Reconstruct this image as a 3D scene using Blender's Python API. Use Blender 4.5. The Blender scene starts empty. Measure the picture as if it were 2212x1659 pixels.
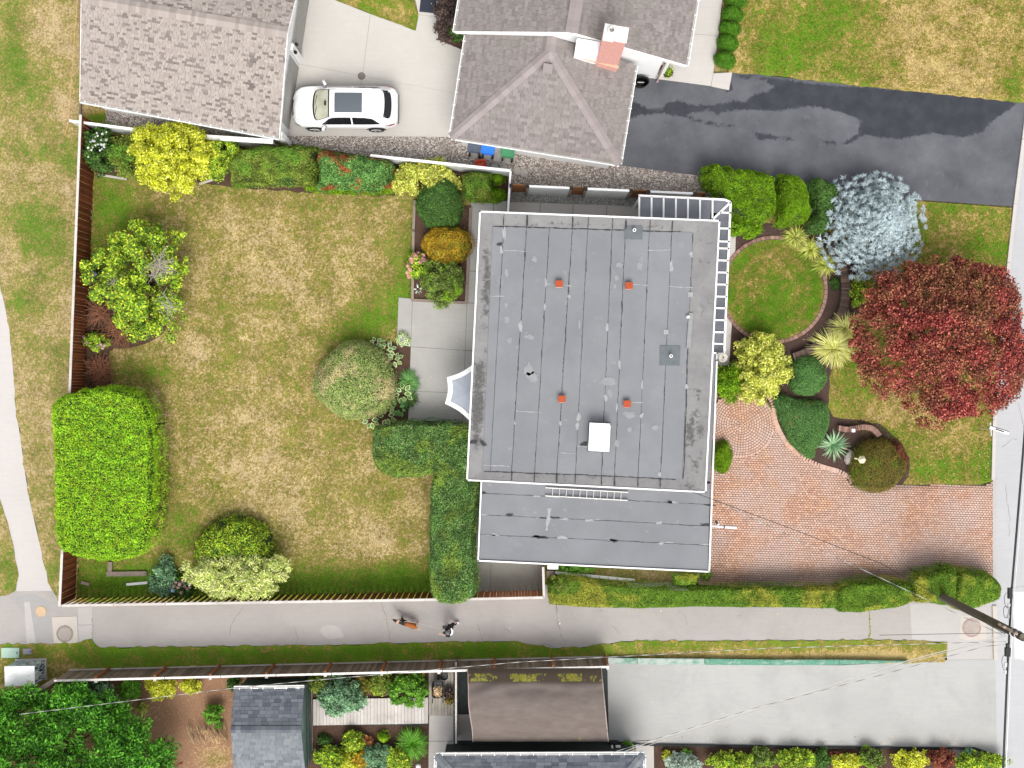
import bpy, bmesh, math, random
import numpy as np
from mathutils import Vector, Matrix
random.seed(7); rng = np.random.default_rng(7)
PI = math.pi
SC = bpy.context.scene
COL = SC.collection
# ------------------------------------------------------------------ camera, sky, sun, exposure
S, CX, CY, H = 46.08, 1106.0, 829.5, 55.0        # plan units per metre on the ground, plan centre, drone height
cam = bpy.data.cameras.new('camera'); camo = bpy.data.objects.new('camera', cam); COL.objects.link(camo)
camo.location = (0, 0, H); camo.rotation_euler = (0, 0, 0)
cam.sensor_width = 36.0; cam.lens = 36.0 * H * S / 2212.0
cam.clip_start = 1.0; cam.clip_end = 600.0
SC.camera = camo
SUN_EL, SUN_AZ = math.radians(58), math.radians(8)
wld = bpy.data.worlds.new('World'); SC.world = wld; wld.use_nodes = True
wn = wld.node_tree; wn.nodes.clear()
sky = wn.nodes.new('ShaderNodeTexSky'); sky.sky_type = 'NISHITA'; sky.sun_disc = False
sky.sun_elevation = SUN_EL; sky.sun_rotation = PI - SUN_AZ; sky.air_density = 1.0; sky.dust_density = 4.0; sky.ozone_density = 1.0
hs = wn.nodes.new('ShaderNodeHueSaturation'); hs.inputs['Saturation'].default_value = 0.22   # thin overcast
bg = wn.nodes.new('ShaderNodeBackground'); bg.inputs['Strength'].default_value = 0.15
wo = wn.nodes.new('ShaderNodeOutputWorld')
wn.links.new(sky.outputs[0], hs.inputs['Color']); wn.links.new(hs.outputs[0], bg.inputs['Color']); wn.links.new(bg.outputs[0], wo.inputs[0])
sl = bpy.data.lights.new('sun', 'SUN'); sl.energy = 1.3; sl.angle = math.radians(32); sl.color = (1.0, 0.965, 0.91)
so = bpy.data.objects.new('sun', sl); COL.objects.link(so); so.rotation_euler = (PI/2 - SUN_EL, 0, SUN_AZ); so.location = (0, -20, 40)
SC.view_settings.view_transform = 'Standard'; SC.view_settings.look = 'None'
SC.view_settings.exposure = 0.68; SC.view_settings.gamma = 1.0; SC.view_settings.use_curve_mapping = False
SC.cycles.max_bounces = 6; SC.cycles.transparent_max_bounces = 8
# ------------------------------------------------------------------ plan coordinates
OX = [0, 547.2, 1094.5, 1636.0]; OY = [0, 410.4, 820.9, 1227.0]
def T(c, r, x, y): return (OX[c] + .26043*x, OY[r] + .26043*y)
def W(x, y, h=0.0):
    k = (H - h) / H / S
    return ((x - CX)*k, -(y - CY)*k, h)
def W2(p, h=0.0): w = W(p[0], p[1], h); return (w[0], w[1])
# ------------------------------------------------------------------ materials
class G:
    def __init__(s, name):
        s.m = bpy.data.materials.new(name); s.m.use_nodes = True
        s.t = s.m.node_tree; s.t.nodes.clear()
        s.o = s.t.nodes.new('ShaderNodeOutputMaterial'); s._pos = None
    def L(s, a, b): s.t.links.new(a, b)
    def put(s, sock, v):
        if v is None: return
        if isinstance(v, bpy.types.NodeSocket): s.L(v, sock)
        elif isinstance(v, (tuple, list)): sock.default_value = tuple(v) + ((1,) if len(v) == 3 and len(sock.default_value) == 4 else ())
        else: sock.default_value = v
    def pos(s):
        if s._pos is None: s._pos = s.t.nodes.new('ShaderNodeNewGeometry')
        return s._pos.outputs['Position']
    def noise(s, scale, detail=3, rough=.6, vec=None, dist=0):
        n = s.t.nodes.new('ShaderNodeTexNoise'); n.inputs['Scale'].default_value = scale; n.inputs['Detail'].default_value = detail
        n.inputs['Roughness'].default_value = rough; n.inputs['Distortion'].default_value = dist
        s.L(vec if vec is not None else s.pos(), n.inputs['Vector']); return n.outputs['Fac']
    def scaled(s, v):
        n = s.t.nodes.new('ShaderNodeMapping'); n.inputs['Scale'].default_value = v; s.L(s.pos(), n.inputs['Vector']); return n.outputs[0]
    def voro(s, scale, feature='F1', out='Distance', vec=None):
        n = s.t.nodes.new('ShaderNodeTexVoronoi'); n.feature = feature; n.inputs['Scale'].default_value = scale
        s.L(vec if vec is not None else s.pos(), n.inputs['Vector']); return n.outputs[out]
    def ramp(s, f, stops, interp='LINEAR'):
        n = s.t.nodes.new('ShaderNodeValToRGB'); e = n.color_ramp.elements; n.color_ramp.interpolation = interp
        while len(e) < len(stops): e.new(.5)
        for el, (p, c) in zip(e, stops): el.position = p; el.color = tuple(c) + (1,) if len(c) == 3 else c
        s.put(n.inputs[0], f); return n.outputs[0]
    def mix(s, f, a, b, mode='MIX'):
        n = s.t.nodes.new('ShaderNodeMix'); n.data_type = 'RGBA'; n.blend_type = mode; n.clamp_factor = True
        s.put(n.inputs[0], f); s.put(n.inputs[6], a); s.put(n.inputs[7], b); return n.outputs[2]
    def math(s, op, a, b=None, c=None, clamp=False):
        n = s.t.nodes.new('ShaderNodeMath'); n.operation = op; n.use_clamp = clamp
        s.put(n.inputs[0], a); s.put(n.inputs[1], b); s.put(n.inputs[2], c) if c is not None else None; return n.outputs[0]
    def rng(s, v, a, b, c=0., d=1., smooth=False):
        n = s.t.nodes.new('ShaderNodeMapRange'); n.interpolation_type = 'SMOOTHSTEP' if smooth else 'LINEAR'
        s.put(n.inputs[0], v); n.inputs[1].default_value = a; n.inputs[2].default_value = b; n.inputs[3].default_value = c; n.inputs[4].default_value = d
        return n.outputs[0]
    def attr(s, name):
        n = s.t.nodes.new('ShaderNodeAttribute'); n.attribute_name = name; return n.outputs['Fac']
    def rnd(s):
        s.pos(); o = s.t.nodes.new('ShaderNodeObjectInfo')
        return s.math('FRACT', s.math('ADD', s._pos.outputs['Random Per Island'], s.math('MULTIPLY', o.outputs['Random'], 7.31)))
    def out(s, col, rough=.8, spec=.3, bump=None, bs=.3, bd=.02, metal=0., trans=0., tcol=None, coat=0., alpha=None):
        p = s.t.nodes.new('ShaderNodeBsdfPrincipled'); s.put(p.inputs['Base Color'], col); s.put(p.inputs['Roughness'], rough)
        s.put(p.inputs['Specular IOR Level'], spec); s.put(p.inputs['Metallic'], metal); p.inputs['Coat Weight'].default_value = coat
        if alpha is not None: s.put(p.inputs['Alpha'], alpha)
        if bump is not None:
            b = s.t.nodes.new('ShaderNodeBump'); b.inputs['Strength'].default_value = bs; b.inputs['Distance'].default_value = bd
            s.L(bump, b.inputs['Height']); s.L(b.outputs[0], p.inputs['Normal'])
        r = p.outputs[0]
        if trans > 0:
            t = s.t.nodes.new('ShaderNodeBsdfTranslucent'); s.put(t.inputs[0], tcol if tcol is not None else col)
            x = s.t.nodes.new('ShaderNodeMixShader'); x.inputs[0].default_value = trans
            s.L(r, x.inputs[1]); s.L(t.outputs[0], x.inputs[2]); r = x.outputs[0]
        s.L(r, s.o.inputs[0]); return s.m
M = {}
def plain(name, c, rough=.6, var=.12, scale=3., spec=.3, metal=0., bs=0., coat=0., rnd=0.):
    g = G(name); n = g.noise(scale, 4); f = g.noise(scale*9, 3)
    v = g.math('ADD', g.rng(n, .3, .7, 1-var, 1+var), g.rng(f, .3, .7, -var*.5, var*.5))
    if rnd: v = g.math('MULTIPLY', v, g.rng(g.rnd(), 0, 1, 1-rnd, 1+rnd))
    cb = g.t.nodes.new('ShaderNodeCombineColor')
    col = g.mix(1., c, None, 'MULTIPLY'); cc = col.node
    for i in range(3): g.L(v, cb.inputs[i])
    g.L(cb.outputs[0], cc.inputs[7])
    M[name] = g.out(col, rough, spec, f if bs else None, bs, .01, metal, coat=coat); return M[name]
LEAF = 1.55
def leafmat(name, stops, trans=.22, rough=.55, patch=None, pscale=1.2, plo=.5, phi=.62, vary=.35):
    br = lambda st: [(p, tuple(min(x*LEAF, .82) for x in c_)) for p, c_ in st]
    stops = br(stops); patch = br(patch) if patch else None
    g = G(name); c = g.ramp(g.rnd(), stops)
    if patch: c = g.mix(g.rng(g.noise(pscale, 3), plo, phi, 0, 1, True), c, g.ramp(g.rnd(), patch))
    n = g.rng(g.noise(2.2, 2), .35, .65, 1-vary, 1+vary)
    cb = g.t.nodes.new('ShaderNodeCombineColor')
    for i in range(3): g.L(n, cb.inputs[i])
    c = g.mix(1., c, cb.outputs[0], 'MULTIPLY')
    M[name] = g.out(c, rough, .25, trans=trans); return M[name]
def grassmat(name, straw, tan, olive, green, gain=1.0, soil=(.17,.12,.075), mott=.26):
    g = G(name); a = g.attr('green')
    v = g.math('ADD', a, g.rng(g.noise(.45, 4, .6), .3, .7, -.20, .20))
    v = g.math('ADD', v, g.rng(g.noise(2.6, 5, .72), .3, .7, -mott, mott))
    v = g.math('ADD', v, g.rng(g.noise(9, 5, .8), .3, .7, -.60, .60))
    v = g.math('ADD', v, g.rng(g.noise(.95, 4, .65), .35, .65, -.14, .14))
    c = g.ramp(v, [(0.0, straw), (.3, tan), (.62, olive), (1.0, green)])
    k = g.math('ADD', g.rng(g.noise(26, 3, .75), .27, .73, .40, 1.66), g.rng(g.noise(1.1, 3), .3, .7, -.16, .16))
    cb = g.t.nodes.new('ShaderNodeCombineColor')
    for i in range(3): g.L(k, cb.inputs[i])
    c = g.mix(1., c, cb.outputs[0], 'MULTIPLY')
    bare = g.rng(g.math('ADD', g.attr('bare'), g.rng(g.noise(9, 4, .7), .3, .7, -.45, .45)), .35, .65)
    c = g.mix(bare, c, g.ramp(g.noise(30, 3), [(.3, [x*.7 for x in soil]), (.7, [x*1.35 for x in soil])]))
    M[name] = g.out(c, .9, .1, g.noise(32, 3, .7), .7, .04); return M[name]
grassmat('lawn', (.435,.340,.180), (.28,.212,.072), (.175,.168,.034), (.100,.195,.014))
grassmat('verge', (.43,.33,.19), (.30,.23,.095), (.19,.18,.045), (.09,.17,.018), soil=(.33,.21,.12))
grassmat('front', (.42,.315,.135), (.29,.215,.062), (.165,.175,.028), (.095,.200,.012), soil=(.2,.13,.09), mott=.36)
grassmat('dirtgrass', (.42,.30,.15), (.33,.22,.10), (.20,.16,.05), (.10,.16,.02), soil=(.27,.155,.095))
# concrete / asphalt
def concrete(name, base, stain=.25, bs=.15, dark=None):
    g = G(name); n1 = g.noise(.5, 5, .65, None, .4); n2 = g.noise(4, 5, .7); n3 = g.noise(60, 2)
    d = dark or [x*.62 for x in base]
    c = g.mix(g.rng(n1, .42, .75, 0, stain*2, True), base, d)
    c = g.mix(g.rng(n2, .3, .75, 0, .35), c, [x*.82 for x in base])
    c = g.mix(g.rng(n3, .35, .65, 0, .22), c, [x*.6 for x in base])
    c = g.mix(g.rng(g.noise(2.5, 5, .7, g.scaled((.35, 3.5, 1))), .45, .75, 0, .30), c, [x*.72 for x in base]); c = g.mix(g.rng(g.noise(.23, 4, .6), .5, .7, 0, .35), c, [x*.8 for x in base])
    c = g.mix(g.rng(g.attr('stain'), 0, 1, 0, 1), c, g.mix(g.rng(n2, .3, .7), [x*.42 for x in base], [x*.75 for x in base]))
    c = g.mix(g.rng(g.rnd(), 0, 1, 0, .14), c, [x*.75 for x in base])
    M[name] = g.out(c, .88, .2, n3, bs, .01); return M[name]
concrete('conc_drive', (.53,.505,.465), .08)
concrete('conc_patio', (.40,.39,.365), .18)
concrete('conc_south', (.415,.41,.395), .24)
concrete('conc_walk', (.53,.50,.47), .12)
concrete('conc_cream', (.52,.475,.425), .15)
concrete('lane', (.385,.36,.34), .24)
concrete('lane_patch', (.345,.335,.325), .1)
concrete('lane_light', (.45,.43,.41), .1)
concrete('street', (.45,.45,.46), .08)
concrete('street_white', (.70,.70,.70), .03)
concrete('whitepath', (.53,.50,.48), .06)
concrete('conc_dark', (.25,.24,.21), .5)
g = G('asphalt'); wv = g.math('ADD', g.attr('wet'), g.rng(g.noise(5, 6, .85), .3, .7, -.17, .17)); wet = g.rng(wv, -.07, .05, 0, 1, True)
dry = g.mix(g.rng(g.noise(.6, 5, .6), .3, .7), (.062,.065,.075), (.122,.127,.141)); dry = g.mix(g.rng(g.noise(40, 2), .3, .7, 0, .35), dry, (.11,.11,.12))
dry = g.mix(g.rng(g.noise(3, 3), .62, .75, 0, .3), dry, (.23,.19,.17))
c = g.mix(wet, dry, g.mix(g.rng(g.noise(1.5, 4), .35, .7), (.026,.028,.036), (.042,.045,.054)))
M['asphalt'] = g.out(c, g.rng(wet, 0, 1, .85, .38), .3, g.noise(60, 2), .2, .01)
# gravel
def gravel(name, a, b, cc, scale=14):
    g = G(name); v = g.voro(scale, 'F1', 'Color'); d = g.voro(scale, 'F1', 'Distance')
    sp = g.t.nodes.new('ShaderNodeSeparateColor'); g.L(v, sp.inputs[0])
    c = g.ramp(sp.outputs[0], [(0, a), (.5, b), (1, cc)]); c = g.mix(g.rng(d, .35, .75, 0, .75), c, [x*.22 for x in a])
    c = g.mix(g.rng(g.noise(1.2, 3), .35, .7, 0, .4), c, [x*.8 for x in a])
    M[name] = g.out(c, .85, .2, g.math('SUBTRACT', 1., d), .9, .05); return M[name]
gravel('gravel_tan', (0.2875,0.2372,0.2084), (0.5175,0.4456,0.3952), (0.8912,0.8194,0.7475), 16)
gravel('gravel_grey', (0.286,0.286,0.273), (0.468,0.468,0.442), (0.65,0.65,0.624), 26)
def soil(name, a, b, s=22):
    g = G(name); n = g.noise(s, 4, .75); n2 = g.noise(1.3, 4)
    c = g.ramp(n, [(.3, [x*.55 for x in a]), (.55, a), (.8, b)]); c = g.mix(g.rng(n2, .4, .7, 0, .5), c, [x*.6 for x in a])
    M[name] = g.out(c, .95, .1, n, .9, .05); return M[name]
soil('soil', (.105,.063,.045), (.19,.125,.095)); soil('dirt', (.30,.19,.125), (.40,.28,.19)); soil('mulch', (.095,.060,.05), (.17,.115,.095))
# simple paints
plain('white', (.80,.80,.79), .45, .03); plain('offwhite', (.70,.69,.66), .6, .08); plain('white_dirty', (.66,.63,.59), .6, .14, 8)
plain('white_wall', (.82,.82,.82), .6, .03); plain('grey_paint', (.30,.29,.275), .6, .06); plain('black', (.012,.012,.013), .45, .1)
plain('rubber', (.02,.02,.021), .75, .1); plain('alu', (.62,.62,.62), .4, .08, metal=.5); plain('dark_metal', (.09,.085,.08), .5, .2, metal=.4)
plain('orange', (.34,.055,.014), .55, .15, 10); plain('red_paint', (.55,.10,.05), .5, .15); plain('blue_bin', (.02,.16,.62), .5, .08); plain('green_bin', (.05,.22,.10), .5, .1)
plain('navy_bin', (.07,.085,.12), .5, .1); plain('cable', (.03,.03,.03), .6, .2); plain('cable_white', (.55,.55,.54), .5, .1); plain('cap_pink', (.34,.26,.235), .8, .15, 12)
plain('brick_pink', (.58,.30,.26), .85, .16, 14, rnd=.12); plain('manhole', (.27,.235,.205), .8, .2, 20); plain('manhole_orange', (.50,.36,.24), .85, .12, 10)
plain('bark', (.11,.085,.06), .9, .35, 9, bs=.6); plain('twig', (.40,.35,.30), .9, .2, 12); plain('twig_brown', (.25,.11,.06), .9, .35, 8)
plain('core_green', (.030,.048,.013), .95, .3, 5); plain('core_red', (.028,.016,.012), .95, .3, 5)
plain('teal_lid', (.36,.50,.42), .7, .08); plain('grey_lid', (.33,.32,.36), .7, .1); plain('rock', (.33,.29,.26), .9, .25, 6, bs=.5)
plain('stone_slab', (.42,.39,.355), .9, .15, 8); plain('cream', (.72,.62,.40), .5, .08); plain('black_mat', (.025,.03,.045), .8, .15, 10)
plain('paper_white', (.8,.8,.78), .6, .03); plain('glass_dark', (.012,.013,.015), .08, .05, spec=.6); plain('straw', (.55,.36,.16), .8, .25, 20)
plain('rope', (.62,.36,.13), .8, .15, 10); plain('chrome', (.7,.7,.72), .2, .03, metal=1.); plain('tail_red', (.32,.012,.02), .25, .1, coat=.5)
plain('skin', (.55,.36,.28), .55, .06); plain('cloth_black', (.012,.011,.012), .85, .2, 20); plain('hair_grey', (.11,.11,.12), .7, .3, 30); plain('dog_brown', (.30,.10,.03), .8, .3, 14)
plain('teal_wall', (.12,.19,.16), .8, .25, 3)
g = G('car_paint'); M['car_paint'] = g.out((.82,.82,.83), .22, .5, coat=.6)
g = G('sunroof_glass'); M['sunroof_glass'] = g.out((.085,.10,.115), .12, .6)
g = G('wind_glass'); M['wind_glass'] = g.out(g.mix(g.rng(g.noise(1.5, 2), .35, .65), (.36,.37,.27), (.50,.50,.40)), .12, .6)
# wood
def wood(name, a, b, dark, rough=.8, grain=(3, 3, 3)):
    g = G(name); n = g.noise(6, 4, .65, g.scaled(grain)); c = g.mix(g.rng(n, .3, .7), a, b)
    c = g.mix(g.rng(g.rnd(), 0, 1, 0, .75), c, dark); c = g.mix(g.rng(g.noise(1.5, 4), .5, .75, 0, .5), c, [x*.6 for x in dark])
    M[name] = g.out(c, rough, .2, n, .3, .01); return M[name]
wood('fence_red', (.24,.062,.022), (.17,.045,.018), (.085,.022,.010), grain=(8, 8, 1))
wood('fence_grey', (0.2048,0.1599,0.1209), (0.3217,0.2633,0.2048), (0.0975,0.0741,0.0546), grain=(8, 8, 1)); wood('post_orange', (.42,.17,.065), (.30,.11,.04), (.25,.095,.035), grain=(8, 8, 1))
wood('cap_grey', (.62,.58,.54), (.50,.46,.42), (.44,.40,.36)); wood('deck', (.62,.58,.545), (.52,.48,.45), (.43,.39,.36), grain=(12, 1, 2)); wood('deck_old', (.46,.42,.37), (.36,.32,.28), (.28,.25,.21), grain=(12, 1, 2))
wood('timber', (.33,.27,.23), (.22,.17,.14), (.17,.13,.10)); wood('brown_panel', (.33,.15,.06), (.24,.10,.04), (.17,.07,.03)); wood('pole_wood', (.135,.115,.085), (.21,.185,.145), (.09,.075,.055), grain=(4, 4, 4))
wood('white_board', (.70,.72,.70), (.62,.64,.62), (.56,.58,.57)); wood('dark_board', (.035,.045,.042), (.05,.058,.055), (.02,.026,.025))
# roofing
def shingle(name, stops, tint, ts=.5):
    g = G(name); c = g.ramp(g.rnd(), stops, 'LINEAR'); c = g.mix(g.rng(g.noise(ts, 3), .4, .65, 0, .45), c, tint)
    n = g.noise(70, 2); c = g.mix(g.rng(n, .3, .7, 0, .3), c, [x*.45 for x in stops[0][1]])
    c = g.mix(g.rng(g.noise(5, 4), .55, .75, 0, .35), c, tint)
    M[name] = g.out(c, .95, .15, n, .35, .008); return M[name]
shingle('sh_tan', [(0,(.15,.13,.12)), (.19,(.21,.18,.165)), (.22,(.335,.29,.262)), (1,(.42,.37,.33))], (.355,.31,.285))
shingle('sh_mauve', [(0,(0.1806,0.1596,0.1512)), (.25,(0.2226,0.1974,0.189)), (.7,(0.2562,0.2268,0.2184)), (1,(0.2898,0.2562,0.2436))], (0.2352,0.2184,0.1974))
shingle('sh_cap', [(0,(0.258,0.2236,0.215)), (1,(0.3182,0.2795,0.2709))], (0.2838,0.2494,0.2451)); shingle('sh_captan', [(0,(0.2752,0.2365,0.215)), (1,(0.4042,0.3569,0.3182))], (0.344,0.301,0.2795))
shingle('sh_slate', [(0,(0.072,0.0828,0.1008)), (.5,(0.1224,0.1332,0.1548)), (1,(0.18,0.1908,0.216))], (0.144,0.1512,0.1692)); shingle('sh_slate2', [(0,(0.1224,0.136,0.1496)), (.5,(0.17,0.187,0.204)), (1,(0.2312,0.2482,0.2652))], (0.1768,0.1938,0.204))
plain('roof_under', (.05,.045,.043), .95, .2)
g = G('membrane'); n1 = g.noise(.55, 4, .6); n2 = g.noise(1.7, 5, .65, None, .6); n3 = g.noise(70, 2)
c = g.mix(g.rng(n1, .35, .7), (.180,.185,.197), (.220,.226,.238)); c = g.mix(g.rng(n2, .60, .72, 0, .55, True), c, (.25,.255,.262)); c = g.mix(g.rng(g.noise(2.4, 4), .66, .72, 0, .35, True), c, (.36,.31,.295))
c = g.mix(g.rng(n3, .3, .7, 0, .22), c, (.13,.134,.145)); c = g.mix(g.rng(g.rnd(), 0, 1, 0, .22), c, (.155,.16,.168))
M['membrane'] = g.out(c, .85, .25, n3, .2, .01)
g = G('rim_membrane'); n1 = g.noise(1.1, 5, .65); c = g.mix(g.rng(n1, .35, .7), (.175,.173,.174), (.245,.24,.236))
st = g.rng(g.math('ADD', g.attr('stain'), g.rng(g.noise(3.2, 5, .72, None, .8), .3, .7, -.55, .55)), .2, .7, 0, .85, True)
c = g.mix(st, c, g.mix(g.rng(g.noise(9, 3), .4, .6), (.035,.033,.032), (.085,.08,.075))); c = g.mix(g.rng(g.noise(60, 2), .3, .7, 0, .3), c, (.2,.195,.19))
M['rim_membrane'] = g.out(c, .9, .2, g.noise(40, 3), .25, .01)
plain('tar', (.035,.035,.038), .7, .4, 12); plain('crack', (.17,.155,.14), .95, .2); plain('faded', (.235,.24,.247), .85, .10, 6); plain('sealant', (.29,.295,.30), .8, .12, 9); plain('patch_dark', (.115,.13,.138), .8, .12, 6); plain('moss_pale', (.46,.49,.44), .9, .1, 8)
def paver(name, stops):
    g = G(name); c = g.ramp(g.rnd(), stops); c = g.mix(g.rng(g.noise(.45, 4), .32, .66, 0, .65, True), c, (.57,.45,.41)); c = g.mix(g.rng(g.noise(.8, 3), .55, .75, 0, .5, True), c, (.60,.35,.20))
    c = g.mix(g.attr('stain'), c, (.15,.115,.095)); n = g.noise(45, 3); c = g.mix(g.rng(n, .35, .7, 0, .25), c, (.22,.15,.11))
    M[name] = g.out(c, .88, .2, n, .3, .01); return M[name]
paver('paver', [(0,(0.4484,0.2596,0.1829)), (.4,(0.5428,0.3127,0.2124)), (.75,(0.6136,0.3599,0.2419)), (1,(0.6726,0.4366,0.3245))])
shingle('brick_edge', [(0,(.20,.11,.085)), (.5,(.33,.20,.16)), (1,(.43,.27,.215))], (.27,.17,.14)); shingle('brick_wall', [(0,(.075,.048,.04)), (.5,(.14,.092,.075)), (1,(.22,.15,.125))], (.11,.07,.06))
plain('joint', (.085,.065,.052), .95, .3, 6)
g = G('tarp'); n = g.noise(1.4, 4, .6, g.scaled((1, 2.2, 1))); c = g.mix(g.rng(n, .3, .7), (.118,.095,.084), (.160,.132,.118)); c = g.mix(g.rng(g.noise(50, 2), .3, .7, 0, .2), c, (.15,.12,.11))
moss = g.rng(g.math('ADD', g.attr('moss'), g.rng(g.noise(4, 5, .7, g.scaled((1, .35, 1))), .3, .7, -.5, .5)), .4, .62, 0, 1, True)
c = g.mix(g.rng(g.attr('algae'), 0, 1, 0, .8), c, (.065,.048,.032)); c = g.mix(moss, c, g.mix(g.rng(g.noise(14, 3), .3, .7), (.12,.11,.02), (.36,.34,.06))); M['tarp'] = g.out(c, .8, .15)  # darker brown band along the north side, moss patches over it
g = G('green_kerb'); c = g.mix(g.rng(g.math('ADD', g.attr('green'), g.rng(g.noise(2.2, 4), .3, .7, -.5, .5)), .2, .8), (.33,.39,.36), (.035,.20,.13)); c = g.mix(g.rng(g.noise(16, 4), .4, .75, 0, .7), c, (.36,.37,.32)); M['green_kerb'] = g.out(c, .8, .2)
g = G('wrap_print'); n = g.noise(5, 3, .6, g.scaled((7, 3, .5)), .6); M['wrap_print'] = g.out(g.ramp(n, [(.42,(.008,.009,.011)), (.47,(.08,.17,.24)), (.51,(.40,.55,.62)), (.56,(.72,.75,.75))], 'LINEAR'), .35, .4)
g = G('pane_glass'); M['pane_glass'] = g.out(g.mix(g.rng(g.noise(.8, 3), .35, .65), (.085,.09,.105), (.15,.155,.175)), .12, .6)
g = G('canopy_fabric'); M['canopy_fabric'] = g.out(g.mix(g.rng(g.noise(2, 3), .3, .7), (.31,.335,.38), (.36,.385,.43)), .8, .2)
# foliage
leafmat('lf_bright', [(0,(0.04838,0.1452,0.007258)), (.3,(0.1452,0.3266,0.009677)), (.7,(0.2661,0.4717,0.01452)), (1,(0.3992,0.5322,0.03629))], patch=[(0,(0.1089,0.2298,0.009677)), (1,(0.3387,0.4838,0.01814))], pscale=1.6, vary=.22)
leafmat('lf_cedar', [(0,(0.0468,0.1248,0.00312)), (.5,(0.1092,0.2184,0.00468)), (1,(0.1872,0.2808,0.00936))], vary=.3)
leafmat('lf_thedge', [(0,(.025,.07,.015)), (.4,(.065,.15,.030)), (.8,(.11,.21,.045)), (1,(.27,.31,.15))], patch=[(0,(.08,.15,.02)), (1,(.21,.28,.05))], pscale=.8)
leafmat('lf_olive', [(0,(0.05625,0.1063,0.015)), (.5,(0.1375,0.1938,0.025)), (1,(0.2375,0.2625,0.04375))], patch=[(0,(0.0625,0.1375,0.015)), (1,(0.1375,0.25,0.025))], pscale=.7)
leafmat('lf_south', [(0,(0.0468,0.104,0.0104)), (.5,(0.104,0.2028,0.01664)), (1,(0.1768,0.26,0.026))], patch=[(0,(0.1456,0.1768,0.0156)), (.6,(0.2496,0.26,0.0312)), (1,(0.3536,0.3328,0.0624))], pscale=.55, vary=.2)
leafmat('lf_photinia', [(0,(0.024,0.072,0.0144)), (.5,(0.084,0.204,0.036)), (1,(0.192,0.336,0.108))], patch=[(0,(0.12,0.0264,0.0144)), (.6,(0.312,0.066,0.0264)), (1,(0.12,0.168,0.036))], pscale=1.1, plo=.53, phi=.6)
leafmat('lf_yellow', [(0,(.14,.17,.008)), (.35,(.33,.36,.014)), (.75,(.50,.50,.03)), (1,(.64,.61,.16))], vary=.25)
leafmat('lf_yelgreen', [(0,(.035,.09,.012)), (.35,(.11,.21,.02)), (.7,(.28,.38,.025)), (1,(.47,.50,.04))])
leafmat('lf_variegated', [(0,(.12,.17,.02)), (.4,(.34,.37,.05)), (.8,(.54,.51,.10)), (1,(.60,.56,.22))], vary=.2)
leafmat('lf_lemon', [(0,(.10,.15,.02)), (.3,(.30,.38,.07)), (.7,(.56,.62,.20)), (1,(.70,.72,.36))], vary=.2)
leafmat('lf_round', [(0,(.05,.11,.022)), (.4,(.18,.26,.065)), (.8,(.35,.385,.13)), (1,(.44,.43,.22))], patch=[(0,(.30,.22,.13)), (.5,(.38,.38,.15)), (1,(.48,.42,.26))], pscale=1.0, vary=.15)
leafmat('lf_dark', [(0,(.012,.035,.008)), (.5,(.04,.095,.016)), (1,(.095,.175,.03))]); leafmat('lf_ball', [(0,(.02,.055,.01)), (.5,(.055,.125,.022)), (1,(.10,.20,.045))], vary=.2)
leafmat('lf_gold', [(0,(.10,.055,.006)), (.4,(.30,.19,.012)), (.8,(.46,.29,.02)), (1,(.20,.21,.02))], patch=[(0,(.10,.12,.012)), (1,(.30,.24,.02))], pscale=1.3)
leafmat('lf_mixdark', [(0,(.025,.055,.012)), (.5,(.08,.14,.02)), (1,(.22,.24,.06))], patch=[(0,(.07,.15,.012)), (1,(.19,.30,.02))], pscale=1.1)
leafmat('lf_heather', [(0,(0.0405,0.1148,0.0297)), (.5,(0.081,0.1958,0.04725)), (1,(0.1485,0.27,0.081))], patch=[(0,(0.0945,0.189,0.04725)), (1,(0.351,0.162,0.0675))], pscale=1.6, plo=.6, phi=.72, vary=.15)
leafmat('lf_bronze', [(0,(.075,.055,.010)), (.5,(.15,.125,.020)), (1,(.24,.175,.045))], patch=[(0,(.08,.10,.010)), (1,(.17,.19,.018))], pscale=.9, vary=.2)
leafmat('lf_redball', [(0,(.07,.015,.012)), (.6,(.18,.045,.03)), (1,(.22,.10,.035))])
leafmat('lf_maple', [(0,(0.02269,0.005446,0.005446)), (.3,(0.1089,0.01634,0.01453)), (.7,(0.2814,0.04538,0.03812)), (1,(0.4176,0.1362,0.09988))], patch=[(0,(0.02723,0.01089,0.007261)), (.45,(0.1362,0.04538,0.02178)), (1,(0.3631,0.1543,0.08169))], pscale=.55, plo=.42, phi=.60, vary=.3)
leafmat('lf_spruce', [(0,(0.1659,0.2156,0.2322)), (.5,(0.2819,0.3399,0.3565)), (1,(0.3814,0.4395,0.4518))], trans=.15, vary=.14); leafmat('lf_pine', [(0,(0.015,0.06875,0.0075)), (.5,(0.0625,0.2125,0.015)), (1,(0.1375,0.3625,0.03125))], vary=.4)
leafmat('lf_bluegreen', [(0,(.05,.12,.06)), (.5,(.12,.23,.12)), (1,(.24,.36,.20))]); leafmat('lf_strap', [(0,(.12,.17,.02)), (.5,(.30,.33,.05)), (1,(.50,.48,.16))], vary=.2)
leafmat('lf_pale', [(0,(.28,.30,.06)), (.5,(.50,.49,.14)), (1,(.62,.58,.26))], vary=.2); leafmat('lf_yucca', [(0,(.09,.20,.10)), (.5,(.19,.32,.17)), (1,(.38,.50,.32))], vary=.15)
leafmat('lf_grassy', [(0,(.03,.11,.008)), (.5,(.08,.24,.015)), (1,(.18,.36,.04))], vary=.25); leafmat('lf_silver', [(0,(.16,.21,.17)), (.5,(.30,.37,.30)), (1,(.46,.52,.44))]); leafmat('lf_orange', [(0,(.20,.07,.02)), (.5,(.42,.17,.06)), (1,(.5,.28,.14))])
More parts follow.
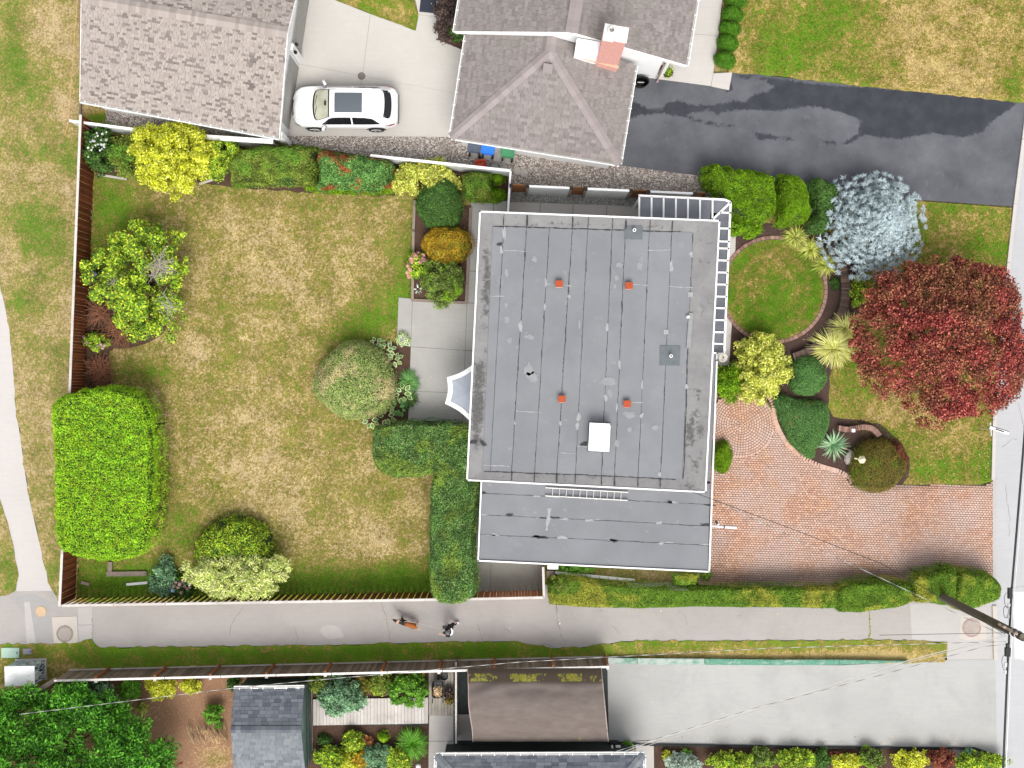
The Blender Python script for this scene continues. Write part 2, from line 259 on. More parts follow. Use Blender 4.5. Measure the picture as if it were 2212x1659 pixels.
leafmat('lf_dry', [(0,(.30,.20,.11)), (1,(.56,.42,.26))]); leafmat('lf_purple', [(0,(.022,.016,.014)), (.6,(.06,.04,.035)), (1,(.13,.09,.07))]); leafmat('lf_hosta', [(0,(.04,.12,.03)), (.5,(.08,.19,.05)), (1,(.14,.26,.07))], vary=.15)
leafmat('hosta_edge', [(0,(.45,.48,.20)), (1,(.62,.62,.34))]); leafmat('fl_pink', [(0,(.55,.16,.17)), (1,(.72,.36,.36))]); leafmat('fl_mauve', [(0,(.26,.13,.16)), (1,(.42,.28,.30))]); leafmat('fl_blue', [(0,(.16,.28,.62)), (1,(.30,.42,.75))]); leafmat('fl_lilac', [(0,(.20,.17,.36)), (1,(.34,.29,.48))]); leafmat('fl_white', [(0,(.72,.72,.68)), (1,(.8,.8,.78))])
leafmat('lf_box', [(0,(.022,.07,.005)), (.5,(.055,.155,.008)), (1,(.10,.23,.014))], vary=.15)
leafmat('lf_weed', [(0,(.05,.14,.012)), (1,(.14,.30,.03))])
# ------------------------------------------------------------------ mesh helpers
def link(o, parent=None):
    COL.objects.link(o)
    if parent is not None: o.parent = parent
    return o
def mk(name, V, F, mat=None, parent=None, smooth=False):
    me = bpy.data.meshes.new(name)
    me.from_pydata(V.tolist() if isinstance(V, np.ndarray) else V, [], F.tolist() if isinstance(F, np.ndarray) else F)
    if mat: me.materials.append(M[mat] if isinstance(mat, str) else mat)
    if smooth: me.polygons.foreach_set('use_smooth', [True]*len(me.polygons))
    me.update()
    return link(bpy.data.objects.new(name, me), parent)
def tag(o, label=None, cat=None, group=None, kind=None):
    if label: o['label'] = label
    if cat: o['category'] = cat
    if group: o['group'] = group
    if kind: o['kind'] = kind
    return o
def thing(name, label, cat, loc=(0, 0, 0), rotz=0., group=None):
    o = bpy.data.objects.new(name, None); COL.objects.link(o); o.location = loc; o.rotation_euler = (0, 0, rotz); o.empty_display_size = .2
    return tag(o, label, cat, group)
class MB:
    def __init__(s): s.v = []; s.f = []
    def add(s, V, F):
        b = len(s.v); s.v += [tuple(map(float, p)) for p in V]; s.f += [tuple(i + b for i in f) for f in F]; return s
    def box(s, c, d, rz=0., M4=None):
        x, y, z = d[0]/2, d[1]/2, d[2]/2
        P = [(-x,-y,-z),(x,-y,-z),(x,y,-z),(-x,y,-z),(-x,-y,z),(x,-y,z),(x,y,z),(-x,y,z)]
        if M4 is None: M4 = Matrix.Rotation(rz, 3, 'Z')
        P = [Vector(c) + M4 @ Vector(p) for p in P]
        return s.add(P, [(3,2,1,0),(4,5,6,7),(0,1,5,4),(1,2,6,5),(2,3,7,6),(3,0,4,7)])
    def prism(s, poly, z0, z1):
        n = len(poly)
        a = sum(poly[i][0]*poly[(i+1) % n][1] - poly[(i+1) % n][0]*poly[i][1] for i in range(n))
        if a < 0: poly = poly[::-1]
        P = [(p[0], p[1], z0) for p in poly] + [(p[0], p[1], z1) for p in poly]
        return s.add(P, [tuple(range(n))[::-1], tuple(range(n, 2*n))] + [(i, (i+1) % n, (i+1) % n + n, i + n) for i in range(n)])
    def bar(s, a, b, w, h, up=(0, 0, 1)):
        a, b = Vector(a), Vector(b); d = b - a; l = d.length; d.normalize(); u = Vector(up)
        if abs(d.dot(u)) > .98: u = Vector((1, 0, 0))
        r = d.cross(u).normalized(); u = r.cross(d)
        R = Matrix((d, -r, u)).transposed()
        return s.box((a + b)/2, (l, w, h), M4=R)
    def tube(s, pts, rad, n=8, caps=True):
        pts = [Vector(p) for p in pts]; R = rad if isinstance(rad, (list, tuple)) else [rad]*len(pts)
        V = []; F = []
        for i, p in enumerate(pts):
            d = (pts[min(i+1, len(pts)-1)] - pts[max(i-1, 0)]).normalized()
            u = Vector((0, 0, 1)) if abs(d.z) < .9 else Vector((1, 0, 0)); a = d.cross(u).normalized(); b = d.cross(a)
            for k in range(n): t = 2*PI*k/n; V.append(p + (a*math.cos(t) + b*math.sin(t))*R[i])
        for i in range(len(pts)-1):
            for k in range(n): F.append((i*n+k, i*n+(k+1) % n, (i+1)*n+(k+1) % n, (i+1)*n+k))
        if caps: F += [tuple(range(n)), tuple(range((len(pts)-1)*n, len(pts)*n))[::-1]]
        return s.add(V, F)
    def lathe(s, prof, c=(0, 0, 0), n=16):
        V = []; F = []; m = len(prof)
        for k in range(n):
            t = 2*PI*k/n
            for r, z in prof: V.append((c[0]+r*math.cos(t), c[1]+r*math.sin(t), c[2]+z))
        for k in range(n):
            for j in range(m-1): F.append((k*m+j, ((k+1) % n)*m+j, ((k+1) % n)*m+j+1, k*m+j+1))
        return s.add(V, F)
    def ball(s, c, r, n=10, m=6, sq=1.):
        return s.lathe([(max(r*math.sin(PI*j/m), 1e-4), -r*sq*math.cos(PI*j/m)) for j in range(m+1)], c, n)
    def build(s, name, mat, parent=None, smooth=False): return mk(name, s.v, s.f, mat, parent, smooth)
def inpoly(P, poly):
    x, y = P[:, 0], P[:, 1]; r = np.zeros(len(P), bool); n = len(poly)
    for i in range(n):
        x0, y0 = poly[i]; x1, y1 = poly[(i+1) % n]
        if y0 == y1: continue
        c = (y0 > y) != (y1 > y); r ^= c & (x < (x1-x0)*(y-y0)/(y1-y0) + x0)
    return r
def edist(P, poly):
    d = np.full(len(P), 1e9); n = len(poly)
    for i in range(n):
        a = np.array(poly[i]); b = np.array(poly[(i+1) % n]); e = b - a; L = (e*e).sum()
        if L == 0: continue
        t = np.clip(((P - a) @ e)/L, 0, 1); d = np.minimum(d, np.hypot(*(P - a - t[:, None]*e).T))
    return d
def sdist(P, poly): return np.where(inpoly(P, poly), 1., -1.)*edist(P, poly)
def smooth_poly(pts, k=4):
    P = [Vector(p) for p in pts]; n = len(P); out = []
    for i in range(n):
        a, b, c, d = P[i-1], P[i], P[(i+1) % n], P[(i+2) % n]
        for j in range(k):
            t = j/k; out.append(tuple(.5*((2*b) + (c-a)*t + (2*a-5*b+4*c-d)*t*t + (3*b-a-3*c+d)*t**3)))
    return out
def jitter_edge(pts, amp=.05, step=.25):
    out = []; n = len(pts)
    for i in range(n):
        a = Vector(pts[i]); b = Vector(pts[(i+1) % n]); L = (b-a).length; m = max(1, int(L/step))
        nn = Vector((-(b-a).y, (b-a).x)).normalized() if L else Vector((0, 0))
        for j in range(m): out.append(tuple(a.lerp(b, j/m) + nn*(random.uniform(-amp, amp) if j else 0)))
    return out
def attrs(me, **kw):
    for k, v in kw.items():
        a = me.attributes.new(k, 'FLOAT', 'POINT'); a.data.foreach_set('value', np.asarray(v, np.float32))
def sheet(name, pf, z, mat, cell=None, fns=None, kind='structure', parent=None, thick=.08, world=False, grow=None):
    poly = pf if world else [W2(p, z) for p in pf]
    if grow: poly = jitter_edge(poly, *grow)
    bm = bmesh.new(); vs = [bm.verts.new((x, y, z)) for x, y in poly]; f = bm.faces.new(vs)
    if f.normal.z == 0: bm.normal_update()
    if f.normal.z < 0: f.normal_flip()
    bmesh.ops.triangulate(bm, faces=[f], ngon_method='EAR_CLIP') if cell else None
    if cell:
        xs = [p[0] for p in poly]; ys = [p[1] for p in poly]
        for ax, lo, hi in ((0, min(xs), max(xs)), (1, min(ys), max(ys))):
            v = lo + cell
            while v < hi:
                co = [0, 0, 0]; no = [0, 0, 0]; co[ax] = v; no[ax] = 1
                bmesh.ops.bisect_plane(bm, geom=bm.verts[:]+bm.edges[:]+bm.faces[:], plane_co=co, plane_no=no); v += cell
    be = [e for e in bm.edges if len(e.link_faces) == 1]
    r = bmesh.ops.extrude_edge_only(bm, edges=be)
    for v in [g_ for g_ in r['geom'] if isinstance(g_, bmesh.types.BMVert)]: v.co.z -= thick
    bmesh.ops.recalc_face_normals(bm, faces=bm.faces[:])
    me = bpy.data.meshes.new(name); bm.to_mesh(me); bm.free(); me.materials.append(M[mat])
    if len(me.polygons) and sum(p.normal.z*p.area for p in me.polygons) < 0: me.flip_normals()
    if fns:
        co = np.zeros(len(me.vertices)*3); me.vertices.foreach_get('co', co); P = co.reshape(-1, 3)[:, :2]
        attrs(me, **{k: fn(P) for k, fn in fns.items()})
    o = link(bpy.data.objects.new(name, me), parent)
    if parent is None: o['kind'] = kind
    return o
def spots(base, lst):
    L = [(W2((x, y)), rx/S, ry/S, w, math.radians(a)) for x, y, rx, ry, w, a in [(t + (0,))[:6] for t in lst]]
    def fn(P):
        v = np.full(len(P), float(base))
        for (cx, cy), rx, ry, w, a in L:
            dx, dy = P[:, 0]-cx, P[:, 1]-cy; ca, sa = math.cos(a), math.sin(a)
            q = ((dx*ca+dy*sa)/rx)**2 + ((-dx*sa+dy*ca)/ry)**2; v += w*np.exp(-q*1.2)
        return v
    return fn
def ribbon(mb, pts, w, z, jit=.01, wv=.5, step=.12):
    P = [Vector(p) for p in pts]; Q = []
    for a, b in zip(P[:-1], P[1:]):
        n = max(1, int((b-a).length/step)); Q += [a.lerp(b, i/n) for i in range(n)]
    Q.append(P[-1]); V = []; F = []; o = 0.
    for i, q in enumerate(Q):
        d = (Q[min(i+1, len(Q)-1)] - Q[max(i-1, 0)]).normalized(); nn = Vector((-d.y, d.x)); o = o*.8 + random.uniform(-jit, jit)
        ww = w*max(.12, 1 + wv*random.uniform(-1, 1.2)); c = q + nn*o
        V += [(c.x+nn.x*ww/2, c.y+nn.y*ww/2, z), (c.x-nn.x*ww/2, c.y-nn.y*ww/2, z)]
        if i: k = 2*i; F.append((k-1, k+1, k, k-2))
    mb.add(V, F)
def blob(mb, c, rx, ry, z, n=14, rough=.3, rz=0.):
    V = []
    for k in range(n):
        t = 2*PI*k/n; r = 1 + random.uniform(-rough, rough); x, y = rx*r*math.cos(t), ry*r*math.sin(t)
        V.append((c[0]+x*math.cos(rz)-y*math.sin(rz), c[1]+x*math.sin(rz)+y*math.cos(rz), z))
    mb.add(V, [tuple(range(n))])
def pieces(parent, name, items, mat, meshfn, limit=300, center=(0, 0), stain=None):
    """items: (matrix4, key); alike keys share mesh data; the 300 nearest the middle stay single parts, the rest one joined part."""
    items = sorted(items, key=lambda it: (it[0].translation.x-center[0])**2 + (it[0].translation.y-center[1])**2)
    cache = {}; big = MB(); st = []
    for i, (mx, key) in enumerate(items):
        V, F = meshfn(key) if key not in cache else (None, None)
        if i < limit:
            if key not in cache:
                me = bpy.data.meshes.new(name); me.from_pydata([tuple(v) for v in V], [], F); me.materials.append(M[mat]); cache[key] = me
            o = bpy.data.objects.new(name, cache[key]); COL.objects.link(o); o.parent = parent; o.matrix_local = mx
        else:
            if key in cache: V, F = meshfn(key)
            P = [mx @ Vector(v) for v in V]; big.add(P, F)
            if stain: st += [float(s_) for s_ in stain(np.array([[p.x, p.y] for p in P]))]
    if big.v:
        o = big.build(name, mat, parent); o['kind'] = 'stuff'
        if stain: attrs(o.data, stain=st)
def slab_geo(key):
    w, d, t = key[:3]; x, y = w/2, d/2; e = min(.006, w*.1, d*.1)
    V = [(-x,-y,0),(x,-y,0),(x,y,0),(-x,y,0),(-x+e,-y+e,t),(x-e,-y+e,t),(x-e,y-e,t),(-x+e,y-e,t)]
    return V, [(4,5,6,7),(0,1,5,4),(1,2,6,5),(2,3,7,6),(3,0,4,7)]
# ------------------------------------------------------------------ plants: builders
def unit(a): return a/np.maximum(np.linalg.norm(a, axis=1, keepdims=True), 1e-9)
def leaves(name, P, N, size, mat, parent, asp=.55, jit=.6, fold=.12, along=None):
    n = len(P); Nn = unit(N + jit*rng.normal(size=(n, 3))); r = rng.normal(size=(n, 3)) if along is None else along + .35*rng.normal(size=(n, 3))
    t = unit(r - (r*Nn).sum(1, keepdims=True)*Nn); b = np.cross(Nn, t); s = (size*rng.uniform(.65, 1.35, n))[:, None]
    V = np.stack([P - t*s*.5, P - b*s*asp*.5 + Nn*s*fold, P + t*s*.5, P + b*s*asp*.5 + Nn*s*fold], 1).reshape(-1, 3)
    if parent is not None: V = V - np.array(parent.matrix_world.translation if parent.parent is None else (0, 0, 0)) - (np.array(parent.location) if parent.matrix_world.translation.length == 0 else 0)
    return mk(name, V, np.arange(4*n).reshape(-1, 4), mat, parent)
def local(parent, V): return np.asarray(V, float) - np.array(parent.location)
def lumpf(scale, seed):
    r = np.random.default_rng(seed); K = r.normal(size=(9, 2))*scale; ph = r.uniform(0, 6.28, 9)
    return lambda P: np.sin(P @ K.T + ph).mean(1)*1.6
def prof(d, h, r, e): t = np.clip(d/r, 0, 1); return h*np.maximum(1-(1-t)**e, 0)**(1/e)
seedn = [100]
def clipped(name, label, pf, h, mat, n, leaf=.075, r=.45, e=2.4, lump=.06, lscale=5., cat='hedge', group=None, core='core_green', asp=.5, at=.75, jit=.6, world=False, holes=0., z0=0., along=None, fold=.12):
    seedn[0] += 1
    if world: poly = pf
    else:                       # the side facing away from the drone shows its top edge, the near side its foot
        mc = Vector((sum(p[0] for p in pf)/len(pf), sum(p[1] for p in pf)/len(pf))); rd = mc - Vector((CX, CY)); k_ = min(1., rd.length/500); rd.normalize()
        tt = [.5+.5*k_*(Vector(p)-mc).normalized().dot(rd) for p in pf]; poly = [W2(p, z0 + h*at*(.25+.9*t)) for p, t in zip(pf, tt)]
    A = np.array(poly); c = A.mean(0); lo, hi = A.min(0), A.max(0); root = thing(name, label, cat, (c[0], c[1], z0), 0, group)
    lf = lumpf(lscale, seedn[0]); area = (hi-lo).prod()
    P = rng.uniform(lo, hi, (int(n*1.6)+200, 2)); P = P[inpoly(P, poly)][:n]
    B = rng.uniform(lo, hi, (n*6, 2)); B = B[inpoly(B, poly)]; dB = edist(B, poly); B = B[dB < r*.22][:int(n*.45)]
    Q = np.vstack([P, B]); d = edist(Q, poly)
    if holes:
        k = lumpf(lscale*1.6, seedn[0]+500)(Q) > -1 + holes*rng.uniform(0, .6, len(Q)); Q, d = Q[k], d[k]
    z = prof(d, h, r, e); ep = .04
    gx = (prof(edist(Q+[ep, 0], poly), h, r, e)-z)/ep; gy = (prof(edist(Q+[0, ep], poly), h, r, e)-z)/ep
    N = unit(np.stack([-gx, -gy, np.ones(len(Q))], 1)); off = lf(Q)*lump - rng.uniform(0, .09, len(Q))*(leaf/.075)
    P3 = np.stack([Q[:, 0], Q[:, 1], z], 1) + N*off[:, None]; P3[:, 2] = np.maximum(P3[:, 2], .03) + z0
    lv = leaves('foliage', P3 - np.array(root.location), N, leaf, mat, None, asp, jit, fold, None if along is None else np.tile(along, (len(Q), 1))); lv.parent = root
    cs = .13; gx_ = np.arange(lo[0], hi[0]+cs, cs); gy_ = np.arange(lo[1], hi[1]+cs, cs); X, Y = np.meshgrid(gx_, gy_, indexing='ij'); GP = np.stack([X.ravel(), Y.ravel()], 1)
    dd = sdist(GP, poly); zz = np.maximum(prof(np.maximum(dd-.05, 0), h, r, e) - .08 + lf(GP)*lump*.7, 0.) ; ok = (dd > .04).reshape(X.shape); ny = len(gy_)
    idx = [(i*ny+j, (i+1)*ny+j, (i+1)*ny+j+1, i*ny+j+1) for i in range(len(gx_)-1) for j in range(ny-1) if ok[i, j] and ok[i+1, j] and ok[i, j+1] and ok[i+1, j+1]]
    co = mk('branch_core', np.stack([GP[:, 0]-c[0], GP[:, 1]-c[1], zz], 1), idx, core, root, True)  # one solid shell; shade between the leaves is put into its dark colour
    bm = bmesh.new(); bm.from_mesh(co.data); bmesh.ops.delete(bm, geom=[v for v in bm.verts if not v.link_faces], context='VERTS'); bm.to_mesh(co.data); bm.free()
    return root
def ell(cx, cy, rx, ry, n=28, rz=0., wob=.04):
    a = random.uniform(0, 6); return [(cx + rx*(1+wob*math.sin(3*t+a)+wob*.6*math.sin(5*t+2*a))*math.cos(t+rz), cy + ry*(1+wob*math.sin(3*t+a)+wob*.6*math.sin(5*t+2*a))*math.sin(t+rz)) for t in [2*PI*k/n for k in range(n)]]
def dome(name, label, cx, cy, rx, ry, h, mat, n, leaf=.06, cat='shrub', e=2.0, lump=.04, group=None, **kw):
    r = min(rx, ry)/S*.98*(H-h*.5)/H; return clipped(name, label, ell(cx, cy, rx, ry), h, mat, n, leaf, r, e, lump, cat=cat, at=.4, group=group, **kw)
def shrub(name, label, cx, cy, rx, ry, h, mat, n, leaf=.1, clumps=40, cr=.25, cat='shrub', low=.25, stems=5, asp=.6, jit=.55, stem_mat='bark', group=None, z0=0., depth=.55, flat=.75, along_out=0., ragged=.03):
    n = int(n*2.0); leaf *= 1.08; clumps = int(clumps*1.7); cr *= .84
    """loose plant: leaf clumps spread through a dome on several stems, gaps between the clumps"""
    b = W(cx, cy, h*.55); root = thing(name, label, cat, (b[0], b[1], z0), 0, group); k = (H-h*.55)/H/S; RX, RY = rx*k, ry*k
    C = []
    for i in range(clumps):
        a = rng.uniform(0, 2*PI); q = math.sqrt(rng.uniform(0, 1)); lift = math.sqrt(max(1-q*q, 0)); q *= 1+abs(rng.normal())*ragged; u = 1-depth*rng.uniform(0, 1)**2
        wob = 1+.10*math.sin(3*a+cx)+.08*math.sin(5*a+cy)
        C.append((RX*q*wob*math.cos(a)*.93, RY*q*wob*math.sin(a)*.93, h*(low+(1-low)*lift*u)*rng.uniform(.88, 1.04)))
    for i in range(int(clumps*.5)):                     # inner, lower foliage seen through the gaps
        a = rng.uniform(0, 2*PI); q = .85*math.sqrt(rng.uniform(0, 1)); C.append((RX*q*math.cos(a), RY*q*math.sin(a), h*(low*.6+.35*math.sqrt(1-q*q))*rng.uniform(.7, 1.1)))
    clumps = len(C); C = np.array(C); R = cr*rng.uniform(.6, 1.3, clumps); w = R**2/np.sum(R**2); who = rng.choice(clumps, n, p=w)
    D = unit(rng.normal(size=(n, 3))); D[:, 2] = np.abs(D[:, 2])*1.2-.25; D = unit(D); rad = R[who]*rng.uniform(.3, 1.15, n)
    P = C[who] + D*rad[:, None]*np.array([1, 1, flat]); P[:, 2] = np.maximum(P[:, 2], .03)
    N = D + np.array([0, 0, .5]); al = None
    if along_out: al = P*np.array([1/max(RX, .01), 1/max(RY, .01), 0])*along_out
    lv = leaves('foliage', P, N, leaf, mat, None, asp, jit, along=al); lv.parent = root
    mb = MB(); tops = C[rng.choice(clumps, min(clumps, stems*3), replace=False)]
    for i, t in enumerate(tops):
        s0 = np.array([rng.normal()*.06, rng.normal()*.06, 0]); m = s0*.5 + t*.45 + np.array([0, 0, h*.12]); r0 = .012+.012*h
        mb.tube([s0, m, t], [r0, r0*.6, r0*.2], 5, False)
    if tops is not None and len(tops): mb.build('stems', stem_mat, root, True)
    return root
def blades(name, label, cx, cy, r, h, mat, n, w=.025, cat='grass clump', part='blade', up=.9, singles=False, group=None, ry=None, droop=.5, z0=0., sx=1.):
    """strap leaved plant: arching blades out of one centre; each blade its own part when singles"""
    b = W(cx, cy, h*.4); root = thing(name, label, cat, (b[0], b[1], z0), 0, group); k = (H-h*.4)/H/S; mb = MB(); var = []
    def one(mbx, L, hh, a, ww):
        m = 5; V = []; F = []
        for j in range(m+1):
            t = j/m; rr = L*(t*.75+.25*t*t); z = hh*(math.sin(min(t*1.35, 1.6)*1.2))*(1-droop*t*t)+.02; q = ww*(1-t**2.2)*.5+.001
            for sgn in (-1, 1): V.append((rr*math.cos(a)-sgn*q*math.sin(a), rr*math.sin(a)+sgn*q*math.cos(a), z-abs(q)*.3))
            if j: F.append((2*j-2, 2*j-1, 2*j+1, 2*j))
        mbx.add(V, F)
    if singles:
        ms = []
        for i in range(4):
            x = MB(); one(x, 1., h/(r*k)*random.uniform(.7, 1.1), 0, w/(r*k)); me = bpy.data.meshes.new(part); me.from_pydata(x.v, [], x.f); me.materials.append(M[mat]); ms.append(me)
        for i in range(n):
            o = bpy.data.objects.new(part, ms[i % 4]); COL.objects.link(o); o.parent = root; sc = r*k*random.uniform(.6, 1.08)
            o.rotation_euler = (0, 0, i*2.399+random.uniform(-.2, .2)); o.scale = (sc, sc, sc*random.uniform(.6, 1.3))
    else:
        for i in range(n):
            a = random.uniform(0, 2*PI); L = r*k*random.uniform(.5, 1.08); a0 = len(mb.v); one(mb, L, h*random.uniform(.5, 1.1), a, w*random.uniform(.7, 1.3))
            dx, dy = random.gauss(0, .05), random.gauss(0, .05)
            if ry: mb.v[a0:] = [(x*sx+dx, y*ry/r+dy, z) for x, y, z in mb.v[a0:]]
            else: mb.v[a0:] = [(x+dx, y+dy, z) for x, y, z in mb.v[a0:]]
        mb.build('foliage', mat, root)
    return root
def heads(root, name, mat, pts, r, seeds=3):
    ms = []
    for i in range(seeds):
        n = 60; D = unit(rng.normal(size=(n, 3))); D[:, 2] = np.abs(D[:, 2]); P = D*rng.uniform(.75, 1., (n, 1)); o = leaves(name, P, D, .5, mat, None, .9, .4); ms.append(o.data); bpy.data.objects.remove(o)
    for i, p in enumerate(pts):
        o = bpy.data.objects.new(name, ms[i % seeds]); COL.objects.link(o); o.parent = root; o.location = p; s = r*random.uniform(.75, 1.25); o.scale = (s, s, s*.8); o.rotation_euler = (0, 0, random.uniform(0, 6))
def dome_pts(root, cx, cy, rx, ry, h, spots_):
    b = root.location; out = []
    for x, y in spots_:
        q = min(1, ((x-cx)/rx)**2 + ((y-cy)/ry)**2); z = h*(.35+.65*math.sqrt(1-q*.9)); w = W(x, y, z); out.append((w[0]-b[0], w[1]-b[1], z))
    return out
# ------------------------------------------------------------------ THE SETTING: ground, lawns, paths, drives
gm = MB(); gm.box((0, 0, -.6), (420, 420, 1.)); go = gm.build('ground', 'verge'); go['kind'] = 'structure'; attrs(go.data, green=[.45]*8, bare=[.2]*8)
Wf = lambda pts: [W2(p) for p in pts]
PATH_R = [(-20, 480), (0, 616), (10, 660), (20, 710), (26, 775), (32, 842), (34, 883), (44, 946), (53, 1016), (62, 1071), (70, 1107), (86, 1178), (101, 1238), (103, 1258), (112, 1274)]
PATH_L = [(-70, 700), (-40, 850), (-20, 1000), (0, 1081), (16, 1128), (31, 1193), (40, 1243), (34, 1276), (16, 1286), (-4, 1288)]
verge = [(-300, -200), (176, -200), (176, 262), (205, 262), (166, 1300), (128, 1304)] + PATH_R[::-1] + [(-60, 300), (-300, 200)]
sheet('verge_grass_lawn', verge, .03, 'verge', .5, dict(green=spots(.33, [(25, 30, 40, 90, .55), (30, 130, 40, 40, .55), (110, 190, 60, 60, .35), (40, 180, 60, 60, .35), (150, 330, 30, 60, .45), (60, 330, 90, 50, .35), (105, 530, 60, 90, .5), (60, 480, 40, 60, .35), (50, 650, 30, 40, .5), (110, 760, 60, 50, .3), (120, 1230, 30, 60, .45), (110, 80, 50, 80, -.25), (140, 220, 25, 60, -.35), (80, 1000, 40, 60, .05)]),
      bare=spots(-.3, [(155, 130, 22, 140, .55), (90, 60, 60, 60, .35), (145, 260, 20, 60, .5), (85, 970, 20, 70, .4)])), grow=(.05, .3))
sheet('corner_grass_lawn', [(-300, 900), (-70, 900), (-40, 1000)] + PATH_L[3:] + [(-300, 1290)], .03, 'verge', .5, dict(green=spots(.45, [(20, 1230, 25, 40, .5)]), bare=spots(-.4, [(14, 1258, 14, 16, 1.1)])), grow=(.04, .3))
sheet('white_path', [(-300, 300), (-60, 300)] + PATH_R + [(128, 1290), (150, 1300), (150, 1330), (-300, 1330), (-300, 1200)], .004, 'whitepath', .7, dict(stain=spots(0, [(60, 1300, 40, 40, .25)])))
LANE_B = [(198, 1384), (216, 1399), (290, 1398), (400, 1397), (576, 1395), (700, 1394), (808, 1391), (960, 1387), (1105, 1385), (1150, 1392), (1193, 1400), (1251, 1399), (1313, 1391), (1344, 1385), (1500, 1384), (1670, 1383), (1800, 1383), (1912, 1382), (2047, 1387)]
sheet('lane', [(-300, 1282), (2150, 1250), (2150, 1440), (2047, 1440)] + LANE_B[::-1] + [(169, 1391), (78, 1394), (-300, 1396)], .010, 'lane', .6, dict(stain=spots(0, [(1200, 1330, 60, 40, .25), (930, 1330, 50, 30, .3), (250, 1320, 40, 20, .2)])))
mbp = MB()
for nm, pf, mt, z in (('lane_patch', [(22, 1290), (70, 1282), (108, 1300), (112, 1392), (75, 1394), (66, 1340)], 'lane_patch', .014), ('lane_patch', [(52, 1300), (64, 1300), (78, 1393), (58, 1393)], 'lane_light', .018),
        ('lane_patch', smooth_poly([(692, 1362), (698, 1352), (715, 1350), (731, 1355), (740, 1368), (741, 1377), (728, 1378), (712, 1380), (700, 1375)], 3), 'lane_light', .015), ('lane_patch', [(112, 1333), (166, 1331), (169, 1392), (117, 1393)], 'conc_cream', .026), ('lane_patch', [(168, 1312), (199, 1311), (198, 1348), (169, 1350)], 'lane_light', .018),
        ('lane_patch', [(169, 1352), (198, 1350), (198, 1383), (171, 1389)], 'lane_light', .018), ('lane_patch', [(2076, 1330), (2130, 1328), (2130, 1380), (2116, 1384), (2086, 1383), (2072, 1376)], 'conc_cream', .016), ('lane_patch', [(1966, 1304), (2150, 1300), (2150, 1440), (2047, 1430), (2040, 1386), (1970, 1382)], 'lane_light', .013)):
    tag(sheet('concrete_patch' if 'conc' in mt else 'lane_patch', pf, z, mt, thick=.012))
cr = MB()
for ln in ([(526, 1308), (522, 1318), (512, 1332), (500, 1352), (499, 1372)], [(664, 1302), (650, 1313), (640, 1320)], [(823, 1300), (827, 1318), (836, 1335), (843, 1365), (846, 1388)], [(1201, 1310), (1203, 1345), (1212, 1370), (1222, 1392)], [(1031, 1345), (1036, 1365), (1043, 1385)], [(1088, 1350), (1090, 1360), (1105, 1366)], [(1318, 1350), (1330, 1360), (1340, 1368)], [(640, 1360), (643, 1375), (640, 1390)], [(198, 1315), (200, 1350), (198, 1385)], [(1876, 1322), (1879, 1345), (1876, 1376)], [(1481, 1330), (1483, 1352)], [(1170, 1390), (1190, 1394), (1200, 1398)], [(850, 1305), (858, 1315), (868, 1325)]):
    ribbon(cr, [W2(p) for p in ln], .013, .0165, .03, .8, .07)
o = cr.build('lane_crack', 'crack'); o['kind'] = 'structure'
wd = MB(); ribbon(wd, [W2(p) for p in [(1876, 1322), (1879, 1345), (1876, 1378)]], .045, .0175, .05, .9, .08); o = wd.build('crack_weeds', 'lf_bronze'); o['kind'] = 'stuff'
tag(sheet('strip_grass_lawn', [(-300, 1393), (78, 1391), (170, 1388), (198, 1380)] + LANE_B[1:] + [(2042, 1430), (1964, 1433), (1820, 1427), (1311, 1421), (834, 1430), (576, 1437), (362, 1441), (150, 1456), (60, 1500), (-40, 1560), (-300, 1600)], .035, 'front', .5,
      dict(green=spots(.62, [(330, 1415, 260, 30, .3), (700, 1412, 250, 25, .35), (1050, 1405, 200, 25, .3), (1400, 1395, 60, 20, .15), (1500, 1416, 120, 12, -.5), (1700, 1418, 150, 12, -.55), (1900, 1418, 150, 18, -.75), (2030, 1400, 25, 20, .3), (120, 1440, 60, 20, -.35), (30, 1480, 80, 40, -.6)]), bare=spots(-.45, [(30, 1500, 90, 40, .9), (120, 1452, 40, 16, .6)])), grow=(.06, .22)))
# backyard lawn
BL = [(196, 262), (560, 310), (845, 345), (1100, 372), (1100, 440), (1035, 450), (1035, 1290), (165, 1302), (185, 830)]
gb = spots(.40, [(240, 460, 60, 80, .5), (320, 450, 60, 30, .25), (700, 430, 200, 16, .2), (480, 760, 40, 200, .12), (720, 620, 30, 180, .12), (215, 560, 25, 60, .45), (820, 690, 75, 55, .55), (760, 720, 60, 30, .35), (885, 560, 16, 90, .5), (855, 580, 18, 90, .35), (880, 660, 25, 60, .35), (600, 1262, 440, 45, .75), (250, 1250, 90, 45, .6), (880, 1250, 60, 50, .35), (400, 1150, 60, 50, .4), (360, 1060, 30, 70, .2), (660, 560, 160, 170, -.16), (560, 980, 120, 110, -.22), (820, 1160, 50, 40, -.5), (640, 1100, 120, 60, -.12), (420, 640, 60, 120, -.05), (420, 760, 60, 60, -.3), (500, 500, 40, 60, -.1), (330, 800, 80, 40, .25), (900, 1120, 20, 120, -.1), (700, 900, 40, 60, .05)])
bb = spots(-.45, [(820, 1150, 26, 30, .95), (760, 1090, 30, 18, .35), (350, 800, 40, 12, .3), (270, 735, 50, 25, .8), (360, 1020, 10, 120, .45), (928, 1100, 8, 120, .55), (940, 1035, 20, 20, .5), (700, 425, 180, 10, .6), (395, 650, 25, 60, .3), (560, 960, 40, 30, .2)])
sheet('back_lawn', BL, .03, 'lawn', .35, dict(green=gb, bare=bb))
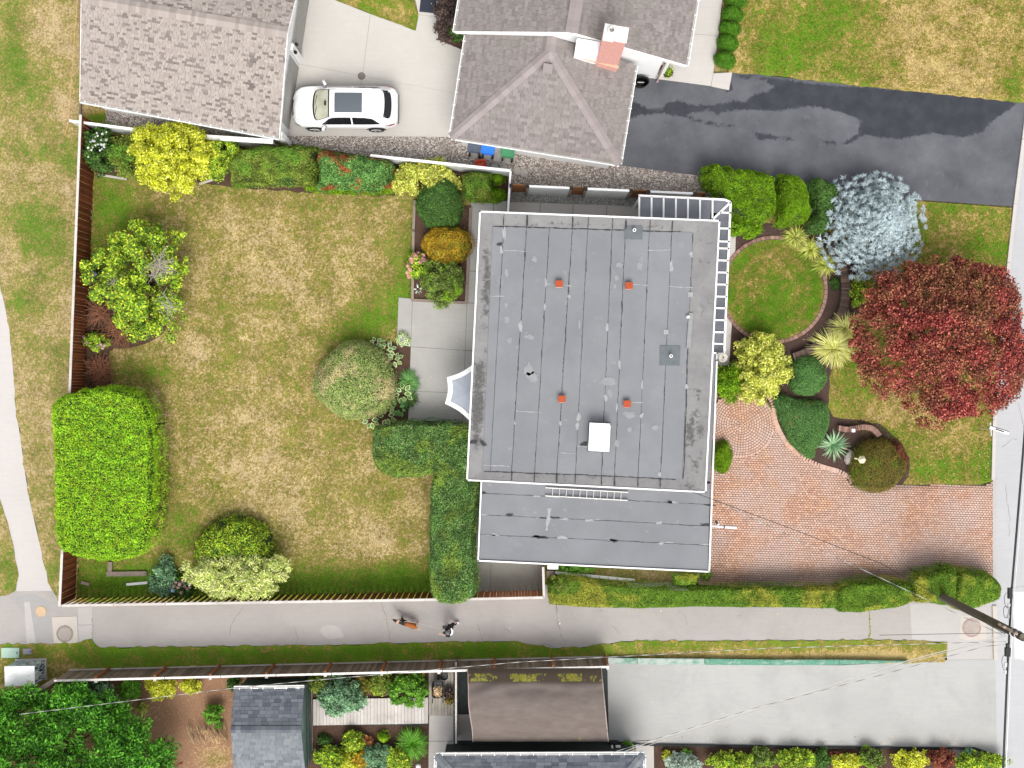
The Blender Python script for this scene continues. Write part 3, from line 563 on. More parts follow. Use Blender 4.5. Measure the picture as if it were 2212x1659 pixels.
# grass tufts: real blades on top of the lawns (fine relief that catches light)
def tufts(name, pf, n, mat, gfn, bfn, hh=.05, z=.03, avoid=()):
    poly = [W2(p) for p in pf]; A = np.array(poly); P = rng.uniform(A.min(0), A.max(0), (int(n*2.2), 2)); P = P[inpoly(P, poly)]
    for av in avoid: P = P[~inpoly(P, [W2(p) for p in av])]
    P = P[:n]; m = len(P); a = rng.uniform(0, 2*PI, m); l = hh*rng.uniform(.5, 1.4, m); w = .018*rng.uniform(.6, 1.4, m); dx, dy = np.cos(a), np.sin(a)
    B = np.stack([P[:, 0], P[:, 1], np.full(m, z-.005)], 1); sd = np.stack([-dy*w, dx*w, 0*w], 1); tip = np.stack([dx*l*.9, dy*l*.9, l], 1)
    V = np.stack([B-sd, B+sd, B+tip], 1).reshape(-1, 3); o = mk(name, V, np.arange(3*m).reshape(-1, 3), mat); o['kind'] = 'stuff'
    attrs(o.data, green=np.repeat(gfn(P)+.06, 3), bare=np.repeat(bfn(P)-.3, 3)); return o
tufts('lawn_grass', [(200, 400), (900, 420), (900, 640), (860, 650), (880, 900), (930, 1040), (930, 1285), (165, 1298), (185, 830)], 60000, 'lawn', gb, bb, .05)
# beds in the back yard
sheet('north_bed_soil', [(200, 290), (840, 348), (1098, 374), (1098, 432), (1016, 440), (1005, 395), (880, 410), (850, 424), (700, 418), (540, 408), (475, 400), (440, 395), (290, 382), (205, 372)], .05, 'soil', grow=(.06, .3))
sheet('west_bed_soil', smooth_poly([(192, 600), (230, 590), (300, 640), (360, 700), (330, 735), (280, 752), (236, 760), (238, 832), (186, 832)], 3), .052, 'soil', grow=(.05, .3))
sheet('hosta_bed_soil', [(800, 735), (866, 742), (890, 752), (888, 800), (905, 860), (890, 912), (840, 918), (780, 912)], .052, 'soil', grow=(.04, .3))
# patio and walks: one slab each
def slabs(name, quads, mat, z, kind='structure', gap=.012, base='joint'):
    root = None
    A = [W2(p, z) for q in quads for p in q]; xs = [a[0] for a in A]; ys = [a[1] for a in A]
    e = bpy.data.objects.new(name, None); COL.objects.link(e); e['kind'] = kind; e.location = ((min(xs)+max(xs))/2, (min(ys)+max(ys))/2, 0)
    for q in quads:
        w = [Vector(W2(p, z)) for p in q]; c = sum(w, Vector((0, 0)))/len(w); w = [p + (c-p).normalized()*gap for p in w]
        mb = MB(); off = Vector((e.location.x, e.location.y)); poly = [tuple(p-off) for p in w]; mb.prism(poly, z-.08, z); o = mb.build('slab', mat, e)
        mb2 = MB(); mb2.prism([tuple(Vector(W2(p, z))-off) for p in q], z-.09, z-.012); mb2.build('bedding', base, e)
    return e
slabs('patio', [[(861, 642), (891, 645), (887, 749), (857, 745)], [(891, 645), (1009, 654), (1005, 757), (887, 749)], [(1009, 654), (1060, 657), (1056, 760), (1005, 757)], [(887, 749), (1005, 757), (1002, 849), (884, 845)], [(1005, 757), (1056, 760), (1052, 852), (1002, 849)], [(884, 845), (1002, 849), (999, 940), (880, 938)], [(1002, 849), (1052, 852), (1050, 945), (999, 940)],
    [(1010, 585), (1060, 588), (1058, 657), (1009, 654)], [(1013, 516), (1062, 519), (1060, 588), (1010, 585)], [(1017, 436), (1066, 438), (1062, 519), (1013, 516)], [(1066, 432), (1095, 434), (1095, 470), (1066, 470)]], 'conc_patio', .06)
slabs('north_walk', [[(1097, 436), (1167, 438), (1166, 480), (1096, 480)], [(1167, 438), (1238, 440.5), (1237, 480), (1166, 480)], [(1238, 440.5), (1311, 443), (1310, 480), (1237, 480)], [(1311, 443), (1386, 447), (1385, 490), (1310, 480)], [(1386, 425), (1600, 440), (1600, 500), (1385, 490)], [(1540, 500), (1590, 500), (1585, 640), (1535, 640)], [(1535, 640), (1585, 640), (1575, 790), (1530, 790)]], 'conc_walk', .055)
slabs('south_yard_slab', [[(1028, 1035), (1070, 1035), (1070, 1142), (1028, 1142)], [(1028, 1142), (1070, 1142), (1068, 1210), (1028, 1210)], [(1030, 1210), (1060, 1210), (1060, 1279), (1032, 1282)], [(1060, 1210), (1174, 1212), (1172, 1275), (1060, 1279)]], 'conc_dark', .05)
sheet('side_gravel', [(1098, 400), (1400, 414), (1400, 447), (1097, 436)], .045, 'gravel_grey')
sheet('gravel_strip', [(232, 200), (606, 262), (975, 280), (1340, 340), (1509, 376), (1530, 400), (1530, 428), (1105, 412), (1105, 372), (840, 345), (600, 305), (222, 270)], .02, 'gravel_tan')
sheet('corner_dirt', [(174, 200), (236, 205), (226, 268), (174, 262)], .022, 'front', .3, dict(green=spots(.1, [(215, 258, 25, 14, .9)]), bare=spots(.4, [(215, 258, 25, 14, -.8)])))
# neighbour's concrete drive, in bays
slabs('concrete_drive', [[(600, -120), (690, -120), (724, 0), (800, 30), (783, 164), (646, 138), (600, 130)], [(800, 30), (900, 66), (1010, 110), (987, 202), (783, 164)], [(600, 130), (646, 138), (783, 164), (761, 294), (600, 294)], [(783, 164), (987, 202), (980, 296), (761, 294)]], 'conc_drive', .03, gap=.006)
slabs('front_walk', [[(884, -60), (950, -60), (947, 38), (904, 31)], [(904, 31), (947, 38), (946, 86), (898, 66)]], 'conc_drive', .034, gap=.006)
sheet('triangle_lawn', [(690, -60), (880, -60), (888, 0), (904, 31), (897, 66), (724, 0)], .05, 'front', .3, dict(green=spots(.75, [(860, 30, 30, 20, -.5), (760, 5, 20, 14, -.5)]), bare=spots(-.5, [])), grow=(.03, .25))
sheet('shrub_bed', [(947, -60), (1010, -60), (1005, 110), (946, 86)], .03, 'soil')
sheet('north_lawn', [(1588, -200), (2500, -200), (2500, 245), (2212, 222), (2000, 200), (1870, 187), (1636, 160), (1574, 156)], .05, 'front', .5, dict(green=spots(.36, [(1700, 130, 120, 60, .40), (1760, 60, 90, 60, .45), (1840, 10, 60, 40, .35), (1640, 60, 40, 60, .2), (2050, 40, 120, 80, -.25), (2080, 160, 110, 60, -.35), (2190, 170, 30, 60, .55), (1900, 130, 60, 50, .1), (1610, 100, 25, 60, -.2), (1950, 30, 40, 60, -.2)]),
      bare=spots(-.5, [(2118, 190, 22, 16, 1.2), (2140, 196, 18, 12, .9), (1645, 135, 14, 16, .6), (1960, 30, 14, 14, .5), (2150, 30, 20, 20, .5), (1790, 90, 14, 8, .5), (2060, 125, 18, 10, .5)])), grow=(.04, .25))
tufts('north_lawn_grass', [(1595, 0), (2300, 0), (2300, 220), (1600, 155)], 22000, 'front', spots(.5, [(1700, 130, 120, 60, .5), (1760, 60, 90, 60, .45), (2080, 160, 110, 60, -.4), (2050, 40, 120, 80, -.3)]), spots(-.6, []), .06, .05)
slabs('entry_walk', [[(1440, -100), (1570, -100), (1552, 78), (1455, 70)], [(1455, 70), (1552, 78), (1541, 159), (1420, 140)], [(1400, 160), (1445, 143), (1541, 159), (1536, 186), (1400, 168)], [(1541, 158), (1582, 156), (1575, 195), (1536, 187)]], 'conc_walk', .05, gap=.008)
# asphalt drive with wet patches
AS = [(1300, 120), (1433, 172), (1575, 190), (1581, 156), (1636, 161), (1870, 187), (2212, 221), (2240, 224), (2212, 318), (2191, 446), (2006, 433), (1800, 420), (1509, 379), (1337, 357), (1280, 340)]
WETS = [[(1640, 168), (1680, 172), (1790, 186), (1870, 190), (1980, 199), (2120, 212), (2195, 222), (2175, 238), (2140, 262), (2120, 285), (2080, 296), (2010, 286), (1940, 300), (1880, 292), (1856, 283), (1860, 262), (1840, 248), (1770, 230), (1740, 228), (1690, 238), (1600, 236), (1563, 240), (1550, 246), (1530, 236), (1490, 245), (1478, 252), (1440, 245), (1400, 246), (1370, 250), (1360, 256), (1355, 225), (1372, 222), (1400, 236), (1430, 236), (1440, 224), (1466, 218), (1490, 228), (1540, 229), (1585, 220), (1612, 222), (1628, 205), (1660, 198), (1676, 186)], [(1628, 286), (1680, 296), (1720, 301), (1640, 300)], [(1770, 303), (1805, 309), (1790, 313)], [(1820, 311), (1845, 295), (1862, 284), (1868, 287), (1840, 306)], [(1484, 253), (1520, 262), (1560, 269), (1590, 274), (1550, 272), (1510, 264)], [(1566, 180), (1580, 178), (1581, 196), (1570, 199)], [(1590, 160), (1630, 164), (1610, 172)], [(1360, 165), (1380, 172), (1375, 190), (1362, 195)]]
wp = [[W2(p) for p in w] for w in WETS]
def wetf(P): return np.max([np.clip(sdist(P, w), -.9, .9) for w in wp], 0)*1.3 + .03
sheet('asphalt_drive', AS, .028, 'asphalt', .13, dict(wet=wetf))
# street and kerb
sheet('street', [(2600, -200), (2260, -200), (2212, 300), (2192, 440), (2178, 567), (2147, 907), (2144, 1037), (2145, 1253), (2147, 1422), (2154, 1700), (2154, 2000), (2800, 2000), (2800, -200)], .0, 'street', 1.2, dict(stain=spots(0, [(2190, 1000, 30, 60, .15)])))
sheet('street_patch', [(2189, 1279), (2300, 1276), (2300, 1426), (2215, 1428), (2205, 1424), (2192, 1422)], .006, 'street_white', thick=.006)
kp = [(2260, -100), (2212, 300), (2194, 440), (2180, 567), (2149, 907), (2146, 1037)]
kr = bpy.data.objects.new('kerb', None); COL.objects.link(kr); kr['kind'] = 'structure'
for a, b in zip(kp[:-1], kp[1:]):
    A, B = Vector(W(*a, .12)), Vector(W(*b, .12)); n = max(1, int((B-A).length/2.4))
    for i in range(n):
        p, q = A.lerp(B, i/n + .002), A.lerp(B, (i+1)/n - .002); mb = MB(); mb.bar((p.x, p.y, .05), (q.x, q.y, .05), .16, .13); mb.build('kerb_stone', 'conc_walk', kr)
for a, b in (((2147, 1308), (2150, 1424)),):
    A, B = Vector(W(*a)), Vector(W(*b)); mb = MB(); mb.bar((A.x, A.y, .04), (B.x, B.y, .04), .2, .10); mb.build('kerb_stone', 'conc_cream', kr)
m = MB(); m.bar((*W2((2147, 1036)), .02), (*W2((2147, 1262)), .02), .16, .10); m.build('kerb_stone', 'lane_light', kr)
gc = MB()
for ln, w in (([(2183, 440), (2171, 567)], .1), ([(2147, 900), (2145, 1036)], .09)):
    ribbon(gc, [W2(p) for p in ln], w, .02, .02, .3)
o = gc.build('gutter_dirt', 'joint'); o['kind'] = 'structure'
cr = MB()
for ln in ([(2164, 965), (2175, 960), (2186, 948), (2196, 951)], [(2200, 870), (2212, 930)], [(2172, 1045), (2182, 1120), (2180, 1160)], [(2188, 1288), (2230, 1285)], [(2186, 1270), (2250, 1262)], [(2195, 1400), (2260, 1395)]): ribbon(cr, [W2(p) for p in ln], .012, .0075, .03, .6)
o = cr.build('street_crack', 'crack'); o['kind'] = 'structure'
# front yard
FL = [(1560, 425), (1800, 425), (2006, 436), (2186, 449), (2176, 567), (2145, 907), (2142, 1040), (2100, 1052), (1967, 1052), (1830, 1052), (1560, 1052)]
gf = spots(.52, [(2110, 530, 30, 30, .55), (2160, 545, 20, 25, .5), (2060, 450, 60, 10, .25), (2080, 480, 80, 25, -.15), (1850, 800, 40, 40, .1), (1920, 900, 40, 60, -.3), (1915, 940, 26, 25, .6), (2100, 1000, 50, 40, .25), (2060, 960, 60, 40, -.15), (2000, 1020, 50, 20, .4), (2130, 1010, 15, 25, .4), (1990, 890, 60, 40, -.35), (1830, 830, 30, 30, .2)]); bf = spots(-.5, [(1905, 1040, 60, 8, .8), (1990, 1048, 80, 5, .7), (2140, 950, 6, 80, .5)])
sheet('front_lawn', FL, .03, 'front', .35, dict(green=gf, bare=bf))
tufts('front_lawn_grass', [(2000, 440), (2184, 452), (2174, 570), (2144, 905), (2140, 1036), (1970, 1046), (1880, 960), (1790, 850), (1800, 780)], 26000, 'front', gf, bf, .05)
C0 = Vector(W2((1671, 626), .04)); RL = 108/S
ring = lambda r, a0, a1, n: [(C0.x + r*math.cos(a0+(a1-a0)*k/n), C0.y + r*math.sin(a0+(a1-a0)*k/n)) for k in range(n+1)]
sheet('front_bed_mulch', smooth_poly([(1552, 500), (1600, 480), (1700, 485), (1790, 500), (1850, 560), (1870, 640), (1845, 720), (1800, 780), (1790, 850), (1800, 900), (1900, 915), (1965, 990), (1940, 1060), (1850, 1060), (1780, 1020), (1700, 960), (1672, 905), (1655, 865), (1552, 865)], 2), .036, 'mulch', grow=(.05, .3))
cg = spots(.74, [(1650, 700, 70, 30, .35), (1760, 640, 20, 60, .3), (1690, 570, 60, 40, -.2), (1640, 600, 60, 50, -.1), (1680, 640, 40, 30, .15)])
cgr = lambda P: cg(P) + .11*np.sin(2*PI*np.hypot(P[:, 0]-C0.x, P[:, 1]-C0.y)/.6)
sheet('circle_lawn', ring(RL, 0, 2*PI, 72)[:-1], .075, 'front', .12, dict(green=cgr, bare=spots(-.6, [])), world=True, thick=.05)
tufts('circle_lawn_grass', ell(1671, 626, 106, 106, 40, 0, 0), 16000, 'front', cgr, spots(-.6, []), .04, .075)
er = bpy.data.objects.new('circle_edging', None); COL.objects.link(er); er['kind'] = 'structure'; er.location = (C0.x, C0.y, 0)
def arc_bricks(root, cx, cy, r0, r1, a0, a1, bw, z, name, mat, base=None, h=.1):
    n = max(1, int((a1-a0)*(r0+r1)/2/bw)); dw = (r0+r1)/2*(a1-a0)/n; items = []
    for i in range(n):
        a = a0+(a1-a0)*(i+.5)/n; m = Matrix.Translation((cx+(r0+r1)/2*math.cos(a), cy+(r0+r1)/2*math.sin(a), z-h+random.uniform(-.006, .006))) @ Matrix.Rotation(a + random.uniform(-.02, .02), 4, 'Z'); items.append((m, 0))
    w0 = dw*r0/((r0+r1)/2)*.5-.006; w1 = dw*r1/((r0+r1)/2)*.5-.006; d = (r1-r0)/2-.004; e = .008
    geo = ([(-d,-w0,0),(d,-w1,0),(d,w1,0),(-d,w0,0),(-d+e,-w0+e,h),(d-e,-w1+e,h),(d-e,w1-e,h),(-d+e,w0-e,h)], [(4,5,6,7),(0,1,5,4),(1,2,6,5),(2,3,7,6),(3,0,4,7)])
    pieces(root, name, items, mat, lambda k: geo)
    if base:
        V = []; F = []
        for k in range(25):
            a = a0+(a1-a0)*k/24
            for rr, zz in ((r0+.012, 0), (r0+.012, z-.02), (r1-.012, z-.02), (r1-.012, 0)): V.append((cx+rr*math.cos(a), cy+rr*math.sin(a), zz))
            if k: b = 4*k; F += [(b-4+j, b-3+j, b+1+j, b+j) for j in range(3)]
        mk('mortar', V, F, base, root)
arc_bricks(er, 0, 0, RL+.01, RL+.19, 0, 2*PI, .22, .10, 'brick', 'brick_edge', 'joint')
bw = thing('curved_brick_wall', 'low curved dark brick garden wall beside the circular lawn under the blue spruce', 'garden wall', (C0.x, C0.y, 0))
arc_bricks(bw, 0, 0, 3.08, 3.50, math.radians(-75), math.radians(40), .085, .42, 'brick', 'brick_wall', 'joint', h=.12)
# paver drive
DRV = [(1530, 880), (1560, 860), (1602, 915), (1672, 895), (1676, 912), (1699, 956), (1735, 988), (1771, 1006), (1818, 1021), (1834, 1046), (1967, 1047), (2131, 1047), (2149, 1036), (2149, 1262), (1500, 1275), (1500, 1000)]
dpoly = [W2(p, .06) for p in DRV]; MC = Vector(W2((1602, 917), .06)); MR = 71/S
sheet('paver_drive', DRV, .035, 'joint'); pd = bpy.data.objects['paver_drive']
ds = spots(0, [(1900, 1238, 140, 13, .55), (2060, 1230, 90, 11, .55), (1600, 1252, 120, 22, .45), (1545, 1200, 30, 60, .3), (1740, 1240, 90, 20, .45), (1950, 1052, 80, 7, .5), (1860, 1040, 40, 14, .35), (2100, 1050, 60, 5, .4)])  # pavers turn darker brown along the hedge, house and lawn edges
ca, sa = math.cos(math.radians(-2.2)), math.sin(math.radians(-2.2)); it = []; pw, ph = .142, .105
for j in range(-70, 70):
    for i in range(-75, 75):
        u, v = (i + (j % 2)*.5)*pw, j*ph; x = 15.8 + u*ca - v*sa; y = -7. + u*sa + v*ca; it.append((x, y))
Pp = np.array(it); okp = inpoly(Pp, dpoly) & (edist(Pp, dpoly) > .015) & (np.hypot(Pp[:, 0]-MC.x, Pp[:, 1]-MC.y) > MR-.03)
items = [(Matrix.Translation((x, y, .030+random.uniform(-.003, .003))) @ Matrix.Rotation(math.radians(-2.2)+random.uniform(-.02, .02), 4, 'Z'), random.randrange(3)) for x, y in Pp[okp]]
PG = [(pw-.013, ph-.013, .035), (pw-.016, ph-.012, .034), (pw-.012, ph-.016, .036)]
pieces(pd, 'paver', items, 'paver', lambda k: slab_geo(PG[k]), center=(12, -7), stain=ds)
pm = sheet('paver_medallion', [(MC.x+MR*math.cos(t), MC.y+MR*math.sin(t)) for t in [2*PI*k/48 for k in range(48)]], .052, 'joint', world=True)
items = []; rings = 13; rw = MR/rings; geos = {}
for k in range(rings):
    n = max(5, int(2*PI*(k+.5)*rw/.13)); w0 = PI*max(k*rw, .012)/n-.007; w1 = PI*(k+1)*rw/n-.007; d = rw/2-.007; e = .005
    geos[k] = ([(-d,-w0,0),(d,-w1,0),(d,w1,0),(-d,w0,0),(-d+e,-w0+e,.034),(d-e,-w1+e,.034),(d-e,w1-e,.034),(-d+e,w0-e,.034)], [(4,5,6,7),(0,1,5,4),(1,2,6,5),(2,3,7,6),(3,0,4,7)])
    for i in range(n):
        a = 2*PI*(i+.5*(k % 2))/n; x, y = MC.x+(k+.5)*rw*math.cos(a), MC.y+(k+.5)*rw*math.sin(a)
        if x < 9.1: continue
        items.append((Matrix.Translation((x, y, .046+random.uniform(-.003, .003))) @ Matrix.Rotation(a, 4, 'Z'), k))
pieces(pm, 'paver', items, 'paver', lambda k: geos[k], center=(MC.x, MC.y))
eg = bpy.data.objects.new('drive_edging', None); COL.objects.link(eg); eg['kind'] = 'structure'
cv = smooth_poly([(1560, 846), (1640, 846), (1668, 868), (1676, 912), (1699, 956), (1735, 988), (1771, 1006), (1818, 1021), (1834, 1042), (1700, 1042)], 6)[6:49]; last = None
for a, b in zip(cv[:-1], cv[1:]):
    A, B = Vector(W2(a, .06)), Vector(W2(b, .06)); L = (B-A).length; d = (B-A)/max(L, 1e-6)
    for q in range(max(1, round(L/.11))):
        p = A.lerp(B, (q+.5)/max(1, round(L/.11))); o = bpy.data.objects.new('paver', eg.get('m') and bpy.data.meshes['edge_paver'] or bpy.data.meshes.new('edge_paver'))
        if not eg.get('m'): V, F = slab_geo((.10, .21, .05)); o.data.from_pydata(V, [], F); o.data.materials.append(M['paver']); eg['m'] = 1
        COL.objects.link(o); o.parent = eg; o.location = (p.x, p.y, .04); o.rotation_euler = (0, 0, math.atan2(d.y, d.x)+random.uniform(-.04, .04))
# south neighbour: drive, beds, dirt yard
sheet('south_drive', [(1290, 1440), (1314, 1434), (1665, 1436), (1820, 1437), (1966, 1430), (2047, 1426), (2150, 1424), (2152, 1560), (2154, 1633), (2110, 1616), (1750, 1613), (1415, 1607), (1310, 1604)], .022, 'conc_south', .6, dict(stain=spots(0, [(1553, 1583, 9, 7, 1.0), (1700, 1480, 160, 4, .25), (1750, 1525, 160, 5, .22), (1900, 1560, 60, 8, .2), (2120, 1520, 20, 60, .22), (1340, 1470, 40, 40, .18), (1560, 1590, 60, 20, .15), (2000, 1580, 120, 25, .15), (1380, 1585, 60, 20, .2)])))
sheet('dirt_yard', [(-300, 1590), (-60, 1560), (60, 1500), (150, 1456), (505, 1440), (680, 1436), (680, 1900), (-300, 1900)], .02, 'dirtgrass', .5, dict(green=spots(.2, [(465, 1640, 40, 25, .35), (340, 1540, 40, 30, .1)]), bare=spots(.85, [(465, 1640, 40, 25, -.9), (320, 1535, 40, 30, -.35), (30, 1505, 60, 20, .3)])))
sheet('garden_soil', [(660, 1440), (930, 1432), (930, 1900), (660, 1900)], .03, 'soil')
sheet('shelter_floor', [(975, 1430), (1312, 1430), (1316, 1640), (975, 1640)], .025, 'dark_board')  # near-black floor colour stands in for the shade around the tarp
sheet('south_bed_soil', [(1408, 1607), (1750, 1613), (2110, 1616), (2154, 1633), (2156, 1900), (1408, 1900)], .03, 'soil')
sheet('pale_gravel', [(2046, 1617), (2105, 1619), (2150, 1636), (2150, 1660), (2050, 1640)], .05, 'gravel_grey')
slabs('south_path', [[(927, 1545), (980, 1545), (980, 1601), (926, 1601)], [(926, 1601), (980, 1601), (980, 1720), (925, 1720)], [(985, 1543), (1018, 1543), (1025, 1600), (988, 1600)], [(1373, 1601), (1412, 1600), (1414, 1720), (1376, 1720)]], 'conc_walk', .06)
mb = MB()
for a, b in (((1314, 1603), (1415, 1608)), ((1415, 1608), (1750, 1613)), ((1750, 1613), (2106, 1616)), ((2106, 1616), (2152, 1633))):
    mb = MB(); mb.bar((*W2(a), .06), (*W2(b), .06), .10, .12); o = mb.build('bed_edging', 'rubber'); tag(o, {1314: 'black bed edging beside the grey walkway at the roof corner', 1415: 'black bed edging along the drive, stretch beside the silver shrub', 1750: 'long black bed edging along the drive in front of the clipped yellow shrubs', 2106: 'short slanting black bed edging next to the street'}[a[0]], 'edging', 'black edging along the south bed')
# mossy kerb wall under the grass strip
kw = thing('mossy_kerb_wall', 'low concrete kerb wall stained turquoise green between grass strip and south drive', 'kerb wall', W(1640, 1428))
kx = [1313, 1377, 1522, 1665, 1813, 1962]; ky = {1313: (1421, 1434), 1377: (1422, 1435), 1522: (1423, 1436), 1665: (1425, 1437), 1813: (1425, 1436), 1962: (1428, 1430)}
for a, b in zip(kx[:-1], kx[1:]):
    V = []; 
    for q in (a+.4, b-.4):
        t = (q-a)/(b-a); y0 = ky[a][0]*(1-t)+ky[b][0]*t; y1 = ky[a][1]*(1-t)+ky[b][1]*t
        V += [(*W2((q, y0)), .0), (*W2((q, y0), .3), .30), (*W2((q, y0+3), .3), .30), (*W2((q, y1)), .02)]
    V = local(kw, V); F = [(0,1,5,4), (1,2,6,5), (2,3,7,6), (0,3,2,1), (4,5,6,7)]; o = mk('wall_segment', V, F, 'green_kerb', kw); g0 = (0.15 if a < 1500 else 0.9); g1 = (.45 if a < 1400 else .95); attrs(o.data, green=[g0]*4+[g1]*4)
# ------------------------------------------------------------------ BUILDINGS
def V3(p, h): return Vector(W(p[0], p[1], h))
def shingles(roof, off, eL, eR, tL, tR, expo, widths, th, mat, limit=300, center=(0, 0), lam=.5):
    items = []; up = ((tL+tR)/2 - (eL+eR)/2); n = max(1, int(up.length/expo))
    for j in range(n):
        t = (j+.5)/n; a = eL.lerp(tL, t); b = eR.lerp(tR, t); L = (b-a).length
        if L < .12: continue
        u = (b-a).normalized(); v = up - u*up.dot(u); v.normalize(); nn = u.cross(v); x = -random.uniform(0, widths[0])
        R = Matrix((u, v, nn)).transposed().to_4x4(); d = round(up.length/n*1.12, 3)
        while x < L:
            w = random.choice(widths); x0, x1 = max(x, 0), min(x+w, L); x += w
            if x1-x0 < .03: continue
            items.append((Matrix.Translation(a + u*((x0+x1)/2) - off + nn*.012) @ R, (round(x1-x0-.008, 2), d, th if random.random() < lam else th*.45)))
    def geo(k):
        w, d, t = k; x, y = w/2, d/2
        return [(-x,-y,-.01),(x,-y,-.01),(x,y,-.01),(-x,y,-.01),(-x,-y,t),(x,-y,t),(x,y,t*.15),(-x,y,t*.15)], [(4,5,6,7),(0,1,5,4),(1,2,6,5),(3,0,4,7)]
    pieces(roof, 'shingle', items, mat, geo, limit, center)
def capline(roof, off, a, b, w, mat, th=.03, step=.26):
    L = (b-a).length; n = max(1, int(L/step)); d = (b-a).normalized(); s = d.cross(Vector((0, 0, 1))).normalized(); up = s.cross(d); items = []
    R = Matrix((s, d, up)).transposed().to_4x4()
    for i in range(n): items.append((Matrix.Translation(a + d*((i+.5)*L/n) - off + up*(.045+random.uniform(0, .008))) @ R, 0))
    x, y = w/2, L/n*.56
    geo = ([(-x,-y,-.045),(0,-y,th),(x,-y,-.045),(x,y,-.06),(0,y,th*.5),(-x,y,-.06)], [(0,1,4,5),(1,2,3,4),(0,2,1)])
    pieces(roof, 'cap_shingle', items, mat, lambda k: geo)
def gutter(root, a, b, mat='white', brk=0, w=.12, side=None):
    mb = MB(); off = root.location; mb.bar(a-off, b-off, w, .11); o = mb.build('gutter', mat, root)
    mi = MB(); mi.bar(a-off+Vector((0, 0, .057)), b-off+Vector((0, 0, .057)), w*.5, .006); mi.build('gutter_trough', 'grey_paint', o)
    if brk:
        L = (b-a).length; n = int(L/brk); s = (b-a).normalized().cross(Vector((0, 0, 1)))*(side or 1)
        for i in range(n):
            p = a.lerp(b, (i+.5)/n) - off + Vector((0, 0, .07)); m = MB(); m.bar(p - s*.07, p + s*.09, .03, .02); m.build('gutter_bracket', mat, o)
def deckface(root, name, pts, mat='roof_under'):
    off = root.location; return mk(name, [tuple(p-off) for p in pts], [tuple(range(len(pts)))], mat, root)
# --- north-west garage
eh, rh = 2.6, 4.1
sw, se = V3((173, 217), eh), V3((603, 297), eh); rw_, re = V3((176, -5), rh), V3((621, 70), rh)
nw = Vector((2*rw_.x-sw.x, 2*rw_.y-sw.y, eh)); ne = Vector((2*re.x-se.x, 2*re.y-se.y, eh))
gr = thing('garage', 'garage with tan laminated shingle roof and white gutter beside the concrete drive', 'garage', (sw.x+4, sw.y+4, 0)); off = gr.location.copy()
rf = deckface(gr, 'roof', [sw, se, re, rw_]); deckface(gr, 'roof_deck', [rw_, re, ne, nw])
shingles(rf, off, sw, se, rw_, re, .105, [.13, .17, .21, .26], .03, 'sh_tan', 300, (-12, 12)); shingles(rf, off, ne, nw, re, rw_, .105, [.13, .17, .21, .26], .03, 'sh_tan', 0)
capline(rf, off, rw_, re, .5, 'sh_captan', .04, .16)
s_dir = (se-sw).normalized(); gutter(gr, sw + Vector((0, 0, -.05)) - s_dir.cross(Vector((0, 0, 1)))*-.05, se + Vector((0, 0, -.05)) - s_dir.cross(Vector((0, 0, 1)))*-.05, 'white', .46)
for a, b in ((se, re), (re, ne), (sw, rw_), (rw_, nw)):
    m = MB(); d = Vector((0, 0, -.1)); m.bar(a-off+d, b-off+d, .05, .2); m.build('barge_board', 'white', gr)
ins = lambda p, c, k: p + (c-p)*k
cc = (sw+se+nw+ne)/4; wl = [ins(p, cc, .05) for p in (sw, se, ne, nw)]; m = MB(); m.prism([(p.x-off.x, p.y-off.y) for p in wl], 0, eh-.05); wall = m.build('wall', 'white_wall', gr)
E0, E1 = wl[1], wl[2]; dE = (E1-E0).normalized(); nE = Vector((dE.y, -dE.x, 0)); nE = nE if nE.x > 0 else -nE
for s0, s1 in ((.7, 3.6), (4.3, 8.0)):
    dr = None
    for k in range(4):
        m = MB(); p0 = E0 + dE*s0 + nE*.03; p1 = E0 + dE*s1 + nE*.03; z = .05+k*.53; q = lambda p, zz: Vector((p.x-off.x, p.y-off.y, zz)); m.bar(q(p0, z+.26), q(p1, z+.26), .05, .51); o = m.build('garage_door' if dr is None else 'door_panel', 'grey_paint', dr or gr); dr = dr or o
for s_ in (3.95,):
    p = E0 + dE*s_ + nE*.10; m = MB(); m.box((p.x-off.x, p.y-off.y, 1.15), (.14, .30, 2.3), math.atan2(nE.y, nE.x)); m.build('door_post', 'white', gr)
    for q_ in (-.16, .2):
        pp = p + dE*q_ + nE*.14; m = MB(); m.lathe([(.001, .22), (.05, .22), (.085, .04), (.06, 0), (.001, 0)], (pp.x-off.x, pp.y-off.y, 2.0), 10); m.build('wall_lamp', 'black', gr)
m = MB(); p = E0 + nE*.12; m.box((p.x-off.x, p.y-off.y, 1.15), (.3, .24, 2.3), math.atan2(nE.y, nE.x)); m.build('corner_post', 'white', gr)
# --- north house
eh, rh = 3.0, 5.5
sw, se = V3((983, 68), eh), V3((1482, 141), eh); rs = V3((1235, 70), rh); d = (V3((994, 0), eh)-sw).normalized(); LN = 9.
nw, ne, rn = sw+d*LN, se+d*LN, rs+d*LN
hn = thing('neighbour_house', 'white house with mauve grey shingle roofs and brick chimney beside the asphalt drive', 'house', ((sw.x+se.x)/2, (sw.y+se.y)/2+3, 0)); off = hn.location.copy()
rf = deckface(hn, 'roof', [sw, rs, rn, nw]); deckface(hn, 'roof_deck', [se, ne, rn, rs])
shingles(rf, off, nw, sw, rn, rs, .14, [.2, .26, .32], .016, 'sh_mauve', 300, (-1, 17)); shingles(rf, off, se, ne, rs, rn, .14, [.2, .26, .32], .016, 'sh_mauve', 0); capline(rf, off, rs, rn, .55, 'sh_cap')
for a, b in ((sw, rs), (rs, se)):
    m = MB(); z = Vector((0, 0, -.10)); m.bar(a-off+z-d*.02, b-off+z-d*.02, .05, .22); m.build('barge_board', 'white', hn)
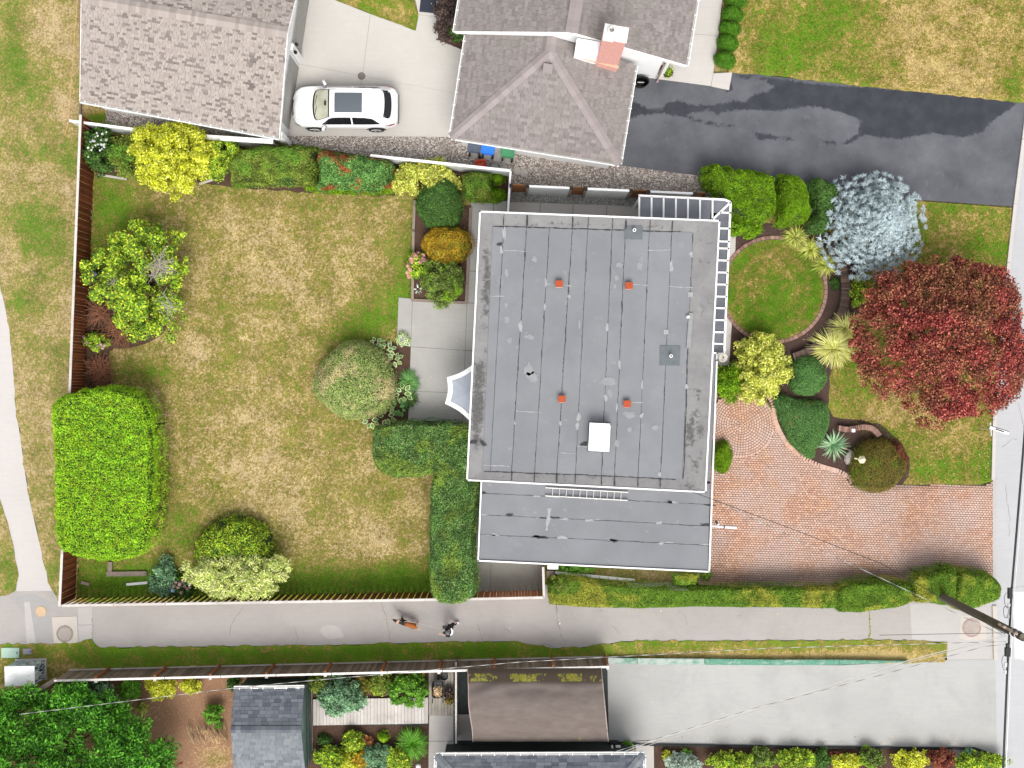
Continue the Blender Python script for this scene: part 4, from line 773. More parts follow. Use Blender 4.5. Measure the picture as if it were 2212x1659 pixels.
gutter(hn, sw+Vector((-.06, 0, -.06)), nw+Vector((-.06, 0, -.06)), 'white', .6); gutter(hn, se+Vector((.06, 0, -.06)), ne+Vector((.06, 0, -.06)), 'white', .6)
ws, we = sw.lerp(se, .045)+d*.06, sw.lerp(se, .90)+d*.06; rr = Vector((rs.x, rs.y, rh-.15))+d*.06
def gz(p): t = (p-sw).dot((se-sw).normalized())/(se-sw).length; return eh + (rh-eh)*(1-abs(t-.5)*2) - .12
P5 = [Vector((ws.x, ws.y, 0)), Vector((we.x, we.y, 0)), Vector((we.x, we.y, gz(we))), rr, Vector((ws.x, ws.y, gz(ws)))]; n5 = [p+d*(LN-.8) for p in P5]
wall = mk('wall', [tuple(p-off) for p in P5+n5], [(0,1,2,3,4), (9,8,7,6,5), (0,5,6,1), (1,6,7,2), (4,9,5,0), (2,7,8,3), (3,8,9,4)], 'white_wall', hn)
# downpipe at the front corner
m = MB(); c0 = we-off; m.tube([(c0.x+.12, c0.y-.02, eh-.3), (c0.x+.10, c0.y-.10, eh-.5), (c0.x+.10, c0.y-.10, .25), (c0.x+.10, c0.y-.22, .12)], .05, 8); m.build('downpipe', 'cap_pink', hn, True)
m = MB(); m.bar((c0.x+.28, c0.y+.12, eh-.55), (c0.x+.28, c0.y+.12, .05), .22, .06, (0, 1, 0)); m.build('corner_trim', 'white', hn)
# lower hipped wing
e2 = 2.6; BLc, BRc, TRc, TLc = V3((975, 296), e2), V3((1338, 354), e2), V3((1373, 141), e2), V3((1008, 75), e2); PK, RN = V3((1188, 112), 4.3), V3((1193, 78), 4.3)
r2 = deckface(hn, 'hip_roof', [BLc, BRc, PK]); deckface(hn, 'roof_deck', [BRc, TRc, RN, PK]); deckface(hn, 'roof_deck', [TLc, BLc, PK, RN])
shingles(r2, off, BLc, BRc, PK, PK+Vector((.01, 0, 0)), .145, [.2, .26, .34], .018, 'sh_mauve', 300, (0, 12)); shingles(r2, off, BRc, TRc, PK, RN, .14, [.2, .26, .32], .016, 'sh_mauve', 0); shingles(r2, off, TLc, BLc, RN, PK, .14, [.2, .26, .32], .016, 'sh_mauve', 0)
capline(r2, off, BLc, PK, .42, 'sh_cap', .035, .3); capline(r2, off, BRc, PK, .42, 'sh_cap', .035, .3); capline(r2, off, PK, RN, .42, 'sh_cap')
gutter(hn, BLc+Vector((0, -.05, -.06)), BRc+Vector((0, -.05, -.06)), 'white', 0, .13); gutter(hn, TLc+Vector((-.06, 0, -.06)), BLc+Vector((-.06, 0, -.06)), 'white', .55); gutter(hn, BRc+Vector((.06, 0, -.06)), TRc+Vector((.06, 0, -.06)), 'white', .55)
cc = (BLc+BRc+TRc+TLc)/4; m = MB(); m.prism([(ins(p, cc, .09).x-off.x, ins(p, cc, .09).y-off.y) for p in (BLc, BRc, TRc, TLc)], 0, e2-.05); m.build('wing_wall', 'white_wall', hn)
p = V3((1183, 150), 4.15)-off; m = MB(); m.box(p, (.36, .36, .22), -.15); o = m.build('roof_vent', 'cap_pink', hn); m = MB(); m.box(p+Vector((0, 0, .13)), (.42, .42, .04), -.15); m.build('vent_cap', 'sh_cap', o)
# chimney
cb0, cb1 = V3((1288, 134), 4.05), V3((1335, 142), 4.05); dx = (cb1-cb0).normalized(); dy = Vector((-dx.y, dx.x, 0)); cw = (cb1-cb0).length; cd = .62; mid = (cb0+cb1)/2 + dy*cd/2 - off; rz = math.atan2(dx.y, dx.x)
m = MB(); m.box((mid.x, mid.y, 5.1), (cw, cd, 4.4), rz); ch = m.build('chimney', 'brick_pink', hn)
m = MB(); p = Vector((mid.x, mid.y, 0)) - dx*cw*.26; m.box((p.x, p.y, 7.38), (cw*.46, cd*1.08, .16), rz); m.lathe([(.14, .0), (.15, .32), (.11, .34), (.10, .1)], (p.x+.08, p.y+.02, 7.45), 14); m.build('flue', 'offwhite', ch)
m = MB(); p = Vector((mid.x, mid.y, 0)) + dx*cw*.26; m.box((p.x, p.y, 7.44), (cw*.56, cd*1.02, .07), rz); m.box((p.x, p.y, 7.36), (cw*.40, cd*.8, .16), rz); m.build('chimney_cap', 'white_dirty', ch)
p = mid - dx*(cw*.5+.5); m = MB(); m.box((p.x, p.y, 4.3), (1.0, .5, 1.7), rz); m.build('chimney_shoulder', 'white_wall', hn)
m = MB(); q0 = V3((1256, 124), 3.98)-off; q1 = V3((1336, 146), 3.98)-off; m.bar(q0, q1, .12, .05); m.build('flashing', 'manhole_orange', hn)
# --- main house
UH, LH = 4.6, 3.0
TL_, TR_, BR_, BL_ = (1037, 457), (1554, 477), (1524, 1063), (1009, 1037)
mh = thing('flat_roof_house', 'house with grey flat membrane roof, white edging and orange vents in the middle', 'house', V3((1280, 760), 0)); off = mh.location.copy()
def wl2(p, z): w = W(p[0], p[1], z); return (w[0]-off.x, w[1]-off.y)
for corners, hh, nm in (((TL_, TR_, BR_, BL_), UH, 'wall'), (((1041, 1000), (1536, 1030), (1532, 1235), (1033, 1211)), LH, 'garage_wall')):
    pts = [Vector(wl2(p, hh)) for p in corners]; c = sum(pts, Vector((0, 0)))/4; m = MB(); m.prism([tuple(p + (c-p)*.06) for p in pts], 0, hh-.3); m.build(nm, 'white_wall', mh)
    m = MB(); m.prism([tuple(p) for p in pts], hh-.3, hh-.10); m.build('roof_deck', 'tar', mh)
def edge_frame(pts, hh, w=.065, t=.17):
    for a, b in zip(pts, pts[1:]+pts[:1]):
        A, B = Vector((*wl2(a, hh), hh-.06)), Vector((*wl2(b, hh), hh-.06)); m = MB(); d_ = (B-A).normalized()*w*.5; m.bar(A-d_, B+d_*.99, w, t); m.build('fascia', 'white', mh)
# inner field corners (recessed a little) and rim sheets
ITL, ITR, IBR, IBL = (1064, 488), (1497, 502), (1474, 1036), (1042, 1017)
rz_o, rz_i = UH-.005, UH-.09
def rim(pa, pb, qa, qb, sp, n=40, m_=6):
    V = []; F = []; st = []; fn = spots(0, sp)
    for i in range(n+1):
        for j in range(m_+1):
            t, s_ = i/n, j/m_; a = Vector(pa).lerp(Vector(pb), t); b = Vector(qa).lerp(Vector(qb), t); p = a.lerp(b, s_); z = rz_o*(1-s_)+rz_i*s_; w = W(p.x, p.y, z); V.append((w[0]-off.x, w[1]-off.y, z)); g0 = W2(p); st.append(fn(np.array([g0]))[0])
    for i in range(n):
        for j in range(m_): k = i*(m_+1)+j; F.append((k, k+1, k+m_+2, k+m_+1))
    o = mk('rim_sheet', V, F, 'rim_membrane', mh); attrs(o.data, stain=st)
    if o.data.polygons[0].normal.z < 0: o.data.flip_normals()
rim(TL_, BL_, ITL, IBL, [(1050, 560, 8, 40, .5), (1052, 620, 9, 60, .75), (1042, 680, 10, 40, .4), (1040, 800, 14, 40, .7), (1030, 870, 16, 60, .85), (1027, 950, 12, 30, .6), (1060, 525, 5, 10, .4), (1032, 900, 12, 40, .4)])
rim(TR_, BR_, ITR, IBR, [(1500, 900, 8, 18, .8), (1490, 930, 8, 24, .7), (1505, 850, 6, 20, .5), (1512, 930, 10, 60, .35), (1520, 580, 16, 40, .15), (1500, 1000, 14, 40, .3), (1495, 955, 12, 20, .4)])
rim(TL_, TR_, ITL, ITR, [(1200, 484, 90, 4, .5), (1080, 470, 30, 8, .25), (1380, 490, 80, 4, .3)]); rim(BL_, BR_, IBL, IBR, [(1200, 1030, 120, 4, .35), (1480, 1050, 30, 6, .3)])
seam_t = [1064, 1088, 1137.5, 1187, 1236.4, 1269.5, 1322.4, 1351, 1403, 1451.3, 1497]; seam_b = [1042, 1059, 1105.4, 1155, 1202.6, 1243, 1299, 1327.6, 1378.4, 1426.5, 1474]
ty = lambda x: 488 + (x-1064)*14/433; by = lambda x: 1017 + (x-1042)*19/432
zf = UH-.075; crk = MB(); sea = MB()
for i in range(10):
    a, b, c, d_ = (seam_t[i]+.35, ty(seam_t[i])), (seam_t[i+1]-.35, ty(seam_t[i+1])), (seam_b[i+1]-.35, by(seam_b[i+1])), (seam_b[i]+.35, by(seam_b[i]))
    z = zf + .004*(i % 2) + random.uniform(0, .003); m = MB(); m.prism([wl2(p, z) for p in (a, b, c, d_)], z-.03, z); m.build('membrane_strip', 'membrane', mh)
for i in range(1, 11):
    N_ = 9; wgt = [.6, 1.1, .8, 1.3, .6, .7, 1., .7, .8, .6][i-1]
    pl = [(seam_t[i]+(seam_b[i]-seam_t[i])*t, ty(seam_t[i])*(1-t)+by(seam_b[i])*t) for t in [k/N_ for k in range(N_+1)]]
    ribbon(crk, [wl2(p, zf) for p in pl], .013*wgt, zf+.010, .012, .9, .08)
    for q in range(5):
        t = random.random(); p = (seam_t[i]+(seam_b[i]-seam_t[i])*t, ty(seam_t[i])*(1-t)+by(seam_b[i])*t); w = wl2(p, zf)
        if q < 3: blob(crk, w, .012+.014*random.random()*wgt, .10+.2*random.random(), zf+.0125, 12, .5, .03)
        else: blob(sea, (w[0]+random.uniform(-.05, .05), w[1]), .04+.05*random.random(), .08+.2*random.random(), zf+.0145, 12, .45)
    for yy, lst in ((rz_o, [(seam_t[i], ty(seam_t[i])-2), (seam_t[i]+1.2, 457+(seam_t[i]-1037)*20/517+4)]), (rz_o, [(seam_b[i], by(seam_b[i])+1), (seam_b[i]-1.0, 1037+(seam_b[i]-1009)*26/515-4)])):
        if i < 10 and random.random() < .85: ribbon(crk, [wl2(p, UH-.03) for p in lst], .05*wgt, UH+.004, .01, .5)
for (x0, y0), (x1, y1) in (((1088, 540), (1137, 543)), ((1178, 613), (1235, 618)), ((1348, 613), (1398, 616)), ((1444, 619), (1497, 622)), ((1398, 541), (1448, 541)), ((1115, 888), (1168, 891)), ((1210, 978), (1242, 980)), ((1247, 964), (1274, 965)), ((1360, 869), (1388, 870)), ((1042, 1005), (1100, 1008)), ((1060, 640), (1090, 641))):
    ribbon(sea, [wl2((x0, y0), zf), wl2((x1, y1), zf)], .035, zf+.013, .01, .7)
# wet-look creases where the field meets the rim
for pts in ([(1064, 489), (1230, 494), (1400, 499), (1470, 501)], [(1045, 1018), (1200, 1024), (1330, 1029), (1460, 1035)], [(1487, 700), (1484, 830), (1478, 1000), (1475, 1034)]): ribbon(crk, [wl2(p, zf) for p in pts], .035, zf+.0115, .01, .6)
crk.build('seam_tar', 'tar', mh)['kind'] = 'stuff'; sea.build('seam_sealant', 'sealant', mh)['kind'] = 'stuff'
bl = MB()
for x, y, rx, ry in ((1313, 825, 20, 9), (1318, 850, 6, 10), (1360, 895, 14, 9), (1382, 575, 8, 9), (1386, 560, 6, 6), (1338, 573, 8, 6), (1332, 600, 5, 8), (1360, 928, 6, 7), (1415, 925, 9, 7), (1332, 958, 6, 9), (1143, 800, 12, 18), (1150, 815, 14, 14), (1094, 590, 5, 9), (1094, 690, 6, 10), (1100, 735, 6, 8), (1093, 660, 4, 8), (1143, 728, 12, 6), (1155, 560, 6, 8), (1252, 700, 3, 14), (1328, 618, 4, 6)):
    bl = MB(); blob(bl, wl2((x, y), zf), rx/S*.8, ry/S*.8, zf+.0165, 16, .35); bl.build('faded_patch', 'faded', mh)
dr_ = MB(); blob(dr_, wl2((1080, 527), zf), .12, .09, zf+.02, 12, .4); blob(dr_, wl2((1022, 954), zf), .2, .09, UH-.005, 12, .4, .2); blob(dr_, wl2((1044, 958), zf), .18, .10, UH-.03, 12, .4, -.5); blob(dr_, wl2((1263, 958), zf), .2, .11, zf+.018, 14, .4); dr_.build('tar_stain', 'tar', mh)
edge_frame([TL_, TR_, BR_, BL_], UH)
# four orange vents, two patch vents, rooftop box
for x, y in ((1208, 613), (1359, 617), (1214, 862), (1355, 872.5)):
    w = wl2((x, y), UH+.2); m = MB(); m.box((w[0], w[1], zf+.12), (.26, .24, .24), .03); o = m.build('roof_vent', 'orange', mh); m = MB(); m.box((w[0], w[1], zf+.26), (.31, .29, .035), .03); m.build('vent_lid', 'orange', o); m = MB(); m.box((w[0], w[1]-.145, zf+.20), (.28, .012, .05), .03); m.build('vent_lip', 'offwhite', o); m = MB(); m.prism([(w[0]-.2, w[1]-.19), (w[0]+.2, w[1]-.19), (w[0]+.2, w[1]+.19), (w[0]-.2, w[1]+.19)], zf, zf+.018); m.build('vent_flange', 'membrane', o)
for (x0, y0, x1, y1, px, py) in ((1350, 486, 1389, 517, 1370.5, 497), (1426, 746, 1470, 790, 1449.5, 769)):
    m = MB(); m.prism([wl2(p, UH) for p in ((x0, y0), (x1, y0+1), (x1-1, y1), (x0-1, y1-1))], zf-.01, zf+.03); o = m.build('roof_patch', 'patch_dark', mh)
    w = wl2((px, py), UH+.2); m = MB(); m.lathe([(.05, 0), (.05, .28), (.075, .28), (.075, .31), (.04, .31), (.04, .15)], (w[0], w[1], zf), 14); m.build('vent_pipe', 'offwhite', o)
w0, w1 = wl2((1493, 676), UH), wl2((1487, 752), UH); m = MB(); m.bar((*w0, zf+.06), (*w1, zf+.06), .18, .05); o = m.build('flashing_strip', 'faded', mh); w = wl2((1487, 684), UH+.1); m = MB(); m.lathe([(.08, 0), (.08, .1), (.05, .2), (.001, .21)], (*w, zf), 12); m.build('vent_pipe', 'offwhite', mh)
for x, y in ((1439, 717), (1492, 636)): m = MB(); w = wl2((x, y), UH); m.box((*w, zf+.015), (.2, .2, .03)); m.build('sealed_square', 'sealant', mh)
w = wl2((1296, 945), UH+.5); m = MB(); m.box((w[0]+.02, w[1]-.03, zf+.3), (.80, 1.12, .6), -.05); o = m.build('rooftop_box', 'white', mh); m = MB(); m.box((w[0]-.04, w[1]+.02, zf+.63), (.86, 1.18, .06), -.05); m.build('box_lid', 'white', o); m = MB(); m.box((w[0]+.0, w[1], zf+.02), (.98, 1.30, .04), -.05); m.build('box_flashing', 'patch_dark', o)
# lower roof (garage part and strip along the east side)
lq = [(1041, 1040), (1524, 1066), (1538, 1066), (1532, 1235), (1033, 1211)]
ys = [0, .26, .5, .72, 1.0]; zl = LH-.06; crk = MB(); sea = MB()
la, lb, lc, ld = (1043, 1015), (1534, 1040), (1529, 1232), (1036, 1208)
lerp2 = lambda a, b, t: (a[0]+(b[0]-a[0])*t, a[1]+(b[1]-a[1])*t)
for i in range(4):
    a, b, c, d_ = lerp2(la, ld, ys[i]+.001), lerp2(lb, lc, ys[i]+.001), lerp2(lb, lc, ys[i+1]-.001), lerp2(la, ld, ys[i+1]-.001)
    z = zl+.003*(i % 2); m = MB(); m.prism([wl2(p, z) for p in (a, b, c, d_)], z-.03, z); m.build('membrane_strip', 'membrane', mh)
for i in range(1, 4):
    a, b = lerp2(la, ld, ys[i]), lerp2(lb, lc, ys[i]); ribbon(crk, [wl2(lerp2(a, b, k/8), zl) for k in range(9)], .014, zl+.008, .012, .8)
    for q in range(10): t = random.random(); w = wl2(lerp2(a, b, t), zl); blob(sea if q < 7 else crk, (w[0], w[1]+random.uniform(-.02, .05)), .1+.22*random.random(), .02+.05*random.random(), zl+.011, 12, .5, -.05)
a = (1183, 1102); ribbon(sea, [wl2((1186, 1098), zl), wl2((1185, 1120), zl), wl2((1183, 1146), zl)], .12, zl+.012, .02, .6); crk.build('seam_tar', 'tar', mh)['kind'] = 'stuff'; sea.build('seam_sealant', 'sealant', mh)['kind'] = 'stuff'
m = MB(); m.prism([wl2(p, LH) for p in ((1540, 762), (1549, 762), (1534, 1045), (1500, 1045))], LH-.3, zl); m.build('roof_strip', 'membrane', mh)
for a, b in (((1041, 1012), (1033, 1211)), ((1033, 1211), (1532, 1235)), ((1532, 1235), (1549, 763)), ((1549, 763), (1540, 762))):
    A, B = Vector((*wl2(a, LH), LH-.05)), Vector((*wl2(b, LH), LH-.05)); d_ = (B-A).normalized()*.04; m = MB(); m.bar(A-d_, B+d_*.98, .065, .15); m.build('fascia', 'white', mh)
# glazed pergola
PH = 2.8; pg = thing('glazed_canopy', 'white framed glass canopy wrapping the corner of the flat roof house', 'canopy', V3((1540, 560), 0)); off2 = pg.location.copy()
def wp2(p, z=PH): w = W(p[0], p[1], z); return Vector((w[0]-off2.x, w[1]-off2.y, z))
bars = []; oT = lambda x: 423 + (x-1380)*.055; 
xs = [1381, 1407.5, 1433.5, 1460, 1486, 1512, 1539]
top = [(x, oT(x)) for x in xs]; bot = [(x-.5, 500) for x in xs]
corner_o, corner_i = (1578, 437), (1539, 478)
ey = [460, 494, 522, 537, 563, 589, 615, 641, 666, 692, 718, 743, 764]; ox = lambda y: 1580 - (y-440)*.050 + 0; ix = lambda y: 1552 - (y-477)*.0512 - 18
def bar(a, b, w=.075): m = MB(); m.bar(a, b, w, .09); m.build('glazing_bar', 'white', pg)
for i, x in enumerate(xs): bar(wp2(top[i]), wp2(bot[i]))
bar(wp2((1379, 422.5)), wp2((1565, 431.5)), .09); bar(wp2(corner_o), wp2((1530, 483)), .09); bar(wp2(corner_o), wp2((1565, 431.5)), .085)
bar(wp2(corner_o), wp2((ox(764), 766)), .09)
for y in ey: bar(wp2((ix(y) if y > 470 else 1555, y-1)), wp2((ox(y), y)))
def pane(pts, nm='pane'):
    P = [wp2(p, PH-.01) for p in pts]; m = MB(); m.prism([(p.x, p.y) for p in P], PH-.03, PH-.01); m.build(nm, 'pane_glass', pg)
for i in range(6): pane([top[i], top[i+1], bot[i+1], bot[i]])
pane([(1539, 432), (1565, 432), (1577, 438), (1539, 476)]); pane([(1578, 439), (1579, 460), (1537, 460), (1537, 480)] if 0 else [(1578, 439), (ox(460), 460), (1556, 459)])
for a, b in zip(ey[:-1], ey[1:]): pane([(ix(a), a), (ox(a), a), (ox(b), b), (ix(b), b)])
for p in ((1383, 428), (1575, 441), (1566, 755), (1474, 430)): w = wp2(p); m = MB(); m.bar((w.x, w.y, 0), (w.x, w.y, PH-.05), .1, .1); m.build('post', 'white', pg)
# satellite dish, projecting pole, ladder, patio canopy
p = V3((1561, 772), 3.2); sd = thing('satellite_dish', 'small round beige satellite dish at the end of the glass canopy', 'satellite dish', p)
m = MB(); m.lathe([(.001, .0), (.08, .012), (.15, .04), (.2, .075), (.205, .075), (.15, .03), (.08, .0)], (0, 0, 0), 20); o = m.build('dish', 'conc_cream', sd, True); o.rotation_euler = (.25, .15, 0)
m = MB(); m.tube([(-.02, -.15, .05), (-.03, -.1, .22), (0, 0, .2)], .012, 6); m.box((0, 0, .2), (.06, .06, .06)); m.build('feed_arm', 'cable', sd); m = MB(); m.tube([(-.05, 0, 0), (-.2, -.12, -.1), (-.28, -.18, -.3)], .025, 6); m.build('mount', 'dark_metal', sd)
p = V3((1537, 1136), LH-.02); fp = thing('projecting_pole', 'white pole sticking out from the roof edge over the paver drive', 'pole', p); q = V3((1592, 1140), LH)-p
m = MB(); m.tube([(-.05, 0, 0), q*.55], .045, 10); m.tube([q*.5, q*.97, q], [.06, .065, .03], 12); m.build('tube', 'white', fp, True); m = MB(); m.box((.22, .16, .03), (.10, .16, .10), .5); m.build('insulator', 'black', fp); m = MB(); m.tube([q*.48+Vector((0, 0, .02)), q*.52+Vector((0, 0, .02))], .075, 12); m.build('clamp', 'dark_metal', fp)
m = MB(); m.box((.28, .10, .04), (.08, .1, .08), .5); m.build('bracket', 'offwhite', fp)
r0a, r0b, r1a, r1b = [V3(p, LH+.05) for p in ((1179, 1053.5), (1357, 1063.6), (1178, 1071), (1356, 1081))]
ld_ = thing('ladder', 'aluminium ladder lying on the lower grey flat roof', 'ladder', r0a.lerp(r1b, .5)-Vector((0, 0, .05))); o3 = ld_.location.copy()
for a, b in ((r0a, r0b), (r1a, r1b)): m = MB(); m.bar(a-o3, b-o3, .035, .09); m.build('rail', 'offwhite', ld_)
for i in range(11): t = .085+i*.083; m = MB(); m.tube([r0a.lerp(r0b, t)-o3, r1a.lerp(r1b, t)-o3], .018, 8); m.build('rung', 'alu', ld_)
cpz = 2.55; cp = thing('patio_canopy', 'white edged grey fabric canopy tucked under the roof edge over the patio', 'canopy', V3((1035, 850), 0)); o4 = cp.location.copy()
cor = [(965, 815), (961, 872), (1016, 911), (1075, 880), (1078, 812), (1024, 785)]; ctr = (1022, 848); V = []; F = []; rings_ = [(1., cpz-.22), (.995, cpz), (.80, cpz+.03), (.795, cpz+.0), (.45, cpz+.07), (.2, cpz+.12), (.02, cpz+.15)]; nseg = 8; m_in = []
def canopy_pt(i, j, s_):
    a, b = Vector(cor[i]), Vector(cor[(i+1) % 6]); t = j/nseg; p = a.lerp(b, t); c = Vector(ctr); p = p + (c-p)*.075*math.sin(PI*t); return c + (p-c)*s_
def cring(lo, hi, mat, nm, dbl=False):
    V = []; F = []
    for s_, z in rings_[lo:hi]:
        for i in range(6):
            for j in range(nseg): p = canopy_pt(i, j, s_); w = W(p.x, p.y, cpz); V.append((w[0]-o4.x, w[1]-o4.y, z))
    K = 6*nseg
    for r in range(hi-lo-1):
        for k in range(K): F.append((r*K+k, r*K+(k+1) % K, (r+1)*K+(k+1) % K, (r+1)*K+k))
    return mk(nm, V, F, mat, cp)
cring(0, 3, 'white', 'valance'); cring(3, 7, 'canopy_fabric', 'fabric'); w = V3(ctr, cpz)-o4; m = MB(); m.tube([(w.x, w.y, 0), (w.x, w.y, cpz+.2)], .035, 10); m.build('pole', 'dark_metal', cp); m = MB(); m.lathe([(.17, 0), (.14, .05), (.02, .12), (.001, .16)], (w.x-.0, w.y, cpz+.14), 16); m.build('top_vent', 'cap_grey', cp)
# --- shed (south)
sh = thing('shed', 'garden shed with slate grey shingle gable roof next to the bare dirt yard', 'shed', V3((580, 1570), 0)); off = sh.location.copy(); e, rg = 2.3, 3.0
n0, n1, r0, r1, s0, s1 = V3((505, 1488), e), V3((657, 1486), e), V3((499, 1576), rg), V3((651, 1576), rg), V3((505, 1672), e), V3((660, 1672), e)
rf = deckface(sh, 'roof', [n1, n0, r0, r1]); deckface(sh, 'roof_deck', [s0, s1, r1, r0]); shingles(rf, off, n1, n0, r1, r0, .15, [.22, .3, .36], .018, 'sh_slate', 300, (-11, -15)); rf2 = deckface(sh, 'roof_slope', [p-Vector((0, 0, .01)) for p in (s0, s1, r1, r0)]); shingles(rf2, off, s0, s1, r0, r1, .15, [.22, .3, .36], .018, 'sh_slate2', 300, (-11, -17)); capline(rf, off, r0, r1, .3, 'sh_slate', .03, .22)
gutter(sh, n0+Vector((0, .06, -.03)), n1+Vector((0, .06, -.03)), 'white', .5, .13)
cc = (n0+n1+s0+s1)/4; m = MB(); m.prism([(ins(p, cc, .05).x-off.x, ins(p, cc, .05).y-off.y) for p in (n0, n1, s1, s0)], 0, e-.05); m.build('wall', 'teal_wall', sh)
for z in (.6, 1.2, 1.8): m = MB(); a, b = ins(n1, cc, .04)-off, ins(s1, cc, .04)-off; m.bar((a.x+.06, a.y, z), (b.x+.06, b.y, z), .03, .08); m.build('wall_batten', 'dark_board', sh)
# --- south house, only its north eave is in view
s_h = thing('shingled_house', 'slate shingled house roof with white gutter at the bottom beside the brown shelter', 'house', V3((1166, 1700), 0)); off = s_h.location.copy(); e, rg = 2.7, 4.3
a0, a1 = V3((944, 1633), e), V3((1389, 1631), e); dn = Vector((0, -9.5, 0)); b0, b1 = a0+dn, a1+dn; k0, k1 = a0+Vector((3.5, -3.5, rg-e)), a1+Vector((-3.5, -3.5, rg-e)); q0, q1 = k0+Vector((0, -2.5, 0)), k1+Vector((0, -2.5, 0))
rf = deckface(s_h, 'roof', [a1, a0, k0, k1]); deckface(s_h, 'roof_deck', [a0, b0, q0, k0]); deckface(s_h, 'roof_deck', [b1, a1, k1, q1]); deckface(s_h, 'roof_deck', [b0, b1, q1, q0])
shingles(rf, off, a1, a0, k1, k0, .15, [.26, .32, .36], .018, 'sh_slate', 300, (1, -17)); shingles(rf, off, a0, b0, k0, q0, .15, [.26, .32], .018, 'sh_slate', 0); shingles(rf, off, b1, a1, q1, k1, .15, [.26, .32], .018, 'sh_slate', 0); capline(rf, off, a0, k0, .36, 'sh_slate2', .03, .3); capline(rf, off, a1, k1, .36, 'sh_slate2', .03, .3); capline(rf, off, k0, k1, .36, 'sh_slate2')
gutter(s_h, a0+Vector((-.05, .07, -.05)), a1+Vector((.05, .07, -.05)), 'white', .55, .14, -1); gutter(s_h, a1+Vector((.07, 0, -.05)), b1+Vector((.07, 0, -.05)), 'white', .8, .12); gutter(s_h, a0+Vector((-.07, 0, -.05)), b0+Vector((-.07, 0, -.05)), 'white', .8, .12)
cc = (a0+a1+b0+b1)/4; m = MB(); m.prism([(ins(p, cc, .06).x-off.x, ins(p, cc, .06).y-off.y) for p in (a0, a1, b1, b0)], 0, e-.05); m.build('wall', 'dark_board', s_h)
# ------------------------------------------------------------------ FENCES
def fence(name, label, a, b, h, mat, cap, side=1, bw=.14, posts=None, post_mat=None, bottom=None, alt=.02, cat='fence', capw=.11, gap=.008, tilt=0., yaw=0.):
    A, B = Vector((*a, 0)), Vector((*b, 0)); L = (B-A).length; d = (B-A).normalized(); nrm = Vector((-d.y, d.x, 0))*side
    root = thing(name, label, cat, (A+B)/2); o0 = root.location.copy(); n = max(1, int(L/bw)); w = L/n-gap; ms = []
    for i in range(3):
        me = bpy.data.meshes.new('board'); x = MB(); x.box((0, 0, h/2), (w, .022, h-.03-.02*i)); me.from_pydata(x.v, [], x.f); me.materials.append(M[mat]); ms.append(me)
    ang = math.atan2(d.y, d.x)
    for i in range(n):
        o = bpy.data.objects.new('board', ms[i % 3]); COL.objects.link(o); o.parent = root; p = A + d*((i+.5)*L/n) - o0 + nrm*(alt*(i % 2) + random.uniform(0, .008)); o.location = p; o.rotation_euler = (random.uniform(-.004, .004), 0, ang+yaw+random.uniform(-.03, .03))
    def rail(z, w_, t, m_, nm, offs=0., seg=2.44):
        k = max(1, round(L/seg))
        for i in range(k): m = MB(); p, q = A.lerp(B, i/k+.0006), A.lerp(B, (i+1)/k-.0006); m.bar(p-o0+nrm*offs+Vector((0, 0, z)), q-o0+nrm*offs+Vector((0, 0, z)), w_, t); m.build(nm, m_, root)
    if cap: rail(h+.01, capw, .035, cap, 'cap_rail')
    if bottom: rail(.12, .05, .10, bottom, 'bottom_rail', .05)
    for t in (posts or []):
        p = A.lerp(B, t)-o0 + nrm*.075; m = MB(); m.box((p.x, p.y, h/2), (.10, .09, h-.02), ang); m.build('post', post_mat, root)
        if post_mat == 'post_orange': p2 = A.lerp(B, t)-o0; m = MB(); m.box((p2.x-nrm.x*.09, p2.y-nrm.y*.09, h/2-.01), (.13, .09, h+.02), ang); m.build('post_back', 'cap_grey', root)
    return root
fence('board_fence', 'red brown board fence with pale cap rail along the grass verge above the bright hedge', W2((207, 268)), W2((184, 850)), 1.93, 'fence_red', 'cap_grey', -1, .14)
fence('board_fence', 'red brown board fence between the bright hedge and the lane corner', W2((184, 850)), W2((163, 1293)), 1.93, 'fence_red', 'cap_grey', -1, .14)
fence('board_fence', 'red brown board fence with pale cap along the lane below the lemon yellow shrub', W2((164, 1293)), W2((1033, 1279)), 1.75, 'fence_red', 'cap_grey', 1, .145, alt=.05, yaw=.35)
fence('board_fence', 'short orange brown board fence by the stained concrete slab at the lane', W2((1033, 1279)), W2((1173, 1276)), 1.75, 'post_orange', 'cap_grey', 1, .14, alt=.04)
fence('board_fence', 'short board fence with pale cap running from the lane up to the house wall', W2((1173, 1276)), W2((1171, 1212)), 1.75, 'fence_red', 'cap_grey', 1, .14)
sa_, sb_ = (151, 1448), (1309, 1419); pst = [(x-151)/(1309-151) for x in (238, 361, 477, 594, 716.5, 834, 953.5, 1069, 1192, 1306)]
fence('weathered_fence', 'long grey weathered board fence with orange posts and white cap between grass strip and garden', W2(sa_), W2(sb_), 1.93, 'fence_grey', 'white_dirty', 1, .14, pst, 'post_orange', 'cap_grey', alt=.0, capw=.095)
fence('weathered_fence', 'short angled grey fence with wide cap running down beside the dark conifer', W2((151, 1448)), W2((20, 1530)), 1.6, 'fence_grey', 'timber', 1, .14, capw=.2)
fence('garden_fence', 'grey fence with pale top between the old deck and the brown shelter', W2((985, 1430), 1.2), W2((985, 1606), 1.2), 1.2, 'fence_grey', 'cap_grey', 1, .14, capw=.09)
